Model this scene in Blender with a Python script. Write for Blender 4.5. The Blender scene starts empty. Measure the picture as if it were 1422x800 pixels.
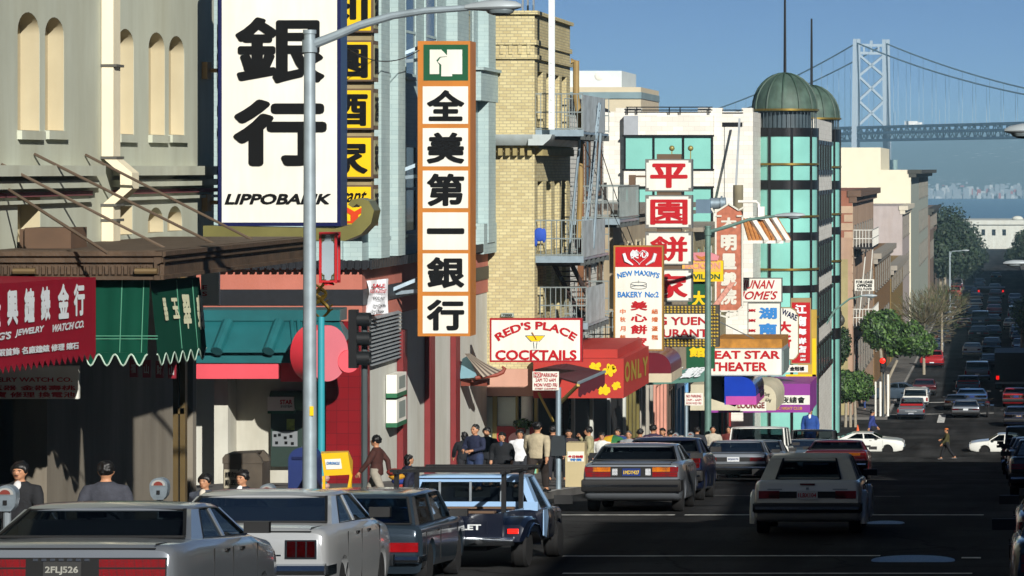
import bpy, bmesh, math, random
from mathutils import Vector, Matrix
sc = bpy.context.scene
COL = bpy.context.collection
R = math.radians
rnd = random.Random(7)
# ---------------------------------------------------------------- camera, sky, sun, exposure
F, VX, VY = 4500.0, 1390.0, 235.0          # focal length and vanishing point of the street, photo pixels
cam_d = bpy.data.cameras.new('camera'); cam = bpy.data.objects.new('camera', cam_d); COL.objects.link(cam)
cam_d.sensor_width = 36; cam_d.lens = F / 1422 * 36
cam_d.shift_x = -(VX - 711) / 1422; cam_d.shift_y = -(400 - VY) / 1422
cam_d.clip_start = 0.5; cam_d.clip_end = 30000
cam.location = (0, 0, 0); cam.rotation_euler = (R(90), 0, 0)
sc.camera = cam
SUN_AZ, SUN_EL = 26.0, 24.0                 # sun behind the camera, to the right, low
world = bpy.data.worlds.new('World'); sc.world = world; world.use_nodes = True
wn = world.node_tree; bg = wn.nodes['Background']
sky = wn.nodes.new('ShaderNodeTexSky'); sky.sky_type = 'NISHITA'; sky.sun_disc = False
sky.sun_elevation = R(SUN_EL); sky.sun_rotation = R(180 - SUN_AZ)
sky.air_density = 0.22; sky.dust_density = 0.0; sky.ozone_density = 4.0
wn.links.new(sky.outputs[0], bg.inputs[0]); bg.inputs[1].default_value = 0.05
sun_d = bpy.data.lights.new('sun', 'SUN'); sun = bpy.data.objects.new('sun', sun_d); COL.objects.link(sun)
sun_d.energy = 5.0; sun_d.angle = R(0.5); sun_d.color = (1.0, 0.965, 0.9)
sdir = Vector((math.sin(R(SUN_AZ)) * math.cos(R(SUN_EL)), -math.cos(R(SUN_AZ)) * math.cos(R(SUN_EL)), math.sin(R(SUN_EL))))
sun.rotation_euler = sdir.to_track_quat('Z', 'Y').to_euler(); sun.location = (20, -60, 60)
sc.view_settings.view_transform = 'Standard'; sc.view_settings.look = 'None'
sc.view_settings.exposure = 0.46; sc.view_settings.gamma = 1.0
sc.cycles.max_bounces = 6; sc.cycles.transparent_max_bounces = 10
sc.cycles.sample_clamp_indirect = 4.0; sc.cycles.volume_bounces = 0
# ---------------------------------------------------------------- helpers
def P(px, py, Y): return Vector(((px - VX) * Y / F, Y, (VY - py) * Y / F))
def PXx(px, Y): return (px - VX) * Y / F
def PZ(py, Y): return (VY - py) * Y / F
GP = [(-120, 8.4), (-80, 5), (0, -1.75), (26, -4.0), (34, -4.68), (42, -5.15), (46, -5.4), (50, -5.55), (62, -6.3), (82, -7.9), (120, -11.1), (150, -13.5),
      (165, -14.35), (190, -14.55), (250, -15.2), (400, -15.7), (520, -16.8), (850, -20.2), (1000, -22), (40000, -22)]
def gz(y):
    for (a, b), (c, d) in zip(GP, GP[1:]):
        if y <= c: return b + (d - b) * (y - a) / (c - a)
    return GP[-1][1]
KERB = 0.14
def wz(y): return gz(y) + KERB
def lin(h):
    h = h.lstrip('#'); o = []
    for i in (0, 2, 4):
        c = int(h[i:i+2], 16) / 255; o.append(c / 12.92 if c <= .04045 else ((c + .055) / 1.055) ** 2.4)
    return tuple(o)
MATS = {}
def _new(name):
    m = bpy.data.materials.new(name); m.use_nodes = True
    nt = m.node_tree; return m, nt, nt.nodes['Principled BSDF']
def _scale(c, k): return tuple(min(1, x * k) for x in c) + (1,)
def wallvec(nt):
    tc = nt.nodes.new('ShaderNodeTexCoord'); s = nt.nodes.new('ShaderNodeSeparateXYZ'); nt.links.new(tc.outputs['Object'], s.inputs[0])
    a = nt.nodes.new('ShaderNodeMath'); nt.links.new(s.outputs[0], a.inputs[0]); nt.links.new(s.outputs[1], a.inputs[1])
    c = nt.nodes.new('ShaderNodeCombineXYZ'); nt.links.new(a.outputs[0], c.inputs[0]); nt.links.new(s.outputs[2], c.inputs[1])
    return tc, c
def mat(name, h, rough=.65, metal=0., var=.12, scale=1.5, bump=0., bscale=18., spec=.4, streak=0., coat=0., emit=0.):
    if name in MATS: return MATS[name]
    m, nt, b = _new(name); c = lin(h) if isinstance(h, str) else h
    b.inputs['Roughness'].default_value = rough; b.inputs['Metallic'].default_value = metal
    b.inputs['Specular IOR Level'].default_value = spec
    if coat: b.inputs['Coat Weight'].default_value = coat; b.inputs['Coat Roughness'].default_value = .08
    tc = nt.nodes.new('ShaderNodeTexCoord')
    n = nt.nodes.new('ShaderNodeTexNoise'); n.inputs['Scale'].default_value = scale; n.inputs['Detail'].default_value = 6
    nt.links.new(tc.outputs['Object'], n.inputs['Vector'])
    r = nt.nodes.new('ShaderNodeValToRGB'); r.color_ramp.elements[0].position = .3; r.color_ramp.elements[1].position = .7
    r.color_ramp.elements[0].color = _scale(c, 1 - var); r.color_ramp.elements[1].color = _scale(c, 1 + var)
    nt.links.new(n.outputs['Fac'], r.inputs[0]); out = r.outputs[0]
    if streak:
        mp = nt.nodes.new('ShaderNodeMapping'); mp.inputs['Scale'].default_value = (.8, .8, .13)
        nt.links.new(tc.outputs['Object'], mp.inputs[0])
        n2 = nt.nodes.new('ShaderNodeTexNoise'); n2.inputs['Scale'].default_value = 1.6; n2.inputs['Detail'].default_value = 8; n2.inputs['Roughness'].default_value = .65
        nt.links.new(mp.outputs[0], n2.inputs['Vector'])
        r2 = nt.nodes.new('ShaderNodeValToRGB'); r2.color_ramp.elements[0].position = .35; r2.color_ramp.elements[1].position = .62
        k = 1 - streak; r2.color_ramp.elements[0].color = (k, k * .97, k * .92, 1); r2.color_ramp.elements[1].color = (1, 1, 1, 1)
        nt.links.new(n2.outputs['Fac'], r2.inputs[0])
        mx = nt.nodes.new('ShaderNodeMixRGB'); mx.blend_type = 'MULTIPLY'; mx.inputs[0].default_value = 1
        nt.links.new(out, mx.inputs[1]); nt.links.new(r2.outputs[0], mx.inputs[2]); out = mx.outputs[0]
    nt.links.new(out, b.inputs['Base Color'])
    if emit:
        nt.links.new(out, b.inputs['Emission Color']); b.inputs['Emission Strength'].default_value = emit
    if bump:
        n3 = nt.nodes.new('ShaderNodeTexNoise'); n3.inputs['Scale'].default_value = bscale; n3.inputs['Detail'].default_value = 4
        nt.links.new(tc.outputs['Object'], n3.inputs['Vector'])
        bp = nt.nodes.new('ShaderNodeBump'); bp.inputs['Strength'].default_value = bump; bp.inputs['Distance'].default_value = .03
        nt.links.new(n3.outputs['Fac'], bp.inputs['Height']); nt.links.new(bp.outputs[0], b.inputs['Normal'])
    MATS[name] = m; return m
def brick(name, h1, h2, hm, w, hgt, mortar=.012, rough=.8, offs=.5, bump=.4, streak=.12):
    if name in MATS: return MATS[name]
    m, nt, b = _new(name); b.inputs['Roughness'].default_value = rough; b.inputs['Specular IOR Level'].default_value = .25
    tc, v = wallvec(nt)
    t = nt.nodes.new('ShaderNodeTexBrick'); nt.links.new(v.outputs[0], t.inputs['Vector'])
    t.inputs['Color1'].default_value = lin(h1) + (1,); t.inputs['Color2'].default_value = lin(h2) + (1,); t.inputs['Mortar'].default_value = lin(hm) + (1,)
    t.inputs['Scale'].default_value = 1; t.inputs['Brick Width'].default_value = w; t.inputs['Row Height'].default_value = hgt
    t.inputs['Mortar Size'].default_value = mortar; t.inputs['Mortar Smooth'].default_value = .3; t.offset = offs; t.inputs['Bias'].default_value = -.1
    n = nt.nodes.new('ShaderNodeTexNoise'); n.inputs['Scale'].default_value = .8; n.inputs['Detail'].default_value = 7; nt.links.new(tc.outputs['Object'], n.inputs['Vector'])
    r = nt.nodes.new('ShaderNodeValToRGB'); r.color_ramp.elements[0].position = .3; r.color_ramp.elements[1].position = .65
    k = 1 - streak; r.color_ramp.elements[0].color = (k, k, k, 1); r.color_ramp.elements[1].color = (1, 1, 1, 1); nt.links.new(n.outputs['Fac'], r.inputs[0])
    mx = nt.nodes.new('ShaderNodeMixRGB'); mx.blend_type = 'MULTIPLY'; mx.inputs[0].default_value = 1
    nt.links.new(t.outputs['Color'], mx.inputs[1]); nt.links.new(r.outputs[0], mx.inputs[2]); nt.links.new(mx.outputs[0], b.inputs['Base Color'])
    bp = nt.nodes.new('ShaderNodeBump'); bp.inputs['Strength'].default_value = bump; bp.inputs['Distance'].default_value = .02; bp.invert = True
    nt.links.new(t.outputs['Fac'], bp.inputs['Height']); nt.links.new(bp.outputs[0], b.inputs['Normal'])
    MATS[name] = m; return m
def glassmat(name, tint, refl=.12, trans=.75):
    if name in MATS: return MATS[name]
    m = bpy.data.materials.new(name); m.use_nodes = True; nt = m.node_tree; nt.nodes.clear()
    o = nt.nodes.new('ShaderNodeOutputMaterial'); mix = nt.nodes.new('ShaderNodeMixShader'); tr = nt.nodes.new('ShaderNodeBsdfTransparent')
    gl = nt.nodes.new('ShaderNodeBsdfGlossy'); gl.inputs['Roughness'].default_value = .03
    tr.inputs[0].default_value = tuple(trans * x for x in lin(tint)) + (1,)
    f = nt.nodes.new('ShaderNodeFresnel'); f.inputs[0].default_value = 1.35
    a = nt.nodes.new('ShaderNodeMath'); a.operation = 'ADD'; a.operation = 'MULTIPLY_ADD'; a.inputs[1].default_value = .55; a.inputs[2].default_value = refl; a.use_clamp = True
    nt.links.new(f.outputs[0], a.inputs[0]); nt.links.new(a.outputs[0], mix.inputs[0]); nt.links.new(tr.outputs[0], mix.inputs[1]); nt.links.new(gl.outputs[0], mix.inputs[2])
    nt.links.new(mix.outputs[0], o.inputs[0]); MATS[name] = m; return m
WL = {}
class MB:
    def __init__(s): s.v = []; s.f = []; s.mi = []; s.k = 0
    def add(s, vs, fs):
        o = len(s.v); s.v += [Vector(v) for v in vs]; s.f += [tuple(i + o for i in f) for f in fs]; s.mi += [s.k] * len(fs); return s
    def box(s, x0, x1, y0, y1, z0, z1):
        return s.add([(x0,y0,z0),(x1,y0,z0),(x1,y1,z0),(x0,y1,z0),(x0,y0,z1),(x1,y0,z1),(x1,y1,z1),(x0,y1,z1)],
                     [(0,3,2,1),(4,5,6,7),(0,1,5,4),(1,2,6,5),(2,3,7,6),(3,0,4,7)])
    def quad(s, *p): return s.add(p, [tuple(range(len(p)))])
    def prism(s, pts, ax, a0, a1):
        n = len(pts)
        f3 = {'x': lambda p, a: (a, p[0], p[1]), 'y': lambda p, a: (p[0], a, p[1]), 'z': lambda p, a: (p[0], p[1], a)}[ax]
        return s.add([f3(p, a0) for p in pts] + [f3(p, a1) for p in pts], [tuple(range(n)), tuple(range(2*n-1, n-1, -1))] + [(i, i+n, (i+1) % n + n, (i+1) % n) for i in range(n)])
    def loft(s, rings, cap=True):
        n = len(rings[0]); o = len(s.v); s.v += [Vector(p) for r in rings for p in r]; fs = []
        for k in range(len(rings) - 1):
            for i in range(n):
                j = (i + 1) % n; fs.append((o+k*n+i, o+k*n+j, o+(k+1)*n+j, o+(k+1)*n+i))
        if cap: fs += [tuple(o + i for i in range(n-1, -1, -1)), tuple(o + (len(rings)-1)*n + i for i in range(n))]
        s.f += fs; s.mi += [s.k] * len(fs); return s
    def tube(s, pts, r, n=8, cap=True):
        pts = [Vector(p) for p in pts]; rs = r if isinstance(r, (list, tuple)) else [r] * len(pts)
        rings = []; up = None
        for i, p in enumerate(pts):
            t = (pts[min(i+1, len(pts)-1)] - pts[max(i-1, 0)])
            t = t.normalized() if t.length > 1e-9 else Vector((0,0,1))
            if up is None or abs(up.dot(t)) > .98:
                up = Vector((0,0,1)) if abs(t.z) < .9 else Vector((0,1,0))
            a = t.cross(up).normalized(); b = a.cross(t).normalized(); up = b
            rings.append([p + (a * math.cos(q) + b * math.sin(q)) * rs[i] for q in [2*math.pi*k/n for k in range(n)]])
        return s.loft(rings, cap)
    def cyl(s, p, q, r, n=16, r2=None): return s.tube([p, q], [r, r if r2 is None else r2], n)
    def bar(s, p, q, w, h=None):
        p, q = Vector(p), Vector(q); h = h or w; t = (q - p).normalized()
        up = Vector((0,0,1)) if abs(t.z) < .95 else Vector((0,1,0))
        a = t.cross(up).normalized() * w / 2; b = a.cross(t).normalized() * h / 2
        return s.loft([[p-a-b, p+a-b, p+a+b, p-a+b], [q-a-b, q+a-b, q+a+b, q-a+b]])
    def lathe(s, prof, c=(0,0,0), n=20, ax='z'):
        c = Vector(c); rings = []
        for r, z in prof:
            r = max(r, .0005)
            rings.append([c + (Vector((r*math.cos(q), r*math.sin(q), z)) if ax == 'z' else Vector((r*math.cos(q), z, r*math.sin(q))) if ax == 'y' else Vector((z, r*math.cos(q), r*math.sin(q)))) for q in [2*math.pi*k/n for k in range(n)]])
        return s.loft(rings)
    def ell(s, c, r, n=12, m=8, rot=None):
        c = Vector(c); rings = []
        for i in range(m + 1):
            t = math.pi * (i / m); t = min(max(t, .04), math.pi - .04)
            ring = []
            for k in range(n):
                q = 2*math.pi*k/n; v = Vector((r[0]*math.sin(t)*math.cos(q), r[1]*math.sin(t)*math.sin(q), -r[2]*math.cos(t)))
                if rot: v = rot @ v
                ring.append(c + v)
            rings.append(ring)
        return s.loft(rings)
    def mesh(s, name, mats, ang=35, recalc=True, off=Vector((0,0,0))):
        me = bpy.data.meshes.new(name); me.from_pydata([tuple(v - off) for v in s.v], [], s.f)
        for m in (mats if isinstance(mats, (list, tuple)) else [mats]): me.materials.append(m)
        if max(s.mi, default=0) > 0: me.polygons.foreach_set('material_index', s.mi)
        if recalc:
            bm = bmesh.new(); bm.from_mesh(me); bmesh.ops.recalc_face_normals(bm, faces=bm.faces); bm.to_mesh(me); bm.free()
        if ang: me.polygons.foreach_set('use_smooth', [True] * len(me.polygons)); me.set_sharp_from_angle(angle=R(ang))
        me.update(); return me
    def build(s, name, mats, parent=None, label=None, local=False, ang=35, recalc=True):
        if parent is None:
            xs = [v.x for v in s.v]; ys = [v.y for v in s.v]; zs = [v.z for v in s.v]
            off = Vector(((min(xs)+max(xs))/2, (min(ys)+max(ys))/2, min(zs)))
        else: off = Vector((0,0,0)) if local else WL[parent.name]
        o = bpy.data.objects.new(name, s.mesh(name, mats, ang, recalc, off)); COL.objects.link(o)
        if parent is None: o.location = off
        else: o.parent = parent
        WL[o.name] = off
        if label: o['label'] = label
        return o
def tag(o, label, cat, group=None):
    o['label'] = label; o['category'] = cat
    if group: o['group'] = group
    return o
def thing(name, label, cat, loc, group=None):
    o = bpy.data.objects.new(name, None); COL.objects.link(o); o.location = loc; o.empty_display_size = .2
    WL[o.name] = Vector(loc); return tag(o, label, cat, group)
def struct(name, mb, m, **k):
    o = mb.build(name, m, **k); o['kind'] = 'structure'; return o
def boolean_cut(o, cutter, flat=True):
    tmp = bpy.data.scenes.new('tmp'); c = bpy.data.objects.new('c', cutter.mesh('c', o.data.materials[0], 0, True, WL[o.name]))
    w = bpy.data.objects.new('w', o.data); tmp.collection.objects.link(w); tmp.collection.objects.link(c)
    md = w.modifiers.new('b', 'BOOLEAN'); md.operation = 'DIFFERENCE'; md.object = c; md.solver = 'EXACT'
    vl = tmp.view_layers[0]; vl.update(); me = bpy.data.meshes.new_from_object(w.evaluated_get(vl.depsgraph))
    me.name = o.data.name; o.data = me
    bpy.data.objects.remove(w); bpy.data.objects.remove(c); bpy.data.scenes.remove(tmp)
    if flat: me.polygons.foreach_set('use_smooth', [False] * len(me.polygons))
    else: me.polygons.foreach_set('use_smooth', [True] * len(me.polygons)); me.set_sharp_from_angle(angle=R(35))
    me.update()
def remeshed(mb, vox, smooth=4):
    tmp = bpy.data.scenes.new('tmp'); w = bpy.data.objects.new('w', mb.mesh('w', MATS['skin'], 0)); tmp.collection.objects.link(w)
    md = w.modifiers.new('r', 'REMESH'); md.mode = 'VOXEL'; md.voxel_size = vox
    if smooth: s = w.modifiers.new('s', 'SMOOTH'); s.factor = .5; s.iterations = smooth
    vl = tmp.view_layers[0]; vl.update(); me = bpy.data.meshes.new_from_object(w.evaluated_get(vl.depsgraph))
    bpy.data.objects.remove(w); bpy.data.scenes.remove(tmp)
    me.materials.clear(); me.polygons.foreach_set('use_smooth', [True] * len(me.polygons)); return me
# ---------------------------------------------------------------- lettering
TXT = {}
def glyphs(s, bold=0., res=3):
    """filled letters of unit bounding box; bold adds a round-cornered outline of that half width"""
    k = (s, bold)
    if k in TXT: return TXT[k]
    cu = bpy.data.curves.new('t', 'FONT'); cu.body = s; cu.resolution_u = res; cu.fill_mode = 'FRONT'
    ob = bpy.data.objects.new('t', cu); me = ob.to_mesh()
    vs = [(v.co.x, v.co.y, 0.) for v in me.vertices]; fs = [tuple(p.vertices) for p in me.polygons]; ob.to_mesh_clear()
    bpy.data.objects.remove(ob); bpy.data.curves.remove(cu)
    if bold > 0:
        cnt = {}
        for f in fs:
            for i in range(len(f)): e = tuple(sorted((f[i], f[(i+1) % len(f)]))); cnt[e] = cnt.get(e, 0) + 1
        q = 0; base = list(vs); used = set()
        for (i, j), c in cnt.items():
            if c != 1: continue
            (ax, ay, _), (bx, by, _) = base[i], base[j]; dx, dy = bx-ax, by-ay; l = math.hypot(dx, dy)
            if l < 1e-6: continue
            nx, ny = -dy/l*bold, dx/l*bold; q += 1; z = .0004 + .00006*(q % 160); o = len(vs)
            vs += [(ax-nx, ay-ny, z), (bx-nx, by-ny, z), (bx+nx, by+ny, z), (ax+nx, ay+ny, z)]; fs.append((o, o+1, o+2, o+3))
            for w in (i, j):
                if w in used: continue
                used.add(w); q += 1; z = .0004 + .00006*(q % 160); o = len(vs); x, y, _ = base[w]
                vs += [(x+bold*math.cos(t), y+bold*math.sin(t), z) for t in [2*math.pi*m/8 for m in range(8)]]; fs.append(tuple(range(o, o+8)))
    x0 = min(v[0] for v in vs); x1 = max(v[0] for v in vs); y0 = min(v[1] for v in vs); y1 = max(v[1] for v in vs)
    TXT[k] = ([((v[0]-x0)/(x1-x0), (v[1]-y0)/max(1e-6, y1-y0), v[2]) for v in vs], fs); return TXT[k]
def put(mb, s, bl, br, tl, bold=.02, shear=0., bend=0., lift=.012):
    """letters fitted into the parallelogram bl-br-tl, lifted along its normal"""
    bl, br, tl = Vector(bl), Vector(br), Vector(tl); u = br - bl; v = tl - bl; n = u.cross(v).normalized()
    vs, fs = glyphs(s, bold)
    if bend:   # arched: letters follow a low circle arc
        out = []
        for a, b, l in vs:
            t = (a - .5) * 2; ang = t * bend; rad = (u.length/2) / math.sin(bend)
            hb = v.length * .48; rr = rad - v.length * .0 
            x = (rad + (b - 1) * hb) * math.sin(ang); y = (rad + (b - 1) * hb) * math.cos(ang) - rad
            out.append(bl + u * .5 + u.normalized() * x + v + v.normalized() * y + n * (lift + l))
        return mb.add(out, fs)
    return mb.add([bl + u * (a * (1 - abs(shear)) + (b if shear >= 0 else 1 - b) * abs(shear)) + v * b + n * (lift + l) for a, b, l in vs], fs)
def lettering(parent, items, m, Y=None, name='lettering', lift=.012):
    """items: (text, x0, y0, x1, y1[, bold, shear, bend]) in photo pixels on the plane at depth Y"""
    mb = MB()
    for it in items:
        s, x0, y0, x1, y1 = it[:5]; b = it[5] if len(it) > 5 else .02; sh = it[6] if len(it) > 6 else 0; be = it[7] if len(it) > 7 else 0
        put(mb, s, P(x0, y1, Y), P(x1, y1, Y), P(x0, y0, Y), b, sh, be, lift)
    return mb.build(name, m, parent, ang=0, recalc=False)
def pbox(mb, x0, y0, x1, y1, Y, depth): 
    a = P(x0, y1, Y); b = P(x1, y0, Y); return mb.box(a.x, b.x, Y, Y + depth, a.z, b.z)
def signbox(name, label, px, Y, depth, casing, face, border=3, group=None, cat='sign', faces=None):
    x0, y0, x1, y1 = px; base = P((x0 + x1) / 2, y1, Y)
    t = thing(name, label, cat, base, group)
    pbox(MB(), x0, y0, x1, y1, Y, depth).build('casing', casing, t)
    for fx in (faces or [(x0 + border, y0 + border, x1 - border, y1 - border, face)]):
        fm = MB(); pbox(fm, fx[0], fx[1], fx[2], fx[3], Y - .005, .02); fm.build('face_panel', fx[4], t)
    return t
def pipe(parent, name, pts, r, m, n=8): return MB().tube(pts, r, n).build(name, m, parent)

def split_parts(o, limit=100):
    """give every separate piece of a part a mesh object of its own"""
    bm = bmesh.new(); bm.from_mesh(o.data); seen = set(); isl = []
    for v in bm.verts:
        if v.index in seen: continue
        st = [v]; seen.add(v.index); cur = []
        while st:
            a = st.pop(); cur.append(a.index)
            for e in a.link_edges:
                b = e.other_vert(a)
                if b.index not in seen: seen.add(b.index); st.append(b)
        isl.append(set(cur))
    bm.free()
    if len(isl) < 2 or len(isl) > limit: return [o]
    me = o.data; pol = [(tuple(p.vertices), p.material_index, p.use_smooth) for p in me.polygons]; vs = [tuple(v.co) for v in me.vertices]; res = []; nm = o.name.split('.')[0]
    for k, s_ in enumerate(isl):
        ids = sorted(s_); mp_ = {i: j for j, i in enumerate(ids)}; m2 = bpy.data.meshes.new(nm); fl = [p for p in pol if p[0][0] in s_]
        m2.from_pydata([vs[i] for i in ids], [], [[mp_[i] for i in p[0]] for p in fl])
        for m in me.materials: m2.materials.append(m)
        m2.polygons.foreach_set('material_index', [p[1] for p in fl]); m2.polygons.foreach_set('use_smooth', [p[2] for p in fl]); m2.set_sharp_from_angle(angle=R(35)); m2.update()
        if k == 0: o.data = m2; res.append(o)
        else: n_ = bpy.data.objects.new(nm, m2); COL.objects.link(n_); n_.parent = o.parent; res.append(n_)
    return res
def haze_box():
    m = MB().box(-6300, 6300, -150, 8200, -46.5, 130); o = m.build('haze', mat('haze_air', '#ffffff'), ang=0); o['kind'] = 'stuff'; o['label'] = 'thin pale blue haze over the bay and the far hills'; o['category'] = 'haze'
    h = bpy.data.materials.new('haze_volume'); h.use_nodes = True; nt = h.node_tree; nt.nodes.clear(); out = nt.nodes.new('ShaderNodeOutputMaterial'); v = nt.nodes.new('ShaderNodeVolumePrincipled')
    v.inputs['Color'].default_value = (.44, .77, 1, 1); v.inputs['Density'].default_value = HAZE; v.inputs['Anisotropy'].default_value = 0; nt.links.new(v.outputs[0], out.inputs['Volume'])
    o.data.materials[0] = h
HAZE = 2.1e-4
# ---------------------------------------------------------------- materials of the setting
mat('skin', '#a97a5c', .55, var=.05)
ASPH, nt, b = _new('asphalt'); b.inputs['Roughness'].default_value = .9; b.inputs['Specular IOR Level'].default_value = .04
tc = nt.nodes.new('ShaderNodeTexCoord')
def _noise(sc_, det, mapsc=None):
    n = nt.nodes.new('ShaderNodeTexNoise'); n.inputs['Scale'].default_value = sc_; n.inputs['Detail'].default_value = det
    if mapsc: mp = nt.nodes.new('ShaderNodeMapping'); mp.inputs['Scale'].default_value = mapsc; nt.links.new(tc.outputs['Object'], mp.inputs[0]); nt.links.new(mp.outputs[0], n.inputs['Vector'])
    else: nt.links.new(tc.outputs['Object'], n.inputs['Vector'])
    return n
def _ramp(src, p0, c0, p1, c1):
    r = nt.nodes.new('ShaderNodeValToRGB'); r.color_ramp.elements[0].position = p0; r.color_ramp.elements[1].position = p1; r.color_ramp.elements[0].color = (c0,)*3+(1,); r.color_ramp.elements[1].color = (c1,)*3+(1,); nt.links.new(src, r.inputs[0]); return r
def _mul(a, c_):
    m = nt.nodes.new('ShaderNodeMixRGB'); m.blend_type = 'MULTIPLY'; m.inputs[0].default_value = 1; nt.links.new(a, m.inputs[1]); nt.links.new(c_, m.inputs[2]); return m
grain = _ramp(_noise(30, 3).outputs['Fac'], .35, .026, .7, .044); patch = _ramp(_noise(.22, 3).outputs['Fac'], .44, .72, .56, 1.25); lane = _ramp(_noise(1.0, 4, (1.1, .05, 1)).outputs['Fac'], .38, .6, .62, 1.15)
vo = nt.nodes.new('ShaderNodeTexVoronoi'); vo.feature = 'DISTANCE_TO_EDGE'; vo.inputs['Scale'].default_value = .35; wn_ = _noise(1.2, 4); ad = nt.nodes.new('ShaderNodeMixRGB'); ad.inputs[0].default_value = .35; nt.links.new(tc.outputs['Object'], ad.inputs[1]); nt.links.new(wn_.outputs['Color'], ad.inputs[2]); nt.links.new(ad.outputs[0], vo.inputs['Vector'])
crack = _ramp(vo.outputs['Distance'], .0, .35, .012, 1); spots = _ramp(_noise(2.4, 2).outputs['Fac'], .26, .4, .34, 1)
o_ = _mul(_mul(_mul(_mul(grain.outputs[0], patch.outputs[0]).outputs[0], lane.outputs[0]).outputs[0], crack.outputs[0]).outputs[0], spots.outputs[0]); nt.links.new(o_.outputs[0], b.inputs['Base Color'])
bp = nt.nodes.new('ShaderNodeBump'); bp.inputs['Strength'].default_value = .3; bp.inputs['Distance'].default_value = .01; nt.links.new(_noise(60, 2).outputs['Fac'], bp.inputs['Height']); nt.links.new(bp.outputs[0], b.inputs['Normal'])
WALK = mat('pavement', '#5f5d5a', .9, var=.25, scale=.8, bump=.2, bscale=30, spec=.08)
EARTH = mat('ground', '#5b574f', .95, var=.3, scale=.05)
PAINT = mat('road_paint', '#c4c4bf', .8, var=.42, scale=5, spec=.1)
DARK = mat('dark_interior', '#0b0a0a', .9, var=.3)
BLACKM = mat('black_metal', '#121214', .45, var=.2)
GALV = mat('galvanised', '#8fa0aa', .45, .55, var=.12, scale=6)
GREYM = mat('grey_metal', '#7a8288', .5, .3, var=.15, scale=4)
WHITE = mat('white_paint', '#dcdcd4', .55, var=.06, scale=2, streak=.12)
WGLASS = mat('window_glass', '#1a2228', .08, var=.4, scale=.7, spec=.8)
# ---------------------------------------------------------------- ground, road, pavements
def strip(x0, x1, ys, dz=0., mb=None, nx=1, skirt=None):
    mb = mb or MB(); n = len(ys)
    for i in range(n - 1):
        for k in range(nx):
            a = x0 + (x1-x0)*k/nx; b = x0 + (x1-x0)*(k+1)/nx
            mb.quad((a, ys[i], gz(ys[i])+dz), (b, ys[i], gz(ys[i])+dz), (b, ys[i+1], gz(ys[i+1])+dz), (a, ys[i+1], gz(ys[i+1])+dz))
    return mb
def yr(a, b, st=2.0):
    n = max(1, int((b-a)/st)); return [a + (b-a)*i/n for i in range(n+1)]
g = strip(-600, 600, [-130] + yr(-118, 200, 3) + yr(210, 860, 20) + [880], -.06)
g.quad((-600, 880, gz(880)-.06), (600, 880, gz(880)-.06), (600, 890, -40), (-600, 890, -40))
struct('ground', g, EARTH, ang=60)
rd = strip(-8.6, 3.4, yr(-115, 200, 2) + yr(205, 850, 10))
struct('road', rd, ASPH, ang=60)
cs = MB()
cs.quad((-90, 155, gz(155)-.02), (90, 155, gz(155)-.02), (90, 187, gz(187)-.02), (-90, 187, gz(187)-.02))
for a_, b_ in ((44, 50), (50, 57.6)): cs.quad((-60, a_, gz(a_)-.001), (-8.6, a_, gz(a_)-.001), (-8.6, b_, gz(b_)-.001), (-60, b_, gz(b_)-.001))
struct('cross_street', cs, ASPH, ang=60)
def pavement(x0, x1, a, b, kerbx):
    ys = yr(a, b, 2.5); mb = strip(x0, x1, ys, KERB)
    for i in range(len(ys)-1):
        mb.quad((kerbx, ys[i], gz(ys[i])-.05), (kerbx, ys[i+1], gz(ys[i+1])-.05), (kerbx, ys[i+1], gz(ys[i+1])+KERB), (kerbx, ys[i], gz(ys[i])+KERB))
    for y in (a, b): mb.quad((x0, y, gz(y)-.05), (x1, y, gz(y)-.05), (x1, y, gz(y)+KERB), (x0, y, gz(y)+KERB))
    struct('pavement', mb, WALK, ang=0)
pavement(-17, -8.6, -100, 44, -8.6); pavement(-17, -8.6, 57.5, 154, -8.6); pavement(-12, -6.6, 188, 700, -6.6)
pavement(3.4, 6.6, -100, 154, 3.4); pavement(3.4, 7, 188, 700, 3.4)
KERBM = mat('kerb_stone', '#8f8d88', .8, var=.2)
for kx0, kx1, a, b in ((-8.75, -8.595, -60, 44), (-8.75, -8.595, 57.5, 154), (-6.75, -6.595, 188, 500)):
    struct('kerb', strip(kx0, kx1, yr(a, b, 2.5), KERB + .004), KERBM, ang=0)
def Yg(py, px=1200):
    y = 18.0
    while y < 600:
        if VY - gz(y) * F / y <= py: return y
        y += .05
    return y
mk = MB()
def hline(x0, x1, py, w, py2=None):
    y = Yg(py); y2 = Yg(py2) if py2 else y
    a, b = PXx(x0, y), PXx(x1, y2)
    mk.quad((a, y, gz(y)+.006), (b, y2, gz(y2)+.006), (b, y2+w, gz(y2+w)+.006), (a, y+w, gz(y+w)+.006))
hline(770, 936, 716, .24); hline(950, 1366, 716, .24)
hline(780, 1222, 773.5, .2, 773); hline(1335, 1362, 776, .3); hline(780, 1350, 797.5, .17)
hline(950, 1250, 688, .12, 690); hline(1000, 1230, 661, .12)
hline(1222, 1300, 627, .2, 628); hline(1256, 1302, 610, .3)
hline(1200, 1380, 577, .35, 574)
hline(1205, 1330, 561.5, .5, 558.5)
def bar2(p, q, w):
    (ax, ay), (bx, by) = p, q
    y0, y1 = Yg(ay), Yg(by); a, b = PXx(ax, y0), PXx(bx, y1)
    mk.quad((a-w/2, y0, gz(y0)+.007), (a+w/2, y0, gz(y0)+.007), (b+w/2, y1, gz(y1)+.007), (b-w/2, y1, gz(y1)+.007))
bar2((1301, 606), (1309, 576), .42); bar2((1149, 577), (1163, 564), .42); bar2((1220, 573), (1231, 563), .42)
struct('road_markings', mk, PAINT, ang=0, recalc=False)
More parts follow.
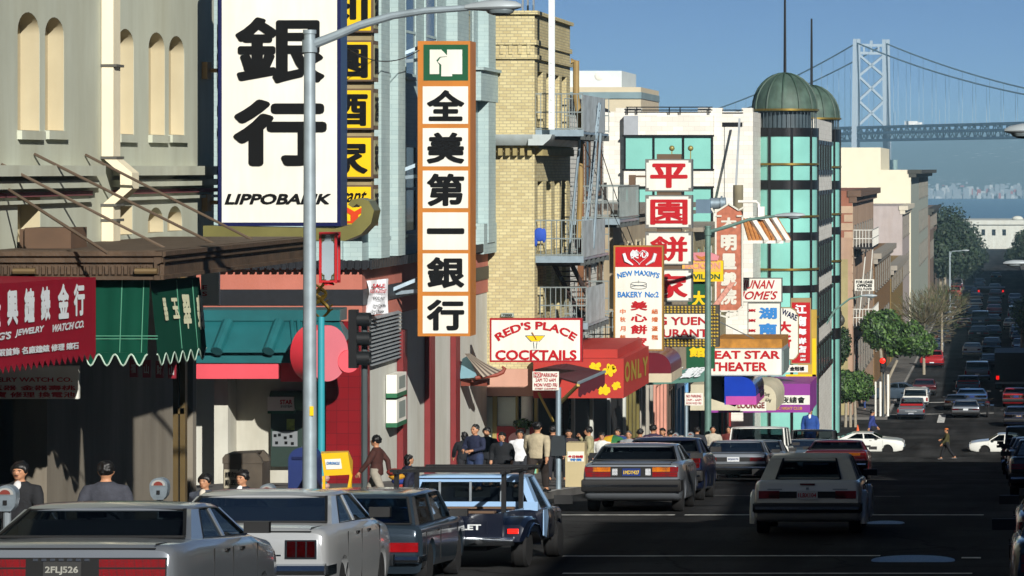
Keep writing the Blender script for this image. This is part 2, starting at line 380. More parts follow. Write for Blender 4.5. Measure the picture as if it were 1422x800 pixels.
# manhole
y = Yg(779); mh = MB(); mh.lathe([(.56, -.02), (.56, .012), (.5, .016), (.0, .016)], (PXx(1268, y), y, gz(y)), 28)
mo = mh.build('manhole_cover', mat('manhole_iron', '#38566e', .38, .6, var=.3, scale=20, bump=.5, bscale=40)); tag(mo, 'round iron manhole cover shining on the dark road near the bottom edge', 'manhole cover')
mh = MB(); mh.lathe([(.3, -.02), (.3, .012), (.0, .014)], (PXx(1230, Yg(727)), Yg(727), gz(Yg(727))), 24)
mo = mh.build('manhole_cover', MATS['manhole_iron']); tag(mo, 'small flat iron cover in the road behind the white convertible', 'manhole cover')
# ---------------------------------------------------------------- bay, hills, far shore, bridge
w = MB(); w.quad((-6200, 885, -36), (6200, 885, -36), (6200, 3980, -36), (-6200, 3980, -36))
struct('water', w, mat('bay_water', '#1d4a6b', .35, var=.15, scale=.02, bump=.5, bscale=.15, spec=.5), ang=0)
h = MB(); nx, ny = 90, 14; vs = []
def hh(x, t): 
    return (18 + 62 * t ** .8 + 9 * math.sin(x * .0021 + 1) + 6 * math.sin(x * .006 + 2 * t) + 3 * math.sin(x * .017 + 5 * t)) * min(1, t * 3)
for j in range(ny + 1):
    t = j / ny
    for i in range(nx + 1):
        X = -4500 + 9000 * i / nx; vs.append((X, 3951 + 3600 * t, -36.5 + (1.42 * hh(X, t) + 1 if j else 0)))
h.add(vs, [(j*(nx+1)+i, j*(nx+1)+i+1, (j+1)*(nx+1)+i+1, (j+1)*(nx+1)+i) for j in range(ny) for i in range(nx)])
HILL, nt, b = _new('hill_ground'); b.inputs['Roughness'].default_value = 1
tc = nt.nodes.new('ShaderNodeTexCoord'); v1 = nt.nodes.new('ShaderNodeTexVoronoi'); v1.inputs['Scale'].default_value = .045; nt.links.new(tc.outputs['Object'], v1.inputs[0])
n1 = nt.nodes.new('ShaderNodeTexNoise'); n1.inputs['Scale'].default_value = .004; n1.inputs['Detail'].default_value = 5; nt.links.new(tc.outputs['Object'], n1.inputs[0])
r1 = nt.nodes.new('ShaderNodeValToRGB'); r1.color_ramp.elements[0].position = .1; r1.color_ramp.elements[0].color = (1,1,1,1); r1.color_ramp.elements[1].position = .3; r1.color_ramp.elements[1].color = (0,0,0,1); nt.links.new(v1.outputs['Distance'], r1.inputs[0])
r2 = nt.nodes.new('ShaderNodeValToRGB'); r2.color_ramp.elements[0].position = .48; r2.color_ramp.elements[1].position = .6; nt.links.new(n1.outputs['Fac'], r2.inputs[0])
ml = nt.nodes.new('ShaderNodeMath'); ml.operation = 'MULTIPLY'; nt.links.new(r1.outputs[0], ml.inputs[0]); nt.links.new(r2.outputs[0], ml.inputs[1])
mx = nt.nodes.new('ShaderNodeMixRGB'); nt.links.new(ml.outputs[0], mx.inputs[0]); mx.inputs[1].default_value = (.045, .06, .05, 1); mx.inputs[2].default_value = (.4, .4, .4, 1); nt.links.new(mx.outputs[0], b.inputs['Base Color'])
struct('hills', h, HILL, ang=60)
ct = MB(); rr = random.Random(3)
for i in range(1300):
    X = rr.uniform(-260, 160); Y = 3955 + 500*rr.random()**2; hgt = rr.choice([2.5, 3, 4, 5, 6, 8, 10]) * rr.uniform(.6, 1.1) * (1.3 if X > -90 else 1); wd = rr.uniform(2, 7)
    ct.k = rr.choice([0, 0, 1, 1, 1, 2 if rr.random() < .35 else 1]); ct.box(X, X+wd, Y, Y+8, -37, -36.2 + hgt + (Y-3955)*.02)
co = ct.build('far_city', [mat('far_pale', '#9c9f9f', .9), mat('far_grey', '#757b80', .9), mat('far_red', '#8b4038', .9)], ang=0); co['kind'] = 'stuff'
tag(co, 'pale low city buildings along the far shore of the bay', 'city')
cr = MB()
for i, X in enumerate((-66, -40, 8, -24)):
    cr.box(X, X+.8, 2655, 2656, -24, -2); cr.box(X-3, X+5, 2655, 2656, -8, -7.4)
# bridge
BD = 1800.0; bc = Vector((PXx(1210, BD), BD, -36)); ax = Vector((.454, -.891, 0)).normalized(); pp = Vector((ax.y, -ax.x, 0)) * -1
STEEL = mat('bridge_steel', '#8d9aa3', .7, var=.05)
br = thing('suspension_bridge', 'grey double deck suspension bridge crossing the hazy bay', 'bridge', bc)
ztop = PZ(60, BD); zt = PZ(177, BD); zb = PZ(195, BD)
tw = MB(); hs = 8.9
for s in (-1, 1):
    for k in (-1, 1):
        p0 = bc + pp*s*(hs+1.3) + pp*k*1.5; p1 = bc + pp*s*hs + pp*k*1.2
        tw.bar((p0.x, p0.y, -36), (p1.x, p1.y, ztop + (2.2 if True else 0)), 2.0, 2.6)
    p0 = bc + pp*s*(hs+1.3); p1 = bc + pp*s*hs; tw.bar((p0.x, p0.y, -36), (p1.x, p1.y, ztop), 1.2, 1.2)
to = tw.build('tower', STEEL, br)
xb = MB()
lv = [PZ(y_, BD) for y_ in (76, 106, 140, 174)]
for a, b_ in zip(lv, lv[1:]):
    for s in (-1, 1):
        p = bc + pp*s*(hs-1); q = bc - pp*s*(hs-1); xb.bar((p.x, p.y, a), (q.x, q.y, b_), 1.3, 1.3)
p = bc + pp*hs; q = bc - pp*hs
xb.bar((p.x, p.y, PZ(63, BD)), (q.x, q.y, PZ(63, BD)), 1.4, 1.5); xb.bar((p.x, p.y, PZ(74, BD)), (q.x, q.y, PZ(74, BD)), 1.4, 1.5)
for k in range(5):
    c_ = q.lerp(p, k/4); xb.bar((c_.x, c_.y, PZ(74, BD)), (c_.x, c_.y, PZ(61, BD)), 1.1, 1.4)
c_ = bc; xb.bar((c_.x, c_.y, PZ(62, BD)), (c_.x, c_.y, PZ(56.5, BD)), 1.6, 1.6)
for s in (-1, 1):
    p = bc + pp*s*hs; q = bc - pp*s*hs; xb.bar((p.x, p.y, PZ(206, BD)), (q.x, q.y, PZ(197, BD)-14), 1.4, 1.4)
xb.build('cross_bracing', STEEL, br)
pr = MB()
for s in (-1, 1):
    p = bc + pp*s*(hs+1.5); pr.cyl((p.x, p.y, -38), (p.x, p.y, PZ(222, BD)), 5.2, 14)
split_parts(pr.build('pier', mat('pier_concrete', '#7f968f', .9), br))
dk = MB(); t0, t1, st = -520, 330, 7.5; n = int((t1-t0)/st)
for s in (-1, 1):
    o_ = pp*s*hs
    for z in (zt, zb, (zt+zb)/2+.4): a = bc+o_+ax*t0; b_ = bc+o_+ax*t1; dk.bar((a.x, a.y, z), (b_.x, b_.y, z), .9, 1.1)
    for i in range(n):
        a = bc+o_+ax*(t0+i*st); b_ = bc+o_+ax*(t0+(i+1)*st)
        dk.bar((a.x, a.y, zb), (a.x, a.y, zt), .5, .5)
        dk.bar((a.x, a.y, zb if i % 2 else zt), (b_.x, b_.y, zt if i % 2 else zb), .45, .45)
for z, hh_ in ((zt, .5), (zb+.3, .5)):
    a = bc+ax*t0; b_ = bc+ax*t1; dk.bar((a.x, a.y, z), (b_.x, b_.y, z), 2*hs, hh_)
dk.build('deck_truss', mat('deck_steel', '#6f828f', .7, var=.05), br)
cb = MB(); sp = MB()
def cz(t): return zt + 2 + (ztop - zt - 2) * (1 - abs(t)/420) ** 2
for s in (-1, 1):
    pts = [bc + pp*s*hs + ax*t for t in range(-420, 331, 15)]; cb.tube([(p.x, p.y, cz(t)) for p, t in zip(pts, range(-420, 331, 15))], .42, 6)
    for t in range(-400, 331, 16):
        if abs(t) < 8: continue
        p = bc + pp*s*hs + ax*t; sp.bar((p.x, p.y, zt), (p.x, p.y, cz(t)), .16)
split_parts(cb.build('main_cable', mat('cable_dark', '#4c5b66', .7), br)); so = sp.build('suspender', STEEL, br); [split_parts(o_, 200) for o_ in (so,)]
lp = MB()
for t in range(-500, 320, 55):
    p = bc - pp*hs + ax*t; lp.bar((p.x, p.y, zt), (p.x, p.y, zt+8), .25)
split_parts(lp.build('lamp_mast', STEEL, br))
tr = MB(); p = bc + ax*62 - pp*5; tr.box(p.x-3.4, p.x+3.6, p.y-3, p.y, zt+.3, zt+2.6); tr.box(p.x+3.8, p.x+6, p.y-3, p.y, zt+.3, zt+2)
to = tr.build('far_truck', mat('far_white', '#c9cac6')); tag(to, 'tiny white truck driving along the upper bridge deck', 'truck')
# ---------------------------------------------------------------- buildings
def wallbox(x0, x1, y0, y1, z0, z1): return MB().box(x0, x1, y0, y1, z0, z1)
def window_s(parent, X, y0, y1, z0, z1, frame, depth=.12, glass=None, bars=1):
    """window on a wall whose outer face is x = X, looking to +x"""
    m = MB(); t = .07
    m.box(X, X+.05, y0, y1, z0, z0+t); m.box(X, X+.05, y0, y1, z1-t, z1); m.box(X, X+.05, y0, y0+t, z0+t, z1-t); m.box(X, X+.05, y1-t, y1, z0+t, z1-t)
    if bars: zc = (z0+z1)/2; m.box(X, X+.045, y0+t, y1-t, zc-.03, zc+.03)
    m.box(X, X+.11, y0-.06, y1+.06, z0-.08, z0-.004)
    f = m.build('window', frame, parent); MB().box(X-.02, X+.018, y0+t*.6, y1-t*.6, z0+t*.6, z1-t*.6).build('pane', glass or WGLASS, f); return f
def window_w(parent, Y, x0, x1, z0, z1, frame, glass=None, bars=1):
    """window on a wall whose outer face is y = Y, looking to -y"""
    m = MB(); t = .07
    m.box(x0, x1, Y-.05, Y, z0, z0+t); m.box(x0, x1, Y-.05, Y, z1-t, z1); m.box(x0, x0+t, Y-.05, Y, z0+t, z1-t); m.box(x1-t, x1, Y-.05, Y, z0+t, z1-t)
    if bars: zc = (z0+z1)/2; m.box(x0+t, x1-t, Y-.045, Y, zc-.03, zc+.03)
    f = m.build('window', frame, parent); MB().box(x0+t*.6, x1-t*.6, Y-.018, Y+.02, z0+t*.6, z1-t*.6).build('pane', glass or WGLASS, f); return f
# --- A: grey green stucco building on the left
XA = -14.0
def YA(px): return -XA * F / (VX - px)
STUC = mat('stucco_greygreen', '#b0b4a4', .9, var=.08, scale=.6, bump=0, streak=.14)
CREAM = mat('cream_paint', '#b0a68a', .8, var=.06, streak=.08)
bA = thing('stucco_building', 'grey green stucco building with narrow arched cream window niches at the left', 'building', (-20, 45, wz(45)))
YE = YA(297)
wall = wallbox(-27, XA, 16, YE, -1.3, 11).build('wall', STUC, bA)
cut = MB()
nich = [(28, 55, 17, 182), (66, 89, 24, 182), (150, 155, 40, 186), (166, 186, 40, 187), (209, 229, 45, 188), (237, 256, 50, 188)]
low = [(28, 56, 268, 400), (147, 166, 303, 400), (170, 184, 286, 400), (208, 227, 288, 400), (235, 253, 286, 400)]
lin_ = MB(); sills = MB()
for i, (xl, xr, yt, yb) in enumerate(nich + low):
    Y2 = YA(xr); d = max(.2, (xr - xl) * Y2 / F * .98); Y1 = YA(xl) - (.12 if i != 2 else -.3) ; Y1 = min(Y1, Y2 - .5)
    z0 = max(PZ(yb, Y2), -1.05) if i >= len(nich) else PZ(yb, Y2); z1 = PZ(yt, (Y1+Y2)/2); rad = (Y2-Y1)/2; yc = (Y1+Y2)/2
    flat = (i - len(nich)) in (0, 1, 2)
    pts = [(Y1, z0), (Y2, z0)] + ([(Y2, z1), (Y1, z1)] if flat else [(yc + rad*math.cos(a), z1 - rad*.55 + rad*.55*math.sin(a)) for a in [math.pi*k/10 for k in range(11)]])
    cut.prism(pts, 'x', XA - d - .02, XA + .2)
    ins = [(yc + (a-yc)*.992, z0 + (b_-z0)*.996 + .004) for a, b_ in pts]
    n = len(ins); o = len(lin_.v)
    lin_.add([(XA-.004, a, b_) for a, b_ in ins] + [(XA-d, a, b_) for a, b_ in ins], [(k, (k+1) % n, (k+1) % n + n, k+n) for k in range(n)] + [tuple(range(n, 2*n))])
    if i < len(nich): sills.box(XA-.02, XA+.07, Y1-.02, Y2+.08, z0-.13, z0-.004)
boolean_cut(wall, cut)
split_parts(lin_.build('niche_lining', CREAM, bA, recalc=False)); split_parts(sills.build('window_sill', STUC, bA))
MAROON = mat('maroon_trim', '#6d3b3f', .8, var=.15)
for nm, z0, z1, p, m_ in (('ledge', -.1, .055, .26, STUC), ('ledge', -.28, -.17, .16, STUC), ('trim_band', -.4, -.33, .06, MAROON), ('trim_band', -.5, -.45, .08, STUC)):
    MB().box(XA-.02, XA+p, 16, YA(124)-.02, z0, z1).box(XA-.02, XA+p, YA(156), YE+.04, z0, z1).build(nm, m_, bA)
# corner pilaster and rain pipe
dp = MB(); yd = YA(140); k_ = yd/F
def pz(y_): return PZ(y_, yd)
o0 = XA+.0; wv = .185
path = [(XA+.01, 11), (XA+.01, pz(218)), (XA+.3, pz(240)), (XA+.3, pz(262)), (XA+.01, pz(285)), (XA+.01, -1.2)]
poly = [(x, z) for x, z in path] + [(x+wv, z) for x, z in reversed(path)]
dp.prism(poly, 'y', yd, yd+.4); dp.build('downpipe', mat('cream_pipe', '#d6cdb2', .6, var=.05, streak=.06), bA)
br_ = MB()
for y_ in (90, 218, 284, 305): br_.box(XA-.01, XA+.25, yd-.02, yd+.42, pz(y_)-.03, pz(y_)+.01)
split_parts(br_.build('pipe_bracket', mat('pipe_strap', '#4d4c46', .7), bA))
# lower storey
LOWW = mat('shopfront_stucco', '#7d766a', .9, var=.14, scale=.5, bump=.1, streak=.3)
YL = YA(241)
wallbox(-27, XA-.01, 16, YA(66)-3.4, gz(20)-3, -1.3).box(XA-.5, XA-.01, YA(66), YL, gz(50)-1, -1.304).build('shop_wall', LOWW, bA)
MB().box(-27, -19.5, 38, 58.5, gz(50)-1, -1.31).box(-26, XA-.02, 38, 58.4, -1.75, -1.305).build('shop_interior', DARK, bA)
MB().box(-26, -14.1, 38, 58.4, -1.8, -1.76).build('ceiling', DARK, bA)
dj = MB(); GOLDW = mat('bronze_frame', '#6b5a3a', .45, .5, var=.2)
for px in (245, 252, 262): x_ = PXx(px, 56); dj.box(x_-.05, x_+.04, 55.6, 55.75, gz(56), -1.8)
dj.box(PXx(243, 56), PXx(264, 56), 55.6, 55.72, -4.2, -4.1); dj.build('door_frame', GOLDW, bA)
MB().box(PXx(247, 56), PXx(262, 56), 55.66, 55.7, gz(56), -1.9).build('glass_door', WGLASS, bA)
MB().box(XA-4, XA-.3, YE-.3, YE-.05, gz(58)-1, -1.32).build('end_wall', LOWW, bA)
# marquee over the corner
MQ = mat('marquee_brown', '#4a3a2b', .7, var=.25, scale=3, bump=.4, bscale=12, streak=.25)
XM = -11.5; YM = -XM*F/(VX-226); YM2 = -XM*F/(VX-431)
mq = thing('marquee', 'brown sheet metal marquee canopy hung on four rods over the corner shop', 'canopy', (-12.8, 49, -1.5))
MB().box(XA+.02, XM-.12, YM+.12, YM2-.1, -1.36, -1.12).build('canopy_slab', MQ, mq)
fa = MB()
prof = [(0, -1.13), (.16, -1.13), (.16, -1.19), (.1, -1.22), (.1, -1.28), (.04, -1.31), (.04, -1.46), (.08, -1.47), (.08, -1.52), (0, -1.52)]
fa.prism([(YM+.12-d, z) for d, z in prof], 'x', XA-.7, XM)
fa.prism([(XM-.12+d, z) for d, z in prof], 'y', YM, YM2)
fa.build('fascia', MQ, mq)
fl = MB()
for i in range(36):
    x_ = XA - .65 + i*.087; fl.box(x_, x_+.045, YM+.03, YM+.09, -1.445, -1.325)
fl.build('fluting', MQ, mq)
bl = MB()
for px in (33, 202):
    a = PXx(px-14, YM); b_ = PXx(px+17, YM); bl.tube([(a, YM-.02, -1.40), (b_, YM-.02, -1.40)], .045, 8)
split_parts(bl.build('lamp_tube', mat('lamp_brass', '#6e5c40', .5, .4), mq))
bb = MB(); bb.box(PXx(40, 46), PXx(104, 46), 45.8, 46.6, -1.12, -.83); bb.box(PXx(30, 46), PXx(42, 46), 45.9, 46.4, -1.12, -.85); bb.build('ballast_box', mat('box_brown', '#55402f', .7, var=.2), mq)
for i, (px, py, qx, qy) in enumerate([(0, 187+70, 150, 345), (0, 228, 228, 343), (46, 214, 296, 338), (117, 215, 350, 336)]):
    a = Vector((XA+.02, YA(px), PZ(py, YA(px)))); t_ = XM-.5; Yq = -t_*F/(VX-qx)
    MB().tube([a, (t_, Yq, -1.13)], .022, 6).build('tie_rod', mat('rod_rust', '#5a4c3e', .7), mq)
# corner sign bracket details on wall
jb = MB()
for py in (97, 281): Yb = YA(280); z = PZ(py, Yb); jb.box(XA, XA+.1, Yb, Yb+.3, z-.16, z+.14); jb.box(XA+.05, XA+.75, Yb+.2, Yb+.28, z-.04, z+.03)
split_parts(jb.build('sign_bracket', mat('bracket_rust', '#a4855a', .7, var=.2), bA))
# --- C: pale blue brick corner building with the teal pagoda porch
YC, XC, YC2 = 71.0, -14.0, 88.4
BLUEB = brick('pale_blue_brick', '#97aaaa', '#a1b3b1', '#8b9d9d', .3, .1, .006, .75, bump=.25, streak=.1)
bC = thing('corner_building', 'pale blue painted brick corner building with pink band and red tiled base', 'building', (-20, 79, wz(79)))
PINKB = mat('pink_stucco', '#a86455', .85, var=.1, scale=1.2, bump=.15, streak=.1); DKB = mat('black_tile_band', '#15171d', .5, var=.3, scale=9)
def cz_(py): return PZ(py, YC)
wallbox(-27, XC, YC, YC2, cz_(362), 14).build('wall', BLUEB, bC)
MB().box(-27, XC+.005, YC-.005, YC2, cz_(402), cz_(372)).box(-27, XC+.005, YC-.005, YC2, cz_(447), cz_(424)).build('pink_band', PINKB, bC)
MB().box(-27, XC+.2, YC-.2, YC2, cz_(372), cz_(362)).box(-27, XC+.03, YC-.03, YC2, cz_(424), cz_(402)).build('dark_band', DKB, bC)
eb = MB()
for i in range(40): x_ = XC+.15-.16*i; eb.box(x_-.1, x_, YC-.24, YC-.19, cz_(374), cz_(361))
for i in range(90): y_ = YC-.1+.19*i; eb.box(XC+.19, XC+.24, y_, y_+.12, cz_(374), cz_(361))
eb.build('eave_tile', DKB, bC)
pil = MB()
for px0, px1 in ((512, 524), (536, 546), (620, 636), (664, 674)):
    a, b_ = -XC*F/(VX-px0), -XC*F/(VX-px1); pil.box(XC, XC+.28, a, b_, cz_(360), 14)
for px0, px1 in ((470, 477),): pil.box(PXx(px0, YC), PXx(px1, YC), YC-.15, YC, cz_(360), 14)
split_parts(pil.build('pilaster', BLUEB, bC))
for px0, px1 in ((527, 535), (560, 575), (588, 604), (640, 655)):
    a, b_ = -XC*F/(VX-px0), -XC*F/(VX-px1)
    for zz in (cz_(350)+.3, cz_(350)+4.0, cz_(350)+7.6): window_s(bC, XC+.01, a, b_, zz, zz+2.1, BLUEB)
MB().box(XC, XC+.3, -XC*F/(VX-654)-.2, YC2-.1, PZ(140, 86), PZ(98, 86)).box(XC, XC+.38, -XC*F/(VX-654)-.3, YC2, PZ(98, 86), PZ(94, 86)).build('balcony', BLUEB, bC)
MB().box(XC, XC+.25, 86.2, YC2-.05, PZ(352, 87), PZ(310, 87)).build('lower_balcony', BLUEB, bC)
# lower street face
GREYW = mat('offwhite_wall', '#bdbeb6', .85, var=.08, scale=.6, streak=.16); REDT = brick('red_tile', '#6f1118', '#7a151c', '#4b0c12', .25, .25, .006, .35, offs=0, bump=.15, streak=.15)
MB().box(-27, XC-.02, YC+.8, YC2, gz(72)-3, cz_(447)).build('street_wall', GREYW, bC)
lo = MB(); a, b_ = -XC*F/(VX-510), -XC*F/(VX-553)
for i in range(13):
    z = PZ(500, 73) + i*.085; lo.quad((XC+.0, a, z), (XC+.0, b_, z), (XC+.1, b_, z-.055), (XC+.1, a, z-.055)); 
lo.box(XC-.015, XC+.0, a, b_, PZ(500, 73)-.05, PZ(440, 73)); lo.build('louvre_vent', mat('louvre_grey', '#8c9296', .5, .3, var=.1), bC, ang=0)
st = MB()
for px0, px1 in ((552, 558), (590, 597), (626, 632)):
    a, b_ = -XC*F/(VX-px0), -XC*F/(VX-px1); st.box(XC-.01, XC+.13, a, b_, gz(80)-.5, cz_(447)-.4)
split_parts(st.build('red_pilaster', mat('oxblood_paint', '#6c1c1d', .6, var=.12), bC))
for (py0, py1, wpx) in ((520, 547, 0), (555, 588, 0)):
    Y0 = -XC*F/(VX-538); ac = MB(); ac.box(XC, XC+.24, Y0-.15, Y0+1.05, PZ(py1, Y0), PZ(py0, Y0)); f_ = ac.build('wall_unit', WHITE, bC)
    MB().box(XC, XC+.25, Y0-.16, Y0+1.06, PZ(py1, Y0)-.08, PZ(py1, Y0)+.02).build('green_base', mat('unit_green', '#1f5a3c', .5), f_)
    MB().box(XC+.236, XC+.246, Y0+.12, Y0+.9, PZ(py1, Y0)+.1, PZ(py0, Y0)-.06).build('front_panel', mat('unit_grille', '#7b857f', .5), f_)
# red tile pillar, recess, porch at the west face
MB().box(PXx(456, YC), XC+.02, YC-.25, YC+.79, gz(70)-.5, cz_(447)+.02).build('corner_pillar', REDT, bC)
MB().box(PXx(321, YC), PXx(456, YC), YC+.5, YC+.8, gz(70)-.5, cz_(500)).box(PXx(321, YC)-.3, PXx(321, YC), YC-.3, YC+.8, gz(70)-.5, cz_(500)).build('recess_wall', mat('recess_white', '#b4b3a8', .85, var=.1, streak=.2), bC)
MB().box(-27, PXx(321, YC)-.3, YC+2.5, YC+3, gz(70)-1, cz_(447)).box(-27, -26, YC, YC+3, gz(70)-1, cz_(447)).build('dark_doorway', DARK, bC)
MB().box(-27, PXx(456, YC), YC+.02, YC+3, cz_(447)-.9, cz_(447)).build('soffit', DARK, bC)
TEAL = mat('teal_roof', '#175458', .45, var=.15, scale=2, coat=.1); CORAL = mat('coral_paint', '#c8323c', .45, var=.08); CORAL2 = mat('coral_pale', '#cc4a55', .45, var=.08)
po = MB(); Yp = 69.6
def q_(px, py, Y=Yp): return P(px, py, Y)
x0, x1 = PXx(225, Yp), PXx(470, Yp)
po.prism([(Yp+.15, PZ(446, Yp)), (Yp+.15, PZ(431, Yp)), (Yp+.9, PZ(429, Yp)), (Yp+.9, PZ(446, Yp))], 'x', x0, x1)
po.prism([(Yp+.2, PZ(446, Yp)), (Yp-.45, PZ(484, Yp)), (Yp-.45, PZ(488, Yp)), (Yp+.9, PZ(488, Yp)), (Yp+.9, PZ(446, Yp))], 'x', x0, PXx(440, Yp))
po.box(x0, PXx(418, Yp), Yp-.3, Yp+.9, PZ(503, Yp), PZ(488, Yp)-.003)
# hip end with flare
e0, e1, e2 = PXx(440, Yp), PXx(483, Yp), PXx(470, Yp)
po.add([(e0, Yp-.45, PZ(484, Yp)), (e1, Yp-.3, PZ(470, Yp)), (e2-.1, Yp+.4, PZ(440, Yp)), (e0, Yp+.2, PZ(446, Yp)), (e0, Yp-.4, PZ(489, Yp)), (e1, Yp-.25, PZ(474, Yp)), (e2, Yp+.9, PZ(455, Yp)), (e0, Yp+.9, PZ(455, Yp)), (e1-.1, Yp+.9, PZ(468, Yp))],
       [(0, 1, 2, 3), (4, 5, 1, 0), (1, 5, 8, 2), (3, 2, 8, 7), (4, 7, 8, 5)])
proof = po.build('pagoda_roof', TEAL, bC)
rl = MB()
for px in (309, 380, 238): rl.tube([(PXx(px+6, Yp), Yp+.12, PZ(448, Yp)), (PXx(px, Yp), Yp-.5, PZ(486, Yp))], .125, 10)
for k in range(4):
    px = 408 + k*9; rl.tube([(PXx(px-6, Yp), Yp+.2, PZ(445, Yp)), (PXx(px+6+k*.4, Yp), Yp-.42, PZ(482-k*1.6, Yp))], .045, 8)
split_parts(rl.build('roof_roll', TEAL, proof))
MB().box(x0, PXx(390, Yp), Yp-.25, Yp+.8, PZ(525, Yp), PZ(503.3, Yp)).build('coral_beam', CORAL2, bC)
MB().box(PXx(390, Yp)+.003, PXx(445, Yp), Yp-.05, Yp+.8, PZ(530, Yp), PZ(500, Yp)).build('beam_end', CORAL, bC)
for (px, py, r_, d_, m_) in ((455, 491, .60, (.84, -.54), CORAL), (484, 502, .24, (.5, -.87), CORAL2)):
    c1 = q_(px, py, Yp-(.85 if r_ > .4 else .5)); u = Vector((d_[0], d_[1], 0)).normalized()
    dc = MB(); dc.tube([c1 - u*(.5 if r_ > .4 else .6), c1], [r_, r_], 40); rb_ = dc.build('round_beam', m_, bC); dc = MB(); dc.tube([c1+u*.002, c1+u*.02], [r_*.995, r_*.985], 40); dc.build('end_face', mat('coral_end', '#c26a74', .5, var=.05) if r_ > .4 else CORAL2, rb_)
# --- D: yellow brick building
YD, XD, YD2 = 88.5, -12.74, 95.8
YBR = brick('yellow_brick', '#c2b68a', '#ae9f74', '#948c74', .2, .082, .01, .85, bump=.3, streak=.12)
bD = thing('brick_building', 'tall yellow brick building with grey cornice and fire escapes', 'building', (-18, 92, wz(92)))
def dz(py): return PZ(py, YD)
wl = wallbox(-27, XD, YD, YD2, dz(512), dz(20)).build('wall', YBR, bD)
cut = MB()
for (a, b_) in ((89.1, 90.1), (90.8, 91.8), (92.5, 93.5), (94.0, 95.0)):
    for (t_, b2) in ((98, 176), (252, 350), (372, 440)): cut.box(XD-.4, XD+.3, a, b_, dz(b2), dz(t_))
boolean_cut(wl, cut)
for (a, b_) in ((89.1, 90.1), (90.8, 91.8), (92.5, 93.5), (94.0, 95.0)):
    for (t_, b2) in ((98, 176), (252, 350), (372, 440)): window_s(bD, XD-.36, a+.02, b_-.02, dz(b2)+.1, dz(t_)-.03, mat('bronze_sash', '#3c3426', .6))
cp = MB()
for py0, py1, d in ((20, 15, .1), (62, 55, .06), (82, 76, .08)): cp.box(-27, XD+d, YD-d, YD2+d, dz(py0), dz(py1))
cp.build('brick_course', YBR, bD)
vb = MB()
for i in range(30): x_ = XD-.1-.25*i; vb.box(x_-.1, x_, YD-.03, YD+.02, dz(75), dz(62))
vb.build('soldier_course', YBR, bD)
CORN = mat('cornice_slate', '#a9b3b4', .6, var=.1, streak=.15)
MB().prism([(YD+.1, dz(187)), (YD-.55, dz(187)), (YD-.5, dz(193)), (YD-.3, dz(202)), (YD+.1, dz(202))], 'x', -27, XD+.02).prism([(XD-.1, dz(187)), (XD+.55, dz(187)), (XD+.5, dz(193)), (XD+.3, dz(202)), (XD-.1, dz(202))], 'y', YD-.5, YD2).build('cornice', CORN, bD)
dn = MB()
for i in range(34): x_ = XD-.05-.2*i; dn.box(x_-.11, x_, YD-.22, YD+.02, dz(216), dz(206))
for i in range(30): y_ = YD+.05+.22*i; dn.box(XD-.02, XD+.22, y_, y_+.12, dz(216), dz(206))
dn.box(-27, XD+.1, YD-.1, YD2, dz(206), dz(202.3)); dn.build('dentils', mat('dentil_tan', '#8e8156', .8), bD)
MB().box(-27, XD-.05, YD+.02, YD2-.1, dz(18), dz(17)).box(-20, -16, YD+2, YD2-1, dz(17), dz(5)).build('roof', mat('roof_tar', '#2a2a2c', .9), bD)
# storefront of D
FAC = mat('shop_pink', '#b48a78', .8, var=.08, streak=.1)
MB().box(-27, XD+.05, YD-.06, YD+.3, dz(550), dz(512.3)).box(XD-.3, XD+.05, YD+.3, YD2, dz(550), dz(512.3)).build('lintel', FAC, bD)
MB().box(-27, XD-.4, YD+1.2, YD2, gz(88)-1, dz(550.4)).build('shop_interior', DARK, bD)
sf = MB()
for px, w_ in ((661, 4), (684, 6), (742, 4), (716, 3)): x_ = PXx(px, YD); sf.box(x_, x_+w_*YD/F, YD-.02, YD+.2, gz(88), dz(550.5))
split_parts(sf.build('shop_post', mat('olive_post', '#8a7c44', .6, var=.1), bD))
MB().cyl((PXx(731, YD), YD+.1, gz(88)), (PXx(731, YD), YD+.1, dz(550.5)), .16, 16).build('column', WHITE, bD)
MB().box(PXx(690, YD), PXx(715, YD), YD+.1, YD+.14, dz(600), dz(552)).box(PXx(665, YD), PXx(683, YD), YD+.1, YD+.14, dz(640), dz(552)).build('window_blind', mat('blind_pale', '#c3ccc0', .5), bD)
MB().box(PXx(690, YD), PXx(742, YD), YD-.03, YD+.08, dz(640), dz(592)).build('red_panel', mat('red_panel', '#8f1a1e', .5, var=.2, scale=8), bD)
MB().box(PXx(684, YD), PXx(745, YD), YD-.04, YD+.09, gz(88), dz(640.3)).build('green_panel', mat('jade_panel', '#6fae93', .5), bD)
pm = MB(); c1 = P(716, 611, YD-.08); pm.tube([(c1.x, c1.y, c1.z), (c1.x, c1.y+.04, c1.z)], .2, 20); pm.build('medallion', mat('medallion', '#d8a0a0', .5), bD)
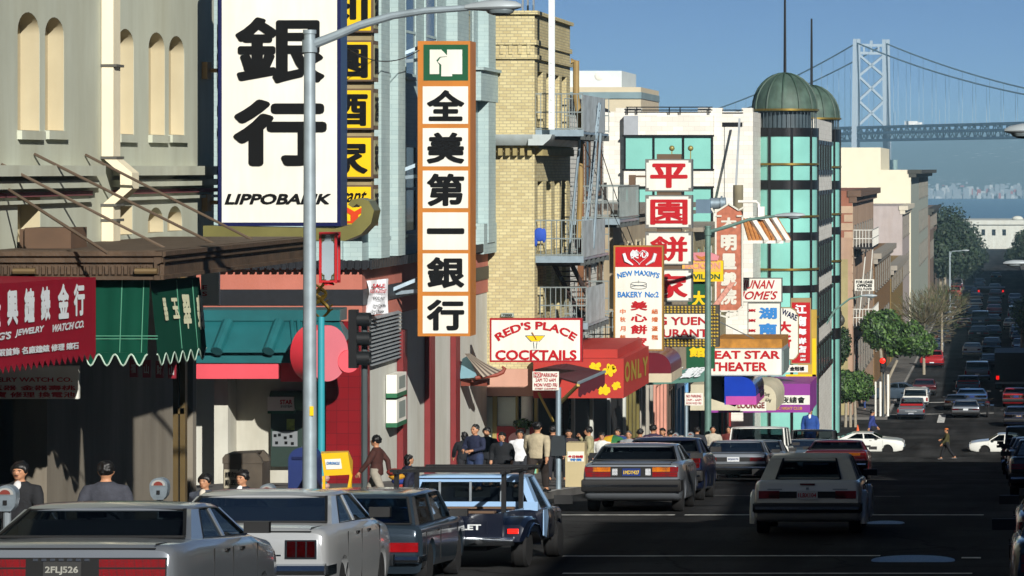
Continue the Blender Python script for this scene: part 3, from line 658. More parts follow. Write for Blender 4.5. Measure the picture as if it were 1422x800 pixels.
# fire escapes of D
def fire_escape(zf, x1=-11.45, y0=88.7, y1=94.6, bars=True, nm='fire_escape', lab='', panel=True, XF=XD):
    t = thing(nm, lab, 'fire escape', ((XF+x1)/2, (y0+y1)/2, zf-.1), 'fire escape balconies on the brick building')
    MB().box(XF+.003, x1, y0, y1, zf-.1, zf-.03).box(XF+.003, x1+.03, y0-.03, y0, zf-.16, zf+.02).build('platform', GALV, t)
    jo = MB()
    for i in range(6): yy = y0+.3+i*(y1-y0-.6)/5; jo.box(XF+.003, x1+.04, yy-.05, yy+.05, zf-.25, zf-.103)
    jo.build('joists', mat('joist_dark', '#3f4444', .7), t)
    r = MB()
    for z in (zf+.05, zf+.5, zf+1.0): r.bar((XF, y0, z), (x1, y0, z), .035); r.bar((XF, y1, z), (x1, y1, z), .035)
    n = 9
    for i in range(n+1): x_ = XF + (x1-XF)*i/n; r.bar((x_, y0, zf), (x_, y0, zf+1.0), .022); r.bar((x_, y1, zf), (x_, y1, zf+1.0), .022)
    if not panel:
        for z in (zf+.05, zf+1.0): r.bar((x1, y0, z), (x1, y1, z), .035)
        for i in range(24): yy = y0+(y1-y0)*i/23; r.bar((x1, yy, zf), (x1, yy, zf+1.0), .022)
    r.build('railing', mat('rail_grey', '#77807f', .55, .3, var=.15), t)
    if panel:
        p = MB(); ys = [y0 + (y1-y0)*i/30 for i in range(31)]
        prof = [(x1 + (.025 if i % 2 else 0) - (.35*(max(0, (yy-(y1-1.2)))/1.2)**2), yy) for i, yy in enumerate(ys)]
        p.prism(prof + [(x-.03, yy) for x, yy in reversed(prof)], 'z', zf-.02, zf+.98); 
        p.build('side_panel', mat('panel_galv', '#aab3b6', .55, .1, var=.2, scale=3, streak=.25), t, ang=20)
    return t
fire_escape(dz(181), lab='top fire escape balcony above the grey cornice of the yellow brick building')
fire_escape(dz(357), lab='middle fire escape balcony of the yellow brick building, with a blue shirt on its rail')
fire_escape(dz(452), y0=89.6, lab='lowest fire escape balcony of the yellow brick building, above the cocktail sign')
ld = MB(); Yl = 90.2
for a, b_ in (((762, 372), (745, 330)),): pass
for dx in (0, .32):
    ld.bar((PXx(812, 92)+dx*.0, 91.5+dx, dz(357)), (PXx(835, 92)+dx*.0, 91.5+dx, dz(140)), .05)
for k in range(22):
    f_ = k/21; z = dz(357) + (dz(140)-dz(357))*f_; x_ = PXx(812, 92) + (PXx(835, 92)-PXx(812, 92))*f_; ld.bar((x_, 91.5, z), (x_, 91.82, z), .03)
lo_ = ld.build('ladder', GALV); tag(lo_, 'steep steel ladder between the fire escape balconies of the brick building', 'ladder')
for (px0, py0, px1, py1, lab) in ((806, 185, 790, 355, 'left slanting steel stay pipe hanging between two fire escape balconies'), (834, 185, 824, 345, 'right slanting steel stay pipe hanging between two fire escape balconies')):
    o_ = MB().tube([P(px0, py0, 91), P(px1, py1, 91)], .04, 6).build('stay_pipe', GALV); tag(o_, lab, 'pipe')
stw = MB()
for dx in (0, .5):
    stw.bar((XD+.2+dx, 90.5, dz(365)), (XD+.75+dx, 92.5, dz(450)), .05, .16)
for k in range(12):
    f_ = k/11; stw.bar((XD+.2+.55*f_, 90.5+2*f_, dz(365)+(dz(450)-dz(365))*f_), (XD+.7+.55*f_, 90.5+2*f_, dz(365)+(dz(450)-dz(365))*f_), .16, .03)
so_ = stw.build('fire_stairs', mat('stair_rust', '#3d2f2a', .8)); tag(so_, 'rusty dark stair flight under the middle fire escape balcony', 'stairs')
po_ = MB(); x_ = PXx(767, 88.3); po_.bar((x_, 88.2, dz(180)), (x_, 88.2, dz(-40)), .16, .1)
for k in range(12): po_.box(x_-.03, x_+.03, 88.13, 88.15, dz(172-k*17)-.03, dz(172-k*17)+.03)
po_ = po_.build('antenna_mast', mat('mast_white', '#d5dad8', .5)); tag(po_, 'white perforated steel mast standing on the top fire escape balcony', 'mast')
o_ = MB().tube([P(793, 85, 91), P(800, 85, 91), P(800, 135, 91), P(808, 185, 91)], .09, 8).build('flue_pipe', mat('flue_tan', '#8a7346', .7, var=.2)); tag(o_, 'crooked tan flue pipe rising behind the top fire escape', 'pipe')
o_ = MB().tube([P(806, 195, 93.5), P(806, 262, 93.5), P(803, 330, 93.5)], .08, 8).build('flue_pipe', MATS['flue_tan']); tag(o_, 'straight tan pipe running down below the top fire escape', 'pipe')
sh = MB(); c_ = P(749, 326, 88.55); sh.ell((c_.x, c_.y, c_.z), (.17, .06, .19), 12, 8); sh.ell((c_.x-.1, c_.y, c_.z-.12), (.06, .04, .2), 8, 6); sh.ell((c_.x+.12, c_.y, c_.z-.02), (.07, .04, .2), 8, 6)
o_ = sh.build('hanging_shirt', mat('shirt_blue', '#2347a0', .8)); tag(o_, 'blue shirt hung over the middle fire escape rail', 'shirt')
# antennas on D
an = MB()
for px, y0, y1 in ((726, 18, -30), (733, 18, -12), (741, 18, -25)): an.bar((PXx(px, 90), 90, dz(y0)), (PXx(px, 90), 90, dz(y1)), .05)
o_ = an.build('roof_aerial', GREYM); tag(o_, 'thin grey aerial rods on the roof of the yellow brick building', 'aerial')
# --- E: lower buildings between the brick building and the glass tower
XE = -12.7
def eY(px): return -XE*F/(VX-px)
CLAP = brick('clapboard', '#d0cec4', '#c4c5be', '#8b8c88', 4.0, .14, .012, .8, bump=.5, streak=.2)
bE = thing('clapboard_house', 'white clapboard house with a dark gable roof behind the fire escapes', 'house', (-16, 101, wz(101)))
MB().box(-24, XE-.3, 96.2, 106, gz(100)-1, PZ(150, 98)).build('wall', CLAP, bE)
g_ = MB(); g_.prism([(-17.5, PZ(150, 98)), (-13.0, PZ(150, 98)), (-13.0, PZ(148, 98)), (-15.2, PZ(108, 98)), (-17.5, PZ(148, 98))], 'y', 96.2, 106); g_.build('gable', CLAP, bE)
g_ = MB(); g_.prism([(-12.8, PZ(150, 98)), (-12.85, PZ(145, 98)), (-15.2, PZ(104, 98)), (-17.7, PZ(145, 98)), (-17.7, PZ(150, 98)), (-15.2, PZ(109, 98))], 'y', 96.0, 106.2); g_.build('roof', mat('roof_dark', '#22252a', .85), bE)
for z0 in (PZ(270, 98), PZ(360, 98), PZ(440, 98)):
    for a in (101.2, 104.2): window_s(bE, XE-.3, a, a+1.1, z0, z0+1.7, mat('sash_brown', '#4b3626', .6))
tb = MB()
for px, yy in ((808, 96.1), (820, 99.5)): tb.box(XE-.3, XE-.12, yy, yy+.14, gz(100)-.5, PZ(160, 98))
split_parts(tb.build('timber_post', mat('timber_brown', '#6b4528', .8, var=.2), bE))
bE2 = thing('low_shop_building', 'low tan shop building with cluttered roof edge behind the bakery signs', 'building', (-17, 118, wz(118)))
TAN = mat('tan_plaster', '#9c8f78', .85, var=.12, scale=.8, streak=.2)
MB().box(-24, XE, 106.1, 133.8, gz(107)-1, PZ(300, 107)).build('wall', TAN, bE2)
MB().box(-24, XE+.25, 106, 133.85, PZ(300, 107), PZ(292, 107)).box(-24, XE+.12, 106.05, 133.8, PZ(312, 107), PZ(306, 107)).build('cornice', mat('cornice_tan', '#8b8376', .8, streak=.2), bE2)
for a in (107.5, 110, 112.5, 115, 118, 121, 124, 127, 130):
    window_s(bE2, XE+.01, a, a+1.3, PZ(300, 107)-2.6, PZ(300, 107)-.9, mat('sash_cream', '#b3a98e', .6))
MB().box(-16, -13.5, 108, 111, PZ(292, 107), PZ(292, 107)+.9).box(-15, -14.2, 113, 115, PZ(292, 107), PZ(292, 107)+1.3).build('roof_shed', mat('shed_dark', '#45423c', .8), bE2)
for lab, zf, y0_, y1_ in (('small mesh sided balcony beside the bakery sign, high above the red awning', PZ(303, 100), 97.5, 103), ('small mesh sided balcony below the galvanised one, just above the red awning', PZ(480, 100), 97.0, 101.5)):
    fire_escape(zf, x1=-11.5, y0=y0_, y1=y1_, nm='mesh_balcony', lab=lab, panel=False, XF=XE-.3)
bE3 = thing('theatre_building', 'olive brown theatre building with tall windows beside the glass tower', 'building', (-17, 141, wz(141)))
MB().box(-24, XE, 134, 149.6, gz(134)-1, PZ(322, 134)).build('wall', mat('olive_plaster', '#8c8468', .85, var=.12, streak=.2), bE3)
MB().box(-24, XE+.4, 133.95, 149.6, PZ(322, 134), PZ(316, 134)).build('cornice', MATS['cornice_tan'], bE3)
for a in (135, 138, 141, 144, 147):
    for z0 in (PZ(455, 134), PZ(395, 134)): window_s(bE3, XE+.01, a, a+1.5, z0, z0+1.5, mat('sash_olive', '#6e6747', .6))
# clay tile canopy with white ribs
ca = thing('tiled_canopy', 'orange clay tile canopy with white sloping ribs above the theatre signs', 'canopy', P(1065, 335, 126))
tm = MB(); Yt = 126.0
for k in range(11):
    px = 1033 + k*4.6; a = P(px, 305, Yt+1.2); b_ = P(px+8+k*.9, 333, Yt); tm.tube([a, b_], .075, 8)
tm.build('tiles', mat('clay_tile', '#b0763f', .8, var=.25, scale=6), ca)
rb = MB()
for px in (1044, 1062, 1074): rb.bar(P(px, 303, Yt+1), P(px+20, 335, Yt-.15), .2, .14)
rb.box(P(1030,1,Yt).x, P(1088,1,Yt).x, Yt-.1, Yt+.05, PZ(338, Yt), PZ(334, Yt)); split_parts(rb.build('rib', WHITE, ca))
vp = MB(); vp.tube([P(1025, 280, 127), P(1051, 280, 127), P(1053, 283, 127), P(1053, 305, 127)], .06, 8); vp.build('vent_pipe', WHITE, ca)
MB().box(P(1053,1,127).x, P(1062,1,127).x, 126.8, 127.1, PZ(305, 127), PZ(287, 127)).build('vent_box', WHITE, ca)
mm = thing('roof_fan', 'blue grey roof fan motor with a pipe beside the white marble wall', 'fan', P(985, 292, 124))
f_ = MB(); f_.box(P(968,1,124).x, P(988,1,124).x, 123.5, 124.5, PZ(296, 124), PZ(277, 124)); f_.build('fan_housing', mat('fan_blue', '#5d7384', .5, .3), mm)
f_ = MB(); f_.tube([P(986, 283, 124), P(1008, 282, 124)], .22, 14); f_.tube([P(1001, 282, 124), P(1003, 282, 124)], .28, 14); f_.build('fan_duct', GALV, mm)
ch = MB(); ch.cyl(P(1025, 305, 128), P(1025, 257, 128), .2, 14); o_ = ch.build('chimney_stack', mat('stack_olive', '#77705a', .8, var=.2)); tag(o_, 'short olive chimney stack between the pagoda sign and the glass tower', 'chimney')
# --- F: white marble bank with glass corner towers
MARB = brick('white_marble', '#d9d6cc', '#c9c5ba', '#b3b0a6', .5, .22, .006, .5, bump=.1, streak=.06)
TG = mat('teal_glass', '#7ab5aa', .12, var=.14, scale=.5, spec=.7); BRZ = mat('black_bronze', '#0e0c0d', .35, var=.2); GOLD = mat('gold_rail', '#8a7437', .35, .8)
bF = thing('marble_office', 'white marble office building with teal glass bays and two domed glass corner towers', 'building', (-14, 164, gz(160)))
def fz(py): return PZ(py, 151)
MB().box(-27, -11.56, 151, 180, gz(150)-1, fz(155)).box(-11.559, -10.4, 158, 180, gz(150)-1, fz(156)).build('wall', MARB, bF)
pb = MB()
for a, b_ in ((855, 890), (969, 1003), (1030, 1045)): pb.box(PXx(a, 151), PXx(b_, 151), 150.99, 151.6, fz(170), fz(150))
split_parts(pb.build('parapet', MARB, bF))
bay = MB(); bay.box(PXx(868, 151), PXx(992, 151), 150.5, 150.998, fz(189), fz(160)).box(PXx(868, 151), PXx(992, 151), 150.5, 150.998, fz(260), fz(236)); bay.build('bay_band', MARB, bF)
MB().box(PXx(868, 151), PXx(888, 151), 150.48, 150.52, fz(188), fz(161)).build('grey_slab', mat('grey_marble', '#92979c', .5), bF)
for y0, y1 in ((236, 189), (330, 260)):
    gl = MB(); gl.box(PXx(869, 151), PXx(991, 151), 150.6, 150.9, fz(y0), fz(y1)); wv_ = gl.build('window', TG, bF)
    fr = MB()
    for px in (868, 908, 949, 989): fr.box(PXx(px, 151), PXx(px+2.5, 151), 150.52, 150.62, fz(y0), fz(y1))
    for py in (y1, y0): fr.box(PXx(866, 151), PXx(993, 151), 150.45, 150.62, fz(py+1), fz(py-1.5))
    fr.build('frame', BRZ, wv_)
rl = MB()
for py in (151, 155): rl.bar((PXx(870, 151), 150.8, fz(py-2)), (PXx(990, 151), 150.8, fz(py-2)), .05); rl.bar((PXx(1003, 151), 151, fz(py+2)), (PXx(1032, 151), 151, fz(py+2)), .05)
for px in (872, 885, 930, 945, 985): rl.bar((PXx(px, 151), 150.8, fz(160)), (PXx(px, 151), 150.8, fz(149)), .05)
rl.build('roof_rail', BRZ, bF)
MB().box(PXx(1003, 151), PXx(1031, 151), 150.97, 151, fz(176), fz(170)).build('black_vent', BRZ, bF)
jn = MB()
jn.box(PXx(1005.5, 151), PXx(1006.5, 151), 150.985, 151, fz(330), fz(176)); jn.build('wall_joint', mat('joint_grey', '#6f6f6c', .9), bF)
dg = MB(); dg.bar(P(1021, 275, 148), P(1027, 165, 150), .09); dg.build('drain_pipe', mat('pipe_grey', '#9aa0a4', .5, .3), bF)
def gtower(cx, cy, rr_, zs):
    c = (cx, cy, 0); n = 28
    z = lambda py: PZ(py, cy)
    t = MB()
    for a, b_ in zs['glass']: t.lathe([(rr_, z(b_)), (rr_, z(a))], c, n)
    g1 = t.build('tower_glass', TG, bF)
    t = MB()
    for a, b_ in zs['band']: t.lathe([(rr_-.1, z(b_)), (rr_+.04, z(b_)), (rr_+.04, z(a)), (rr_-.1, z(a))], c, n)
    for q in range(0, 360, 40):
        x_, y_ = cx + (rr_+.01)*math.cos(R(q+6)), cy + (rr_+.01)*math.sin(R(q+6)); t.bar((x_, y_, z(zs['band'][0][0])), (x_, y_, gz(160)), .13, .1)
    t.build('spandrel', BRZ, g1)
    t = MB()
    for py in zs['rail']: t.lathe([(rr_+.03, z(py)-.05), (rr_+.1, z(py)-.05), (rr_+.1, z(py)+.05), (rr_+.03, z(py)+.05)], c, n)
    t.build('gold_rail', GOLD, g1)
    t = MB(); a, b_ = zs['drum']; t.lathe([(rr_*.82, z(b_)), (rr_*.82, z(a))], c, n)
    for q in range(0, 360, 8): x_, y_ = cx + rr_*.97*math.cos(R(q)), cy + rr_*.97*math.sin(R(q)); t.bar((x_, y_, z(b_)), (x_, y_, z(a)), .03)
    t.build('drum', mat('drum_dark', '#39464c', .5, var=.2), bF)
    top, base = zs['dome']; H = z(top)-z(base); t = MB()
    prof = [(rr_*.985*math.cos(u)+.0, z(base)+H*math.sin(u)) for u in [math.pi/2*k/12 for k in range(13)]]
    t.lathe([(rr_*1.0, z(base)-.12), (rr_*1.02, z(base)-.1), (rr_*1.02, z(base))] + prof, c, 32)
    d = t.build('dome', mat('copper_patina', '#4a5f54', .6, .2, var=.35, scale=1.6, streak=.4), bF)
    t = MB()
    for q in range(0, 360, 30):
        pts = [(cx + (rr_+.0)*math.cos(u)*math.cos(R(q)), cy + rr_*math.cos(u)*math.sin(R(q)), z(base)+H*math.sin(u)+.01) for u in [math.pi/2*k/8 for k in range(9)]]
        t.tube(pts, .05, 5)
    t.build('dome_rib', mat('rib_patina', '#2c4236', .6), d)
    t = MB(); t.tube([(cx, cy, z(top)-.1), (cx, cy, z(zs['spike']))], [.075, .05], 8); t.build('spire', BRZ, d)
gtower(PXx(1090, 157), 157, 45*157/F, dict(glass=[(190, 250), (263, 322), (333, 395), (405, 480), (490, 600)], band=[(178, 190), (250, 263), (322, 333), (395, 405), (480, 490)], rail=[153, 228, 300, 373, 440], drum=(153, 178), dome=(102, 152), spike=-14))
gtower(PXx(1127, 175), 175, 39*175/F, dict(glass=[(197, 251), (263, 315), (325, 382), (392, 455), (470, 600)], band=[(180, 197), (251, 263), (315, 325), (382, 392), (455, 470)], rail=[165, 232, 297, 362], drum=(165, 180), dome=(119, 164), spike=26))
sfc = MB(); XS = -8.98
sfc.box(-10.7, XS, 157.8, 172, gz(160)-1, PZ(168, 165)); sfc.build('south_wall', MARB, bF)
for fl_ in range(5):
    z1 = PZ(196 + fl_*68, 165); z0 = z1 - 1.3*40*165/F*.9
    for a in [158.3 + k*2.3 for k in range(6)]:
        gq = MB().box(XS-.05, XS+.04, a, a+1.5, z0, z1); wq = gq.build('window', TG, bF)
        MB().box(XS, XS+.1, a-.12, a, z0, z1).box(XS, XS+.1, a, a+1.5, z1-.2, z1).box(XS, XS+.1, a, a+1.5, z0, z0+.25).build('frame', BRZ, wq)
# far penthouse behind
fb = thing('penthouse_block', 'distant cream rooftop block with a white penthouse behind the marble wall', 'building', (-24, 195, gz(195)))
MB().box(-32, PXx(890, 190), 190, 200, gz(190), PZ(121, 190)).build('wall', mat('cream_wall', '#b8ae95', .85, var=.05), fb)
MB().box(-32, PXx(891, 190), 189.9, 200, PZ(137, 190), PZ(128, 190)).build('grey_band', mat('band_grey', '#6f8489', .8), fb)
pt = MB(); pt.box(PXx(790, 190), PXx(862, 190), 190.5, 198, PZ(121, 190), PZ(98, 190)); pt.build('penthouse', mat('metal_white', '#c3cbc9', .5, var=.06), fb)
o2 = MB(); c1 = P(832, 106, 190.5); o2.ell(c1, (.28, .06, .25), 14, 8); o2.build('roof_vent', WHITE, fb)
# --- block 3, beyond the cross street
XG = -8.7
def gY(px): return -XG*F/(VX-px)
def corniced(name, label, y0, y1, xf, ztop_, wall_m, south=None, cor=None, west_x=-24, levels=(), wm=None, cd=.5):
    b = thing(name, label, 'building', ((west_x+xf)/2, (y0+y1)/2, wz(y0)))
    MB().box(west_x, xf-.02, y0, y1, gz(y0)-1, ztop_).build('wall', wall_m, b)
    MB().box(xf-.019, xf, y0+.002, y1, gz(y0)-1, ztop_-.01).build('street_front', south or wall_m, b)
    if cor: MB().box(xf-.3, xf+cd, y0-.1, y1, ztop_-.35, ztop_+.02).box(xf-.2, xf+cd*.5, y0-.05, y1, ztop_-.7, ztop_-.353).build('cornice', cor, b)
    for z0, hgt, a0, st_, wd in levels:
        a = y0 + a0
        while a + wd < y1 - .3: window_s(b, xf+.005, a, a+wd, z0, z0+hgt, wm or mat('sash_grey', '#6a665e', .6)); a += st_
    return b
BRR = mat('redbrown_wall', '#8a5a48', .9, var=.08, streak=.1)
b1 = corniced('redbrown_building', 'red brown walled building with stone quoins and a deep cornice beyond the cross street', 190, 221, XG, PZ(264, 196), BRR, mat('tan_front', '#a48a74', .85, var=.1, streak=.2), mat('cornice_brown', '#5e4a3c', .8), levels=[(-5.2, 1.9, 2, 3.6, 1.4), (-8.6, 1.9, 2, 3.6, 1.4), (-12.6, 2.4, 2, 3.6, 2.2)])
qn = MB()
for i in range(14): z = PZ(264, 196)-.9-.5*i; qn.box(XG-.5 if i % 2 else XG-.8, XG+.02, 189.98, 190.5, z-.42, z)
split_parts(qn.build('quoin', mat('quoin_tan', '#a68f78', .85), b1))
MB().box(-24, XG-.03, 189.96, 190, gz(190), PZ(330, 190)).build('pink_wall', mat('pinkish_wall', '#a58a76', .85, var=.08, streak=.15), b1)
MB().box(PXx(1160, 190), PXx(1178, 190)-.02, 189.9, 189.96, gz(190), PZ(360, 190)).build('olive_pilaster', mat('olive_stone', '#9a9068', .85, var=.1, streak=.2), b1)
fe = thing('fire_escape', 'small fire escape hanging over the far corner by the leasing notice', 'fire escape', (XG+.5, 196, -6))
MB().box(XG+.003, XG+1.1, 191, 201, PZ(342, 193)-.12, PZ(342, 193)).box(XG+.003, XG+1.1, 191, 201, -9.35, -9.25).build('platform', BLACKM, fe)
r = MB()
for z_ in (PZ(342, 193), -9.25):
    for z in (.5, 1.0): r.bar((XG, 191, z_+z), (XG+1.1, 191, z_+z), .05); r.bar((XG+1.1, 191, z_+z), (XG+1.1, 201, z_+z), .05)
    for k in range(7): r.bar((XG+1.1*k/6, 191, z_), (XG+1.1*k/6, 191, z_+1), .035)
    for k in range(20): r.bar((XG+1.1, 191+k*.52, z_), (XG+1.1, 191+k*.52, z_+1), .035)
r.bar((XG+.3, 191.2, -9.2), (XG+.6, 195, PZ(342, 193)), .06); r.bar((XG+.8, 191.2, -9.2), (XG+1.0, 195, PZ(342, 193)), .06)
r.build('railing', mat('rail_white', '#b9b9b2', .5), fe)
b2 = corniced('brick_shop_house', 'narrow brown brick house with a white pole, third from the cross street', 221.2, 253, XG+.05, PZ(352, 222), brick('brown_brick', '#8c6d49', '#7c5f3e', '#5f4d38', .25, .09), None, mat('cornice_grey', '#8b857a', .8), levels=[(-8.4, 1.7, 2, 4, 1.3), (-12.5, 2.3, 2, 4, 2)])
b3 = corniced('yellow_brick_house', 'low yellow brown brick house before the lavender wall', 253.2, 284, XG+.1, PZ(369, 254), brick('tan_brick', '#8e7648', '#7f6a40', '#61532f', .25, .09), None, MATS['cornice_grey'], levels=[(-9.6, 1.6, 2, 4, 1.3)])
b4 = corniced('lavender_building', 'pale lavender grey building with a blank side wall', 284.2, 306, XG+.05, PZ(286, 286), mat('lavender_wall', '#a39a98', .85, var=.05, streak=.1), None, mat('cornice_cream', '#bdb6a4', .8), levels=[(-6, 1.9, 2, 4, 1.4), (-9.6, 1.9, 2, 4, 1.4)])
b5 = corniced('white_building', 'large cream white building with a stepped roofline and dark cornice at the far end', 306.2, 378, XG+.2, PZ(236, 308), mat('cream_white', '#cdc7b0', .85, var=.03), mat('greygreen_front', '#8f968c', .85, var=.05), mat('cornice_dark', '#3a3c38', .8), levels=[(z, 2.2, 30, 6, 2) for z in (-3, -6.5, -10)], cd=1.0)
MB().box(-24, PXx(1223, 306.2), 306.25, 330, PZ(236, 308), PZ(205, 307)).build('upper_step', MATS['cream_white'], b5)
b6 = corniced('dark_building', 'dark narrow building past the white one, shaded beside the trees', 378.5, 420, XG+.4, PZ(290, 380), mat('brown_plaster', '#6a5a4f', .9), None, MATS['cornice_dark'], levels=[(z, 2, 2, 5, 1.6) for z in (-7, -10.5)])
# pier building and far street end
pbu = thing('pier_building', 'long low white pier building with square windows at the end of the street', 'building', (0, 805, -20))
MB().box(-9.5, 40, 800, 830, -24, PZ(312, 800)).build('wall', mat('pier_white', '#b9bcb4', .85, var=.06, streak=.1), pbu)
MB().box(-10, 40, 799.5, 830, PZ(312, 800), PZ(306, 800)).build('parapet', MATS['pier_white'], pbu)
for k in range(9):
    x_ = PXx(1363 + k*14.5, 800)
    if k == 3: continue
    window_w(pbu, 799.98, x_, x_+.9, PZ(327, 800), PZ(318.5, 800), mat('sash_dark', '#3d4644', .6))
rv = MB(); rv.ell((PXx(1413, 805), 808, PZ(306, 800)+.3), (1.4, 1, .7), 12, 6); rv.build('roof_vent', MATS['pier_white'], pbu)
# --- right side of the street (mostly outside the frame; it shades the road)
RW = mat('brown_masonry', '#7a6552', .9, var=.12, streak=.2)
def south_building(y0, y1, hgt, x0=6.7, lab=''):
    b = thing('street_building', lab, 'building', (x0+6, (y0+y1)/2, gz(y1)))
    zt_ = gz((y0+y1)/2) + hgt
    MB().box(x0, x0+14, y0, y1, gz(y1)-1, zt_).build('wall', RW, b)
    MB().box(x0-.35, x0, y0, y1, zt_-.4, zt_).build('cornice', MATS['cornice_brown'], b)
    m = MB(); a = y0+1.5
    while a+1.4 < y1:
        for k in range(int(hgt//3.2)): m.box(x0-.06, x0, a, a+1.4, gz(a)+1+3.2*k, gz(a)+2.9+3.2*k)
        a += 3
    split_parts(m.build('window', WGLASS, b))
for i, (y0, y1, hgt, lab) in enumerate([(-112, -62, 7.3, 'brown masonry row building farthest behind the viewer on the right side'), (-61.5, -10, 8.5, 'brown masonry row building behind the viewer on the right side'), (-9.5, 26, 9.8, 'brown masonry row building beside the viewer on the right side'), (26.5, 58, 10.6, 'brown masonry row building before the nearer corner on the right side'), (66, 117, 9.7, 'brown masonry row building after the nearer corner on the right side'),
        (187, 262, 11, 'tall brown masonry building on the right side past the cross street'), (263, 380, 12, 'tall brown masonry building on the right side nearer the pier'), (381, 520, 12, 'tall brown masonry building on the right side farthest down the street')]):
    south_building(y0, y1, hgt, 6.7 if i < 5 else 7.2, lab)
south_building(118, 153, 2.6, 7.5, 'low one storey masonry building on the right side before the cross street')
# ---------------------------------------------------------------- signs
SW = mat('sign_white', '#d4d4cc', .4, var=.04, streak=.1, spec=.25); SBLK = mat('letter_black', '#060607', .6, var=.05, spec=.15); SRED = mat('letter_red', '#a80d18', .4, var=.05)
SBLU = mat('letter_blue', '#2f74b5', .4, var=.05); SYEL = mat('sign_yellow', '#d9b40c', .4, var=.05); SORG = mat('sign_orange', '#b06d24', .5, var=.08, streak=.1)
SGRN = mat('sign_green', '#0a4a2c', .45, var=.08); NAVY = mat('sign_navy', '#0e1440', .3, var=.1); SGREY = mat('sign_frame_grey', '#6a6a66', .5, .2, var=.1)
LWHITE = mat('letter_white', '#cfd3d6', .6, var=.04); LCREAM = mat('letter_cream', '#c8c8a8', .7, var=.04); SBRN = mat('sign_brown', '#5a4734', .6, var=.1)
HG = 'signs hanging over the pavement'
def charcol(parent, chars, x0, x1, ys, Y, m, bold=.03, name='lettering'):
    return lettering(parent, [(c, x0, a, x1, b, bold) for c, (a, b) in zip(chars, ys)], m, Y, name)
# bank sign, two big characters
s = signbox('bank_sign', 'tall white sign with two huge black characters in a dark navy frame on the left', (303, -60, 473, 314), 55, .55, NAVY, SW, 5)
lettering(s, [('銀', 327, 24, 451, 116, .03), ('行', 324, 138, 454, 231, .045)], SBLK, 54.995); lettering(s, [('LIPPOBANK', 312, 269, 462, 284, .04, .035)], SBLK, 54.995)
m = MB(); xa, xb = PXx(288, 55.6), PXx(302, 55.1); m.add([(xa, 56.4, PZ(305, 55)), (xb, 55.1, PZ(310, 55)), (xb, 55.1, PZ(-60, 55)), (xa, 56.4, PZ(-60, 55)), (xa+.1, 56.5, PZ(305, 55)), (xb+.1, 55.3, PZ(310, 55)), (xb+.1, 55.3, PZ(-60, 55)), (xa+.1, 56.5, PZ(-60, 55))], [(0, 1, 2, 3), (4, 7, 6, 5), (0, 4, 5, 1), (2, 6, 7, 3), (0, 3, 7, 4), (1, 5, 6, 2)])
sp_ = m.build('side_panel', mat('navy_gloss', '#1a2440', .12, var=.3, scale=1, spec=.8), s)
m = MB(); w_ = lambda f_, z: Vector((xa + (xb-xa)*f_, 56.4-1.3*f_, z))
for c_, za, zb_ in (('銀', PZ(128, 55), PZ(28, 55)), ('行', PZ(250, 55), PZ(140, 55))): put(m, c_, w_(.25, za), w_(.95, za), w_(.25, zb_), .03, lift=.01)
m.build('lettering', SBLK, sp_, ang=0, recalc=False)
gb = MB(); z = lambda py: PZ(py, 55.2); pts = [(288, 313), (470, 317), (492, 312), (506, 298), (507, 287), (500, 283), (494, 288), (488, 284), (493, 277), (505, 275), (517, 279), (524, 292), (520, 310), (506, 325), (484, 334), (288, 331)]
gb.prism([(PXx(a, 55.2), z(b)) for a, b in pts], 'y', 54.9, 55.5); gb.build('scroll_base', mat('brass_sheet', '#8f8a55', .35, .7, var=.15, scale=2), s)
# yellow restaurant column
s = thing('restaurant_sign', 'column of yellow panels with black characters partly behind the big white sign', 'sign', P(482, 314, 70.3), HG)
YR = 70.3
pn = [(-16, 45), (56, 113), (123, 180), (189, 248), (257, 314)]
for (a, b), c in zip(pn, '利園酒家R'):
    m = MB(); pbox(m, 445, a, 518, b, YR, .6); k = m.build('casing', SBRN, s)
    m = MB(); pbox(m, 447, a+2.5, 515, b-2.5, YR-.006, .02); f_ = m.build('face_panel', SYEL, k)
    m = MB(); z0, z1 = PZ(b-2.5, YR), PZ(a+2.5, YR); x_ = PXx(518, YR); m.box(x_, x_+.01, YR+.08, YR+.55, z0+.05, z1-.05); m.build('side_panel', mat('panel_khaki', '#8f8c6a', .5, var=.2), k)
    m = MB(); put(m, c if c != 'R' else '酒', (x_+.01, YR+.12, z0+.12), (x_+.01, YR+.52, z0+.12), (x_+.01, YR+.12, z1-.12), .03); m.build('side_lettering', SBLK, k, ang=0, recalc=False)
    if c != 'R': lettering(s, [(c, 449 if c != '家' else 445, a+6, 511, b-5, .035)], SBLK, YR-.006)
lettering(s, [('Restaurant', 420, 262, 512, 281, .02, .06)], SBLK, YR-.006)
m = MB()
put(m, 'Y', P(472, 309, YR), P(513, 309, YR), P(472, 288, YR), .04, lift=.02); put(m, '—', P(480, 310, YR), P(505, 310, YR), P(480, 307, YR), .02, lift=.021)
m.build('cocktail_emblem', mat('emblem_red', '#c03a12', .4), s, ang=0, recalc=False)
for a, b in ((45, 56), (113, 123), (180, 189), (248, 257)):
    m = MB(); pbox(m, 450, a, 516, b, YR+.15, .3); m.build('neck', mat('neck_tan', '#8a7c5a', .7, var=.2), s)
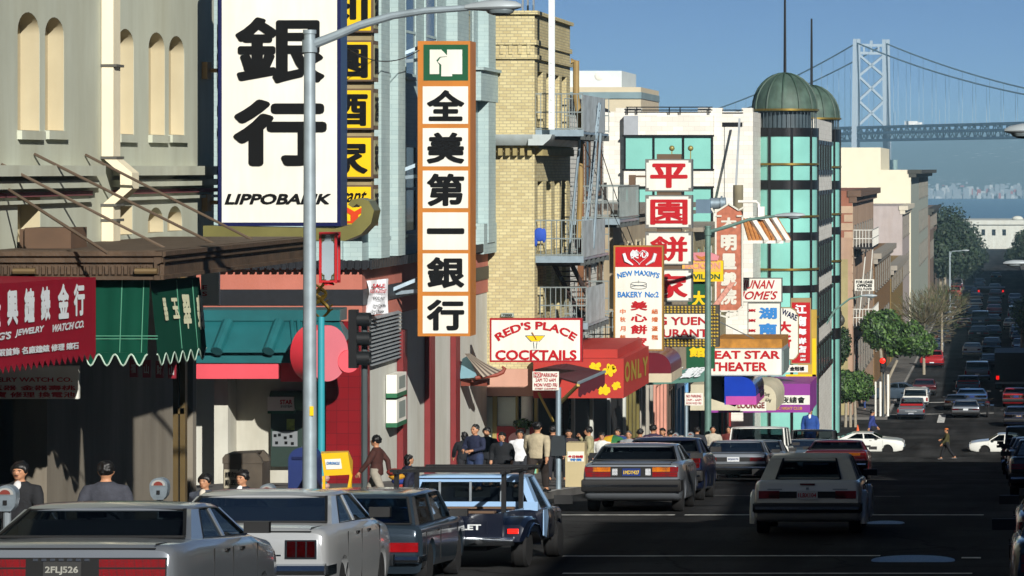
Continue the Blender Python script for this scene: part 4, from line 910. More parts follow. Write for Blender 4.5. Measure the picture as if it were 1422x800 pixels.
# orange framed vertical bank sign
YF = 74.5
s = signbox('vertical_bank_sign', 'tall orange framed sign with six white character panels and a green emblem on top', (580, 57, 653, 467), YF, .8, SORG, SW, group=HG, faces=[(588, 62, 650, 112, SGRN)] + [(587, a, 650, b, SW) for a, b in ((120, 172), (178, 231), (237, 289), (295, 347), (352, 405), (411, 463))])
m = MB(); pts = [(597, 69), (613, 69), (621, 77), (621, 69), (642, 69), (642, 103), (628, 103), (628, 106), (613, 106), (613, 90), (608, 86), (612, 80), (621, 79), (621, 78.5), (611, 79), (606, 84), (610, 90), (610, 103), (597, 103)]
m.prism([(PXx(a, YF), PZ(b, YF)) for a, b in pts], 'y', YF-.022, YF-.003); m.build('emblem', SW, s, ang=0)
for c, (a, b) in zip('全美第一銀行', ((125, 168), (184, 227), (241, 286), (317, 325), (357, 400), (416, 459))): lettering(s, [(c, 593, a, 645, b, .038)], SBLK, YF-.006)
for py in (70, 232, 392):
    m = MB(); Yw = -XC*F/(VX-545); m.bar((XC, Yw, PZ(py+10, Yw)), (PXx(582, YF), YF+.3, PZ(py-6, YF)), .08); m.bar((XC, YF+.35, PZ(py+16, YF)), (PXx(582, YF), YF+.35, PZ(py+12, YF)), .08); m.build('bracket', GALV, s)
# paper banner
s = thing('paper_banner', 'crumpled white paper banner tied to the pink band beside the orange framed sign', 'banner', P(525, 440, 71.5))
m = MB(); nx, ny = 8, 12; Yb = -XC*F/(VX-512)
def bp(u, v): 
    px = 509 + 30*u + 3*math.sin(v*5)*(1-u) ; py = 390 + 48*v - 3*u + 4*u*v*0; q = P(px, py, Yb-.3+.5*u*0); return Vector((q.x, q.y + .05*math.sin(9*u+4*v), q.z))
m.add([bp(i/nx, j/ny) for j in range(ny+1) for i in range(nx+1)], [(j*(nx+1)+i, j*(nx+1)+i+1, (j+1)*(nx+1)+i+1, (j+1)*(nx+1)+i) for j in range(ny) for i in range(nx)])
m.build('sheet', mat('banner_paper', '#c9ccd0', .8, var=.08, scale=6), s, recalc=False)
lettering(s, [('RESTAURANT', 514, 402, 537, 407, .02), ('SALE', 518, 394, 535, 400, .03)], SRED, Yb-.37); lettering(s, [('TODAY', 518, 412, 535, 416), ('From Chef Wu', 519, 422, 536, 426), ('2nd floor', 516, 430, 534, 434)], SBLK, Yb-.37)
# white shop plate behind green awning
s = signbox('shop_plate', 'small white plate with red letters at the edge of the green awning', (279, 378, 304, 424), 60, .1, SW, SW, 1); lettering(s, [('E', 281, 396, 288, 402), ('S', 281, 405, 288, 411)], SRED, 59.99)
# cocktail sign
YRd = 84
s = signbox('cocktail_sign', 'white red framed sign with arched red lettering and a yellow cocktail glass', (680, 442, 808, 503), YRd, .25, mat('frame_red', '#96141c', .4, var=.08), SW, 2.6, HG)
m = MB(); put(m, "RED'S PLACE", P(686, 470, YRd-.006), P(803, 470, YRd-.006), P(686, 446, YRd-.006), .035, 0, .62); m.build('lettering', SRED, s, ang=0, recalc=False)
lettering(s, [('COCKTAILS', 688, 486, 801, 500, .035)], SRED, YRd-.006)
m = MB(); u = lambda px, py, d=.015: (PXx(px, YRd), YRd-.006-d, PZ(py, YRd)); 
m.quad(u(731, 466.5), u(734, 471), u(739, 474), u(748, 474), u(753, 471), u(756, 466.5)); m.build('drink', SYEL, s, ang=0, recalc=False)
m = MB()
for a, b in (((730, 466), (757, 466)), ((730, 466), (738, 474.5)), ((757, 466), (749, 474.5)), ((741, 475), (742, 484)), ((746, 475), (745, 484)), ((738, 486), (749, 486))): m.bar(u(*a), u(*b), .014, .01)
m.build('glass_outline', mat('outline_grey', '#50606a', .5), s)
m = MB(); m.bar(u(739, 461, .03), u(745.5, 471.5, .03), .04, .01); m.build('stirrer', SORG, s)
# small lower letters on the brick wall (painted numbers)
s = signbox('number_plate', 'small grey plate with dark figures on the yellow brick wall above the cocktail sign', (696, 435, 713, 440), 88.4, .08, mat('plate_grey', '#8d9890', .6), mat('plate_grey', '#8d9890', .6), .5); lettering(s, [('7000', 698, 435.8, 711, 439.2)], SBLK, 88.38)
# bakery sign (heart emblem)
YM_ = 95
s = signbox('bakery_sign', 'tall white bakery sign with red top panel, blue lettering and red characters', (852, 341, 921, 487), YM_, .3, mat('frame_ochre', '#8e6a2c', .5), SW, 2.2, HG, faces=[(854.5, 371, 919, 485, SW), (854.5, 343, 919, 371, mat('panel_red', '#a80f16', .4))])
m = MB(); hp = [(PXx(888 + 12*math.sin(t)**3, YM_), PZ(356 - .9*(13*math.cos(t)-5*math.cos(2*t)-2*math.cos(3*t)-math.cos(4*t))*.75, YM_)) for t in [2*math.pi*k/28 for k in range(28)]]
for a, b in zip(hp, hp[1:]+hp[:1]): m.bar((a[0], YM_-.03, a[1]), (b[0], YM_-.03, b[1]), .035, .01)
for sg in (-1, 1): m.tube([P(888+sg*22, 352, YM_-.03), P(888+sg*19, 362, YM_-.03), P(888+sg*9, 368, YM_-.03)], [.05, .06, .02], 6)
m.build('heart_emblem', LWHITE, s); lettering(s, [('美', 876, 347, 887, 359, .03), ('心', 889, 347, 899, 358, .03)], LWHITE, YM_-.012)
m = MB(); put(m, "NEW MAXIM'S", P(856.5, 391, YM_-.006), P(917, 391, YM_-.006), P(856.5, 375, YM_-.006), .03, 0, .3); m.build('lettering', SBLU, s, ang=0, recalc=False)
lettering(s, [('BAKERY', 858, 405, 892, 413, .03), ('No:2', 896, 405, 915, 413, .03)], SBLU, YM_-.006)
m = MB(); c = P(887, 397, YM_-.02)
for py, ry in ((394, .05), (399, .05)):
    pts = [(c.x+.23*math.cos(t), c.y, PZ(py, YM_)+ry*math.sin(t)) for t in [2*math.pi*k/20 for k in range(21)]]; m.tube(pts, .008, 4)
for sg in (-1, 1): m.bar((c.x+sg*.23, c.y, PZ(394, YM_)), (c.x+sg*.23, c.y, PZ(399, YM_)), .012)
m.bar((c.x, c.y, PZ(393, YM_)), (c.x, c.y, PZ(389, YM_)), .01); m.build('cake_drawing', mat('line_grey', '#6d7478', .6), s)
charcol(s, '美心餅家', 876, 899, ((418, 431), (436, 447), (451, 464), (468, 483)), YM_-.006, SRED, .03)
charcol(s, '中秋月餅', 861, 869, ((429, 436), (440, 447), (453, 460), (465, 472)), YM_-.006, mat('letter_orange', '#c0622a', .4), .02); charcol(s, '結婚蛋糕', 905, 914, ((429, 436), (440, 447), (453, 460), (465, 472)), YM_-.006, MATS['letter_orange'], .02)
# four panel pastry sign
YP_ = 103
s = thing('pastry_sign', 'stack of four white panels with big red characters in front of the marble wall', 'sign', P(928, 420, YP_), HG)
for c, (a, b) in zip('平園餅家', ((221, 266), (271, 317), (322, 368), (374, 419))):
    m = MB(); pbox(m, 896, a, 961, b, YP_, .45); k = m.build('casing', SGREY, s); m = MB(); z0, z1 = b-1.8, a+1.8
    pts = [(901, a+1.8), (956, a+1.8), (956, a+5), (959.4, a+5), (959.4, b-5), (956, b-5), (956, b-1.8), (901, b-1.8), (901, b-5), (897.6, b-5), (897.6, a+5), (901, a+5)]
    m.prism([(PXx(p, YP_), PZ(q, YP_)) for p, q in pts], 'y', YP_-.008, YP_+.01); m.build('face_panel', SW, k, ang=0)
    lettering(s, [(c, 903, a+6, 955, b-5, .026 if c in '園餅' else .036)], SRED, YP_-.008)
for a, b in ((214, 221), (266, 271), (317, 322), (368, 374)): m = MB(); pbox(m, 912, a, 946, b, YP_+.05, .3); m.build('neck', SBRN, s)
for px in (933, 959): m = MB(); m.bar(P(px, 221, YP_+.2), P(px, 207, YP_+.2), .03); m.ell(P(px, 206, YP_+.2), (.09, .09, .09), 10, 6); m.build('finial', mat('finial_brass', '#8f864f', .5, .4), s)
pm_ = MB().bar(P(878, 306, YP_), P(878, 243, YP_), .2).bar(P(878, 245, YP_), P(897, 245, YP_), .06).build('sign_post', mat('post_rust', '#5b4634', .7)); tag(pm_, 'rusty post and bracket carrying the stack of four red lettered panels', 'post')
# bulb framed restaurant sign
YL_ = 108
s = signbox('bulb_sign', 'white restaurant sign with red letters inside a dark frame studded with yellow bulbs', (880, 424, 998, 482), YL_, .5, mat('bulb_casing', '#3f3a30', .6, var=.15), SW, group=HG, faces=[(884, 436, 985, 470, SW)])
lettering(s, [('LONG YUEN', 872, 440, 983, 451.5, .03), ('RESTAURANT', 868, 457, 983, 468.5, .026)], mat('letter_crimson', '#a2161d', .4), YL_-.006)
m = MB()
for px in range(902, 996, 5):
    for py in (426.5, 430, 433.5, 472.5, 476, 480): m.ell(P(px, py, YL_-.03), (.042, .04, .036), 6, 4)
for py in range(437, 471, 5):
    for px in (988, 992, 996): m.ell(P(px, py, YL_-.03), (.042, .04, .036), 6, 4)
bo = m.build('bulbs', mat('bulb_yellow', '#b79a3a', .35, var=.1), s); bo['kind'] = 'stuff'
# jackson pavilion yellow sign with bowl, green boards
YJ = 112
s = signbox('pavilion_sign', 'small yellow sign with green letters topped by a pink rice bowl panel', (944, 362, 1004, 391), YJ, .3, SYEL, SYEL, 1, HG, faces=[(957, 379, 1003, 389.5, SYEL), (945, 363, 1001, 377.5, mat('panel_peach', '#d4a24a', .5))])
lettering(s, [('JACKSON', 950, 364.5, 1000, 376, .03)], mat('letter_pink', '#c98a7a', .5), YJ-.006); lettering(s, [('PAVILION', 950, 380.5, 1000, 388, .03)], SGRN, YJ-.006)
m = MB(); m.prism([(PXx(a, YJ), PZ(b, YJ)) for a, b in ((961, 351), (985, 350), (999, 356), (996, 363), (965, 364))], 'y', YJ, YJ+.2); k = m.build('bowl_panel', mat('panel_pink', '#c07a80', .5), s)
m = MB(); m.prism([(PXx(a, YJ), PZ(b, YJ)) for a, b in ((966, 354), (974, 356.5), (983, 354), (981, 359), (976, 361.5), (970, 359))], 'y', YJ-.02, YJ-.003); m.build('bowl_picture', SORG, k)
s = signbox('green_board', 'upper dark green board with one yellow character under the yellow pavilion sign', (955, 390, 986, 426), YJ+.2, .2, SGRN, SGRN, .5, 'green boards with one yellow character'); lettering(s, [('大', 961, 404, 980, 425, .05)], SYEL, YJ+.19)
s = signbox('green_board', 'lower dark green board with one yellow character beside the theatre marquee', (953, 481, 992, 512), YJ+.2, .2, SGRN, SGRN, .5, 'green boards with one yellow character'); lettering(s, [('館', 957, 482, 980, 496, .045)], SYEL, YJ+.19)
# terracotta pagoda sign
YT = 118
s = thing('pagoda_sign', 'terracotta vertical sign with white raised characters and a small pagoda top', 'sign', P(1012, 440, YT), HG)
m = MB(); m.prism([(PXx(a, YT), PZ(b, YT)) for a, b in ((996, 293), (1012, 284), (1028, 293), (1030, 298), (1030, 428), (1018, 434), (1006, 434), (995, 428), (995, 298))], 'y', YT, YT+.4); m.build('body', mat('terracotta', '#a5634c', .85, var=.25, scale=5), s)
m = MB()
for a, b in (((992, 296), (998, 292)), ((998, 292), (1012, 283)), ((1012, 283), (1026, 292)), ((1026, 292), (1034, 287)), ((992, 296), (988, 289)), ((994, 300), (994, 425)), ((1031, 300), (1031, 425)), ((994, 425), (1000, 432)), ((1031, 425), (1024, 432)), ((1000, 432), (1000, 438)), ((1024, 432), (1024, 438)), ((1000, 438), (1012, 441)), ((1024, 438), (1012, 441)), ((1012, 432), (1012, 441)), ((1000, 432), (1024, 432)), ((994, 300), (1002, 300)), ((1023, 300), (1031, 300))): m.bar(P(*a, YT-.03), P(*b, YT-.03), .06, .06)
m.build('white_trim', mat('trim_white', '#c4c2b6', .7, var=.1), s)
charcol(s, '大明星戲院', 1001, 1023, ((302, 317), (326, 348), (352, 374), (378, 397), (400, 423)), YT-.004, MATS['trim_white'], .05)
m = MB(); m.prism([(PXx(a, YT-.2), PZ(b, YT-.2)) for a, b in ((990, 424), (998, 424), (1022, 392), (1014, 392))], 'y', YT-.35, YT-.15); m.build('slanted_strip', mat('strip_pink', '#b98272', .7, var=.3, scale=12), s)
# hunan sign group
YH = 130
s = signbox('hunan_sign', 'white sign with two lines of slanted red lettering above a blue lettered panel', (1018, 386, 1086, 420), YH, .35, SGREY, SW, 1.2, HG); lettering(s, [('HUNAN', 1025, 389, 1076, 401, .02, .07), ("HOME'S", 1021, 404, 1081, 416, .02, .07)], MATS['letter_crimson'], YH-.006)
s = signbox('blue_character_sign', 'white panel with blue characters and a red patterned strip under the slanted red lettering', (1038, 420.5, 1084, 480), YH+.02, .3, SGREY, SW, 1.2, HG); charcol(s, '湖南又', 1054, 1079, ((427, 443), (449, 465), (470, 485)), YH+.01, SBLU, .05)
m = MB(); xs = lambda px: PXx(px, YH)
for k in range(4):
    for sg in (0, 1):
        c = (1044.5, 428 + 14*k); m.tube([P(c[0]-5+10*abs(math.sin(t)) if False else c[0]+5.0*math.cos(t)*.9, c[1]+sg*6+4*math.sin(t), YH-.01) for t in ([math.pi*.1+k2*math.pi*.8/6 for k2 in range(7)] if sg == 0 else [math.pi*1.1+k2*math.pi*.8/6 for k2 in range(7)])], .025, 5)
m.build('pattern_strip', SRED, s)
# hardware sign, seafood sign
YW = 134
s = thing('hardware_sign', 'white round shouldered sign with navy and red lettering beside the blue characters', 'sign', P(1092, 500, YW), HG)
pts = [(1078, 427), (1098, 427), (1105, 431), (1109, 440), (1109, 492), (1106, 497), (1102, 500), (1078, 500)]
m = MB(); m.prism([(PXx(a, YW), PZ(b, YW)) for a, b in pts], 'y', YW, YW+.3); m.build('casing', mat('frame_tan', '#8c7a55', .6), s)
m = MB(); m.prism([(PXx(1094 + (a-1094)*.93, YW), PZ(463 + (b-463)*.965, YW)) for a, b in pts], 'y', YW-.01, YW+.01); m.build('face_panel', SW, s)
m = MB(); put(m, 'WARE', P(1085, 436, YW-.01), P(1106, 446, YW-.01), P(1087, 428, YW-.01), .03); m.build('lettering', NAVY, s, ang=0, recalc=False); charcol(s, '大新', 1080, 1099, ((446, 462), (465, 484)), YW-.01, SRED, .05)
YS = 140
s = signbox('seafood_sign', 'vertical red sign with white characters and a tan frame before the glass tower', (1098, 414, 1126, 506), YS, .3, mat('frame_tan', '#8c7a55', .6), mat('panel_red', '#a80f16', .4), 1.2, HG, faces=[(1099.5, 420, 1125, 504, MATS['panel_red'])]); charcol(s, '江南海鮮店', 1104, 1120, ((423, 436), (439, 453), (456, 465), (469, 478), (480, 490)), YS-.006, LWHITE, .05); charcol(s, '海鮮', 1111, 1119, ((493, 496), (498, 501)), YS-.006, LWHITE, .03)
s = signbox('amber_sign', 'thin amber edged sign with small dark panel at the far end of the sign row', (1108, 430, 1134, 532), 145, .3, mat('amber_frame', '#a98c35', .5, var=.15), mat('amber_frame', '#a98c35', .5), 1, HG, faces=[(1090, 507, 1122, 517, SW), (1128, 470, 1133, 530, SYEL), (1091, 520, 1133, 532, SYEL)])
lettering(s, [('金冠樓', 1097, 509, 1117, 515, .03)], SBLK, 144.98)
# theatre marquee
YG_ = 120
s = thing('theatre_marquee', 'white theatre marquee with red lettering and an orange timber back over the pavement', 'marquee', P(1038, 522, YG_))
m = MB(); pbox(m, 984, 484, 1086, 522, YG_, 3.6); m.build('casing', mat('marquee_grey', '#8f979a', .5, .2, var=.1), s)
m = MB(); pbox(m, 986, 485, 1085, 520.5, YG_-.01, .02); m.build('face_panel', SW, s)
lettering(s, [('GREAT STAR', 964, 487, 1083, 498.5, .034), ('THEATER', 986, 503, 1065, 515.5, .034)], SRED, YG_-.01)
m = MB(); x_ = PXx(1086, YG_)
for i in range(7): m.box(x_, x_+.05, YG_+.25+i*.46, YG_+.6+i*.46, PZ(518, YG_), PZ(488, YG_))
m.build('side_letter_track', mat('track_dark', '#5d6a66', .5), s)
m = MB(); pbox(m, 992, 471, 1086, 483.6, YG_+.4, 3.6); m.build('timber_back', mat('timber_orange', '#9c6a22', .7, var=.25, scale=4), s)
m = MB()
for px, qx in ((1000, 960), (1050, 985)): m.bar(P(qx, 440, YG_+2), P(px, 472, YG_+.6), .03)
m.build('stay_wire', GREYM, s)
# no parking signs
def street_sign(label, px, py0, py1, x0, x1, Y, pole_to, lines, top=False):
    t = thing('parking_sign', label, 'street sign', (PXx(px, Y), Y, wz(Y)))
    MB().cyl((PXx(px, Y), Y, wz(Y)), (PXx(px, Y), Y, PZ(pole_to, Y)), .055, 12).build('pole', GALV, t)
    m = MB(); pbox(m, x0, py0, x1, py1, Y-.09, .025); pl = m.build('plate', SW, t)
    lettering(t, lines, mat('letter_signred', '#a8323a', .5), Y-.09); return t
t = street_sign('white no parking sign with red lettering on a galvanised pole near the cocktail sign', 775.5, 516, 542, 739.5, 776, 64, 538, [('PARKING', 752, 518, 774, 523.5, .02), ('2AM TO 6AM', 744, 525, 772, 530, .015), ('MON WED FRI', 742, 532, 774, 537, .02), ('STREET CLEANING', 743, 538.5, 773, 540.8)], True)
m = MB(); pbox(m, 741, 517.2, 751, 524.2, 63.9, .02); m.build('red_block', MATS['letter_signred'], t); lettering(t, [('NO', 742, 518.2, 750, 523.2, .02)], SW, 63.9)
m = MB(); c_ = Vector((PXx(775.5, 64)+.02, 63.9, PZ(618, 64))); m.prism([(c_.x-.14, c_.z-.2), (c_.x+.14, c_.z-.2), (c_.x+.14, c_.z+.1), (c_.x+.1, c_.z+.19), (c_.x-.1, c_.z+.19), (c_.x-.14, c_.z+.1)], 'y', 63.82, 63.98); m.build('meter_box', mat('meter_dark', '#2c3236', .5, .2), t)
t = street_sign('small white no parking sign with red lettering beside the green lamppost', 953, 546, 563, 951, 976, 97, 545, [('NO PARKING', 953, 548, 974, 552), ('2AM - 6AM', 953, 553.5, 974, 557, .01), ('MON WED FRI', 953, 558.5, 974, 561.5, .01)])
# leasing notice, street name sign
s = signbox('leasing_notice', 'small white leasing notice under the far fire escape', (1187, 388, 1214, 404), 190, .1, SW, SW, .5); lettering(s, [('FOR LEASE', 1189, 389.5, 1212, 393.5, .03), ('OFFICES', 1190, 394.5, 1211, 398.5, .04), ('FULL FLOOR', 1190, 399.5, 1211, 403)], SBLK, 189.98)
s = signbox('street_name_sign', 'green street sign with white letters above the clipped round tree', (1150, 514, 1172, 525), 186, .06, mat('sign_freeway', '#1d6a4a', .5), MATS['sign_freeway'], .4); lettering(s, [('FREEWAY', 1152, 516, 1171, 521)], SW, 185.98)
m = MB(); m.cyl((PXx(1151, 186), 186.2, gz(186)), (PXx(1151, 186), 186.2, PZ(514, 186)), .05, 8); m.build('pole', GALV, s)
# shop signs on slanted panels
s = thing('slanted_signboard', 'slanted grey green signboard with white characters under the bulb framed sign', 'sign', P(950, 535, 104), HG)
m = MB(); A_, B_, C_, D_ = P(881, 536, 104.2), P(978, 530, 104.0), P(984, 512, 104.4), P(902, 516, 104.8)
off = Vector((0, .12, 0)); m.add([A_, B_, C_, D_, A_+off, B_+off, C_+off, D_+off], [(0, 1, 2, 3), (4, 7, 6, 5), (0, 4, 5, 1), (1, 5, 6, 2), (2, 6, 7, 3), (3, 7, 4, 0)]); m.build('board', mat('board_jade', '#4f7469', .5, var=.1), s)
m = MB()
for c, a, b in (('記', .1, .36), ('觀', .6, .9)): put(m, c, A_.lerp(B_, a)+(D_-A_)*.12, A_.lerp(B_, b)+(D_-A_)*.12, A_.lerp(B_, a)+(D_-A_)*.88, .03, lift=.12)
for a in (.44, .48): put(m, '|', A_.lerp(B_, a)+(D_-A_)*.05, A_.lerp(B_, a+.02)+(D_-A_)*.05, A_.lerp(B_, a+.01)+(D_-A_)*.95, .02, lift=.12)
m.build('lettering', LWHITE, s, ang=0, recalc=False)
# ---------------------------------------------------------------- awnings of the left shop
AR = mat('awning_red', '#7d1022', .9, var=.08, scale=2, spec=.1); AG = mat('awning_green', '#07382a', .9, var=.08, spec=.1, scale=2)
s = thing('red_awning', 'red jewellery shop awning with white characters and lettering at the left edge', 'awning', (-12.6, 41, -2.9), 'awnings of the corner shop')
XR = -12.3; Ya, Yb_ = 33.0, -XR*F/(VX-133)
def rp(px, py): Y = -XR*F/(VX-px); return Vector((XR, Y, PZ(py, Y)))
ytop = lambda px: 394 - 9*px/133; ybot = lambda px: 505 - 18*px/133
m = MB(); n = 30; top = []; bot = []
for i in range(n+1):
    px = -150 + (133+150)*i/n; top.append(rp(px, ytop(px))); bot.append(rp(px, ybot(px) - 4))
xoff = Vector((.02, 0, 0))
m.add(top + bot + [v - xoff for v in top] + [v - xoff for v in bot], [(i, i+1, n+1+i+1, n+1+i) for i in range(n)] + [(2*(n+1)+i, 3*(n+1)+i, 3*(n+1)+i+1, 2*(n+1)+i+1) for i in range(n)])
m.build('front_panel', AR, s)
m = MB()
for i in range(36):
    a = -150 + 283*i/36; b = a + 283/36; p_ = rp(a, ybot(a)-4); q_2 = rp(b, ybot(b)-4); mid = (p_+q_2)/2
    m.add([p_, q_2, q_2-Vector((0, 0, .07)), mid-Vector((-.01, 0, .17)), p_-Vector((0, 0, .07))], [(0, 1, 2, 3, 4)])
m.build('scalloped_valance', AR, s, recalc=False)
m = MB(); m.add([rp(133, 385), rp(133, 491), Vector((XA, Yb_, PZ(470, Yb_))), Vector((XA, Yb_, PZ(383, Yb_)))], [(0, 1, 2, 3)]); m.add([top[0], top[-1], Vector((XA, Yb_, PZ(383, Yb_))), Vector((XA, top[0].y, PZ(383, Yb_)))], [(0, 1, 2, 3)]); m.build('end_panel', AR, s, recalc=False)
m = MB()
for c, x0, x1, y0, y1 in (('行', 101, 116, 393, 438), ('金', 79, 94, 393, 442), ('錶', 55, 68, 397, 445), ('鐘', 32, 46, 399, 447), ('興', 8, 23, 401, 451), ('隆', -16, -1, 404, 455)):
    put(m, c, rp(x0, y1+1.5), rp(x1, y1), rp(x0, y0+1.5), .045)
put(m, "WATCH CO.", rp(69, 462), rp(117, 454.5), rp(69, 451.5), .035, .05); put(m, "JEWELRY", rp(19, 469.5), rp(60, 463), rp(19, 458), .035, .05); put(m, "KING'S", rp(-30, 476), rp(15, 470.5), rp(-30, 465), .035, .05)
put(m, '珠寶 金銀首飾 名廠鐘錶 修理 鑲石', rp(-40, 499), rp(108, 484.5), rp(-40, 488), .03); m.build('lettering', LWHITE, s, ang=0, recalc=False)
s = thing('green_awning', 'dark green scalloped awning with pale characters hung under the brown marquee', 'awning', (-12, 45.5, -2.8), 'awnings of the corner shop')
XGn, YGn = -11.75, 44.75
def gw(px, py): return P(px, py, YGn)
def gs(px, py): Y = -XGn*F/(VX-px); return Vector((XGn, Y, PZ(py, Y)))
pxc = VX + XGn*F/YGn
m = MB(); nn = 18
def fold(i): return .02*math.sin(i*1.3)
w0 = [gw(118+(pxc-118)*i/nn, 386) + Vector((0, fold(i)*.3, 0)) for i in range(nn+1)]; w1 = [gw(118+(pxc-118)*i/nn, 489) + Vector((0, fold(i)-.12, 0)) for i in range(nn+1)]
m.add(w0+w1, [(i, i+1, nn+1+i+1, nn+1+i) for i in range(nn)])
s0 = [gs(pxc+(277-pxc)*i/10, 388-3*i/10) for i in range(11)]; s1 = [gs(pxc+(277-pxc)*i/10, 490-9*i/10) + Vector((.1, 0, 0)) for i in range(11)]
m.add(s0+s1, [(i, i+1, 11+i+1, 11+i) for i in range(10)]); m.build('canvas', AG, s, recalc=False)
m = MB(); e = MB()
def scal(f, a, b, k, dz=.16, o_=Vector((0, 0, 0))):
    for i in range(k):
        pts = []
        for j in range(9):
            t = (i + j/8)/k; p_ = f(t); pts.append(p_ + o_ - Vector((0, 0, dz*(.5-.5*math.cos(2*math.pi*j/8)) + .02)))
        tp = [f((i + j/8)/k) + o_ for j in range(9)]; m.add(tp+pts, [(j, j+1, 9+j+1, 9+j) for j in range(8)]); e.tube(pts, .012, 5)
scal(lambda t: w1[0].lerp(w1[-1], t), 0, 1, 4); scal(lambda t: s1[0].lerp(s1[-1], t), 0, 1, 6)
m.build('scalloped_valance', AG, s, recalc=False); e.build('pale_edging', mat('edging_pale', '#9fb5a5', .7), s)
sm_ = MB()
for px in (170, 200): sm_.bar(gw(px, 388)+Vector((0, -.01, 0)), gw(px, 489)+Vector((0, -.14, 0)), .012)
for py in (466, 470): sm_.bar(gw(132, py)+Vector((0, -.11, 0)), gw(222, py)+Vector((0, -.11, 0)), .012)
for px in (243, 265): sm_.bar(gs(px, 389)+Vector((.02, 0, 0)), gs(px, 484)+Vector((.1, 0, 0)), .012)
sm_.build('seam', mat('seam_green', '#3f7a62', .7), s)
m = MB()
for c, x0, x1, y0, y1 in (('翡', 268, 277, 410, 458), ('翠', 248, 259, 409, 457), ('玉', 233, 242, 414, 443), ('器', 221, 226, 414, 446)):
    o_ = Vector((.07, 0, 0)); put(m, c, gs(x0, y1)+o_, gs(x1, y1-.5)+o_, gs(x0, y0)+o_*.4, .04)
m.build('lettering', LCREAM, s, ang=0, recalc=False)
# red plaques under the green awning, white shop sign in the shade
for i, (px, ch) in enumerate(((185, '福'), (203, '山'), (221, '財'), (238, '山'))):
    x_ = px; s = signbox('red_plaque', ['leftmost small red plaque hanging under the green awning', 'second small red plaque from the left under the green awning', 'third small red plaque from the left under the green awning', 'rightmost small red plaque hanging under the green awning'][i], (x_-5, 499+i, x_+6, 524+i*.5), 46.5, .05, mat('plaque_red', '#7c1524', .5), MATS['plaque_red'], 1, 'red plaques under the green awning')
    lettering(s, [(ch, x_-3, 505+i, x_+4, 518+i, .03)], mat('plaque_pale', '#a8a0a0', .6), 46.49)
s = signbox('white_shop_sign', 'white shop sign with red characters hanging in the shade under the red awning', (-30, 508, 109, 554), 45.2, .08, SW, SW, 1)
lettering(s, [('JEWELRY WATCH CO.', -28, 524, 101, 532, .03), ('玉器 金器壽桃', -14, 535, 105, 542, .03), ('珠寶 修理 換電池', -24, 544, 105, 552, .03)], SRED, 45.19)
# ---------------------------------------------------------------- awnings further down
s = thing('red_box_awning', 'square red awning with yellow blossoms on the front and yellow letters on its side', 'awning', P(855, 553, 88), 'shop awnings down the street')
Xw = PXx(866, 88); YE2 = -Xw*F/(VX-901)*-1 if False else abs(Xw)*F/(VX-901)
ABR = mat('awning_brick', '#a02a20', .7, var=.08)
m = MB(); m.box(-12.7, Xw, 88.0, YE2, PZ(553, 88), PZ(498, 88)); m.box(-12.7, Xw-.2, 88.3, YE2, PZ(498, 88)+.002, PZ(486, 88)); m.build('canopy_box', ABR, s)
m = MB(); rr = random.Random(2)
for px, py, r_ in ((827, 510, 8), (846, 514, 9), (838, 541, 8.5), (856, 536, 6), (850, 513, 6)):
    for k in range(7):
        a = 2*math.pi*k/7 + rr.random(); q = P(px + r_*.62*math.cos(a), py + r_*.5*math.sin(a), 87.985); rx, rz = r_*.0195*rr.uniform(.42, .6), r_*.0195*rr.uniform(.3, .45)
        m.add([(q.x + rx*math.cos(t)*math.cos(a) - rz*math.sin(t)*math.sin(a), q.y-.001*k, q.z - (rx*math.cos(t)*math.sin(a) + rz*math.sin(t)*math.cos(a))) for t in [2*math.pi*j/10 for j in range(10)]], [tuple(range(10))])
m.build('blossoms', SYEL, s, ang=0, recalc=False)
m = MB(); xx = Xw+.0
def aw(px, py): Y = abs(Xw)*F/(VX-px); return Vector((Xw, Y, PZ(py, Y)))
for c, x0, x1 in (('O', 867, 874), ('N', 876, 883), ('L', 885, 890), ('Y', 892, 899)): put(m, c, aw(x0, 532-(x0-867)*.35), aw(x1, 532-(x1-867)*.35), aw(x0, 503-(x0-867)*.25), .04)
m.build('lettering', mat('letter_olive', '#a08a24', .5), s, ang=0, recalc=False)
s = thing('maroon_awning', 'maroon pull down awning on yellow arms in front of the cocktail bar', 'awning', P(790, 530, 83.5), 'shop awnings down the street')
MRN = mat('awning_maroon', '#4a1420', .8, var=.1)
def mp_(px, py, Y): return P(px, py, Y)
q = [mp_(742, 513, 87), mp_(783, 504, 88.4), mp_(840, 516, 83), mp_(803, 532, 81.5)]
m = MB(); th = Vector((0, 0, -.04)); m.add(q + [v+th for v in q], [(0, 1, 2, 3), (4, 7, 6, 5), (0, 4, 5, 1), (1, 5, 6, 2), (2, 6, 7, 3), (3, 7, 4, 0)]); m.build('canvas', MRN, s)
m = MB(); k = 12; a, b = q[3], q[2]; tp = [a.lerp(b, i/k) for i in range(k+1)]; bt = [v - Vector((0, 0, .33 + (.06 if i % 2 else 0))) for i, v in enumerate(tp)]
m.add(tp+bt, [(i, i+1, k+2+i, k+1+i) for i in range(k)]); m.build('valance', MRN, s, recalc=False)
m = MB(); m.bar(q[3], q[2], .06); m.build('front_rail', GALV, s)
m = MB(); m.bar(q[3]+Vector((0, 0, -.05)), mp_(777, 560, 84), .07); m.bar(mp_(748, 546, 86), mp_(768, 585, 88), .05); m.build('arm', mat('arm_yellow', '#a8923c', .6), s)
s = thing('striped_pagoda_canopy', 'small curved pagoda canopy with striped roof on the corner by the cocktail sign', 'canopy', P(668, 528, 84), None)
m = MB(); Yk = 84.0; n = 14
def rf(u, v):   # u along eave (away), v down slope
    px = 642 + 58*v; py = 492 + 28*(v**.55) ; return P(px, py, Yk + .2 + 1.6*u)
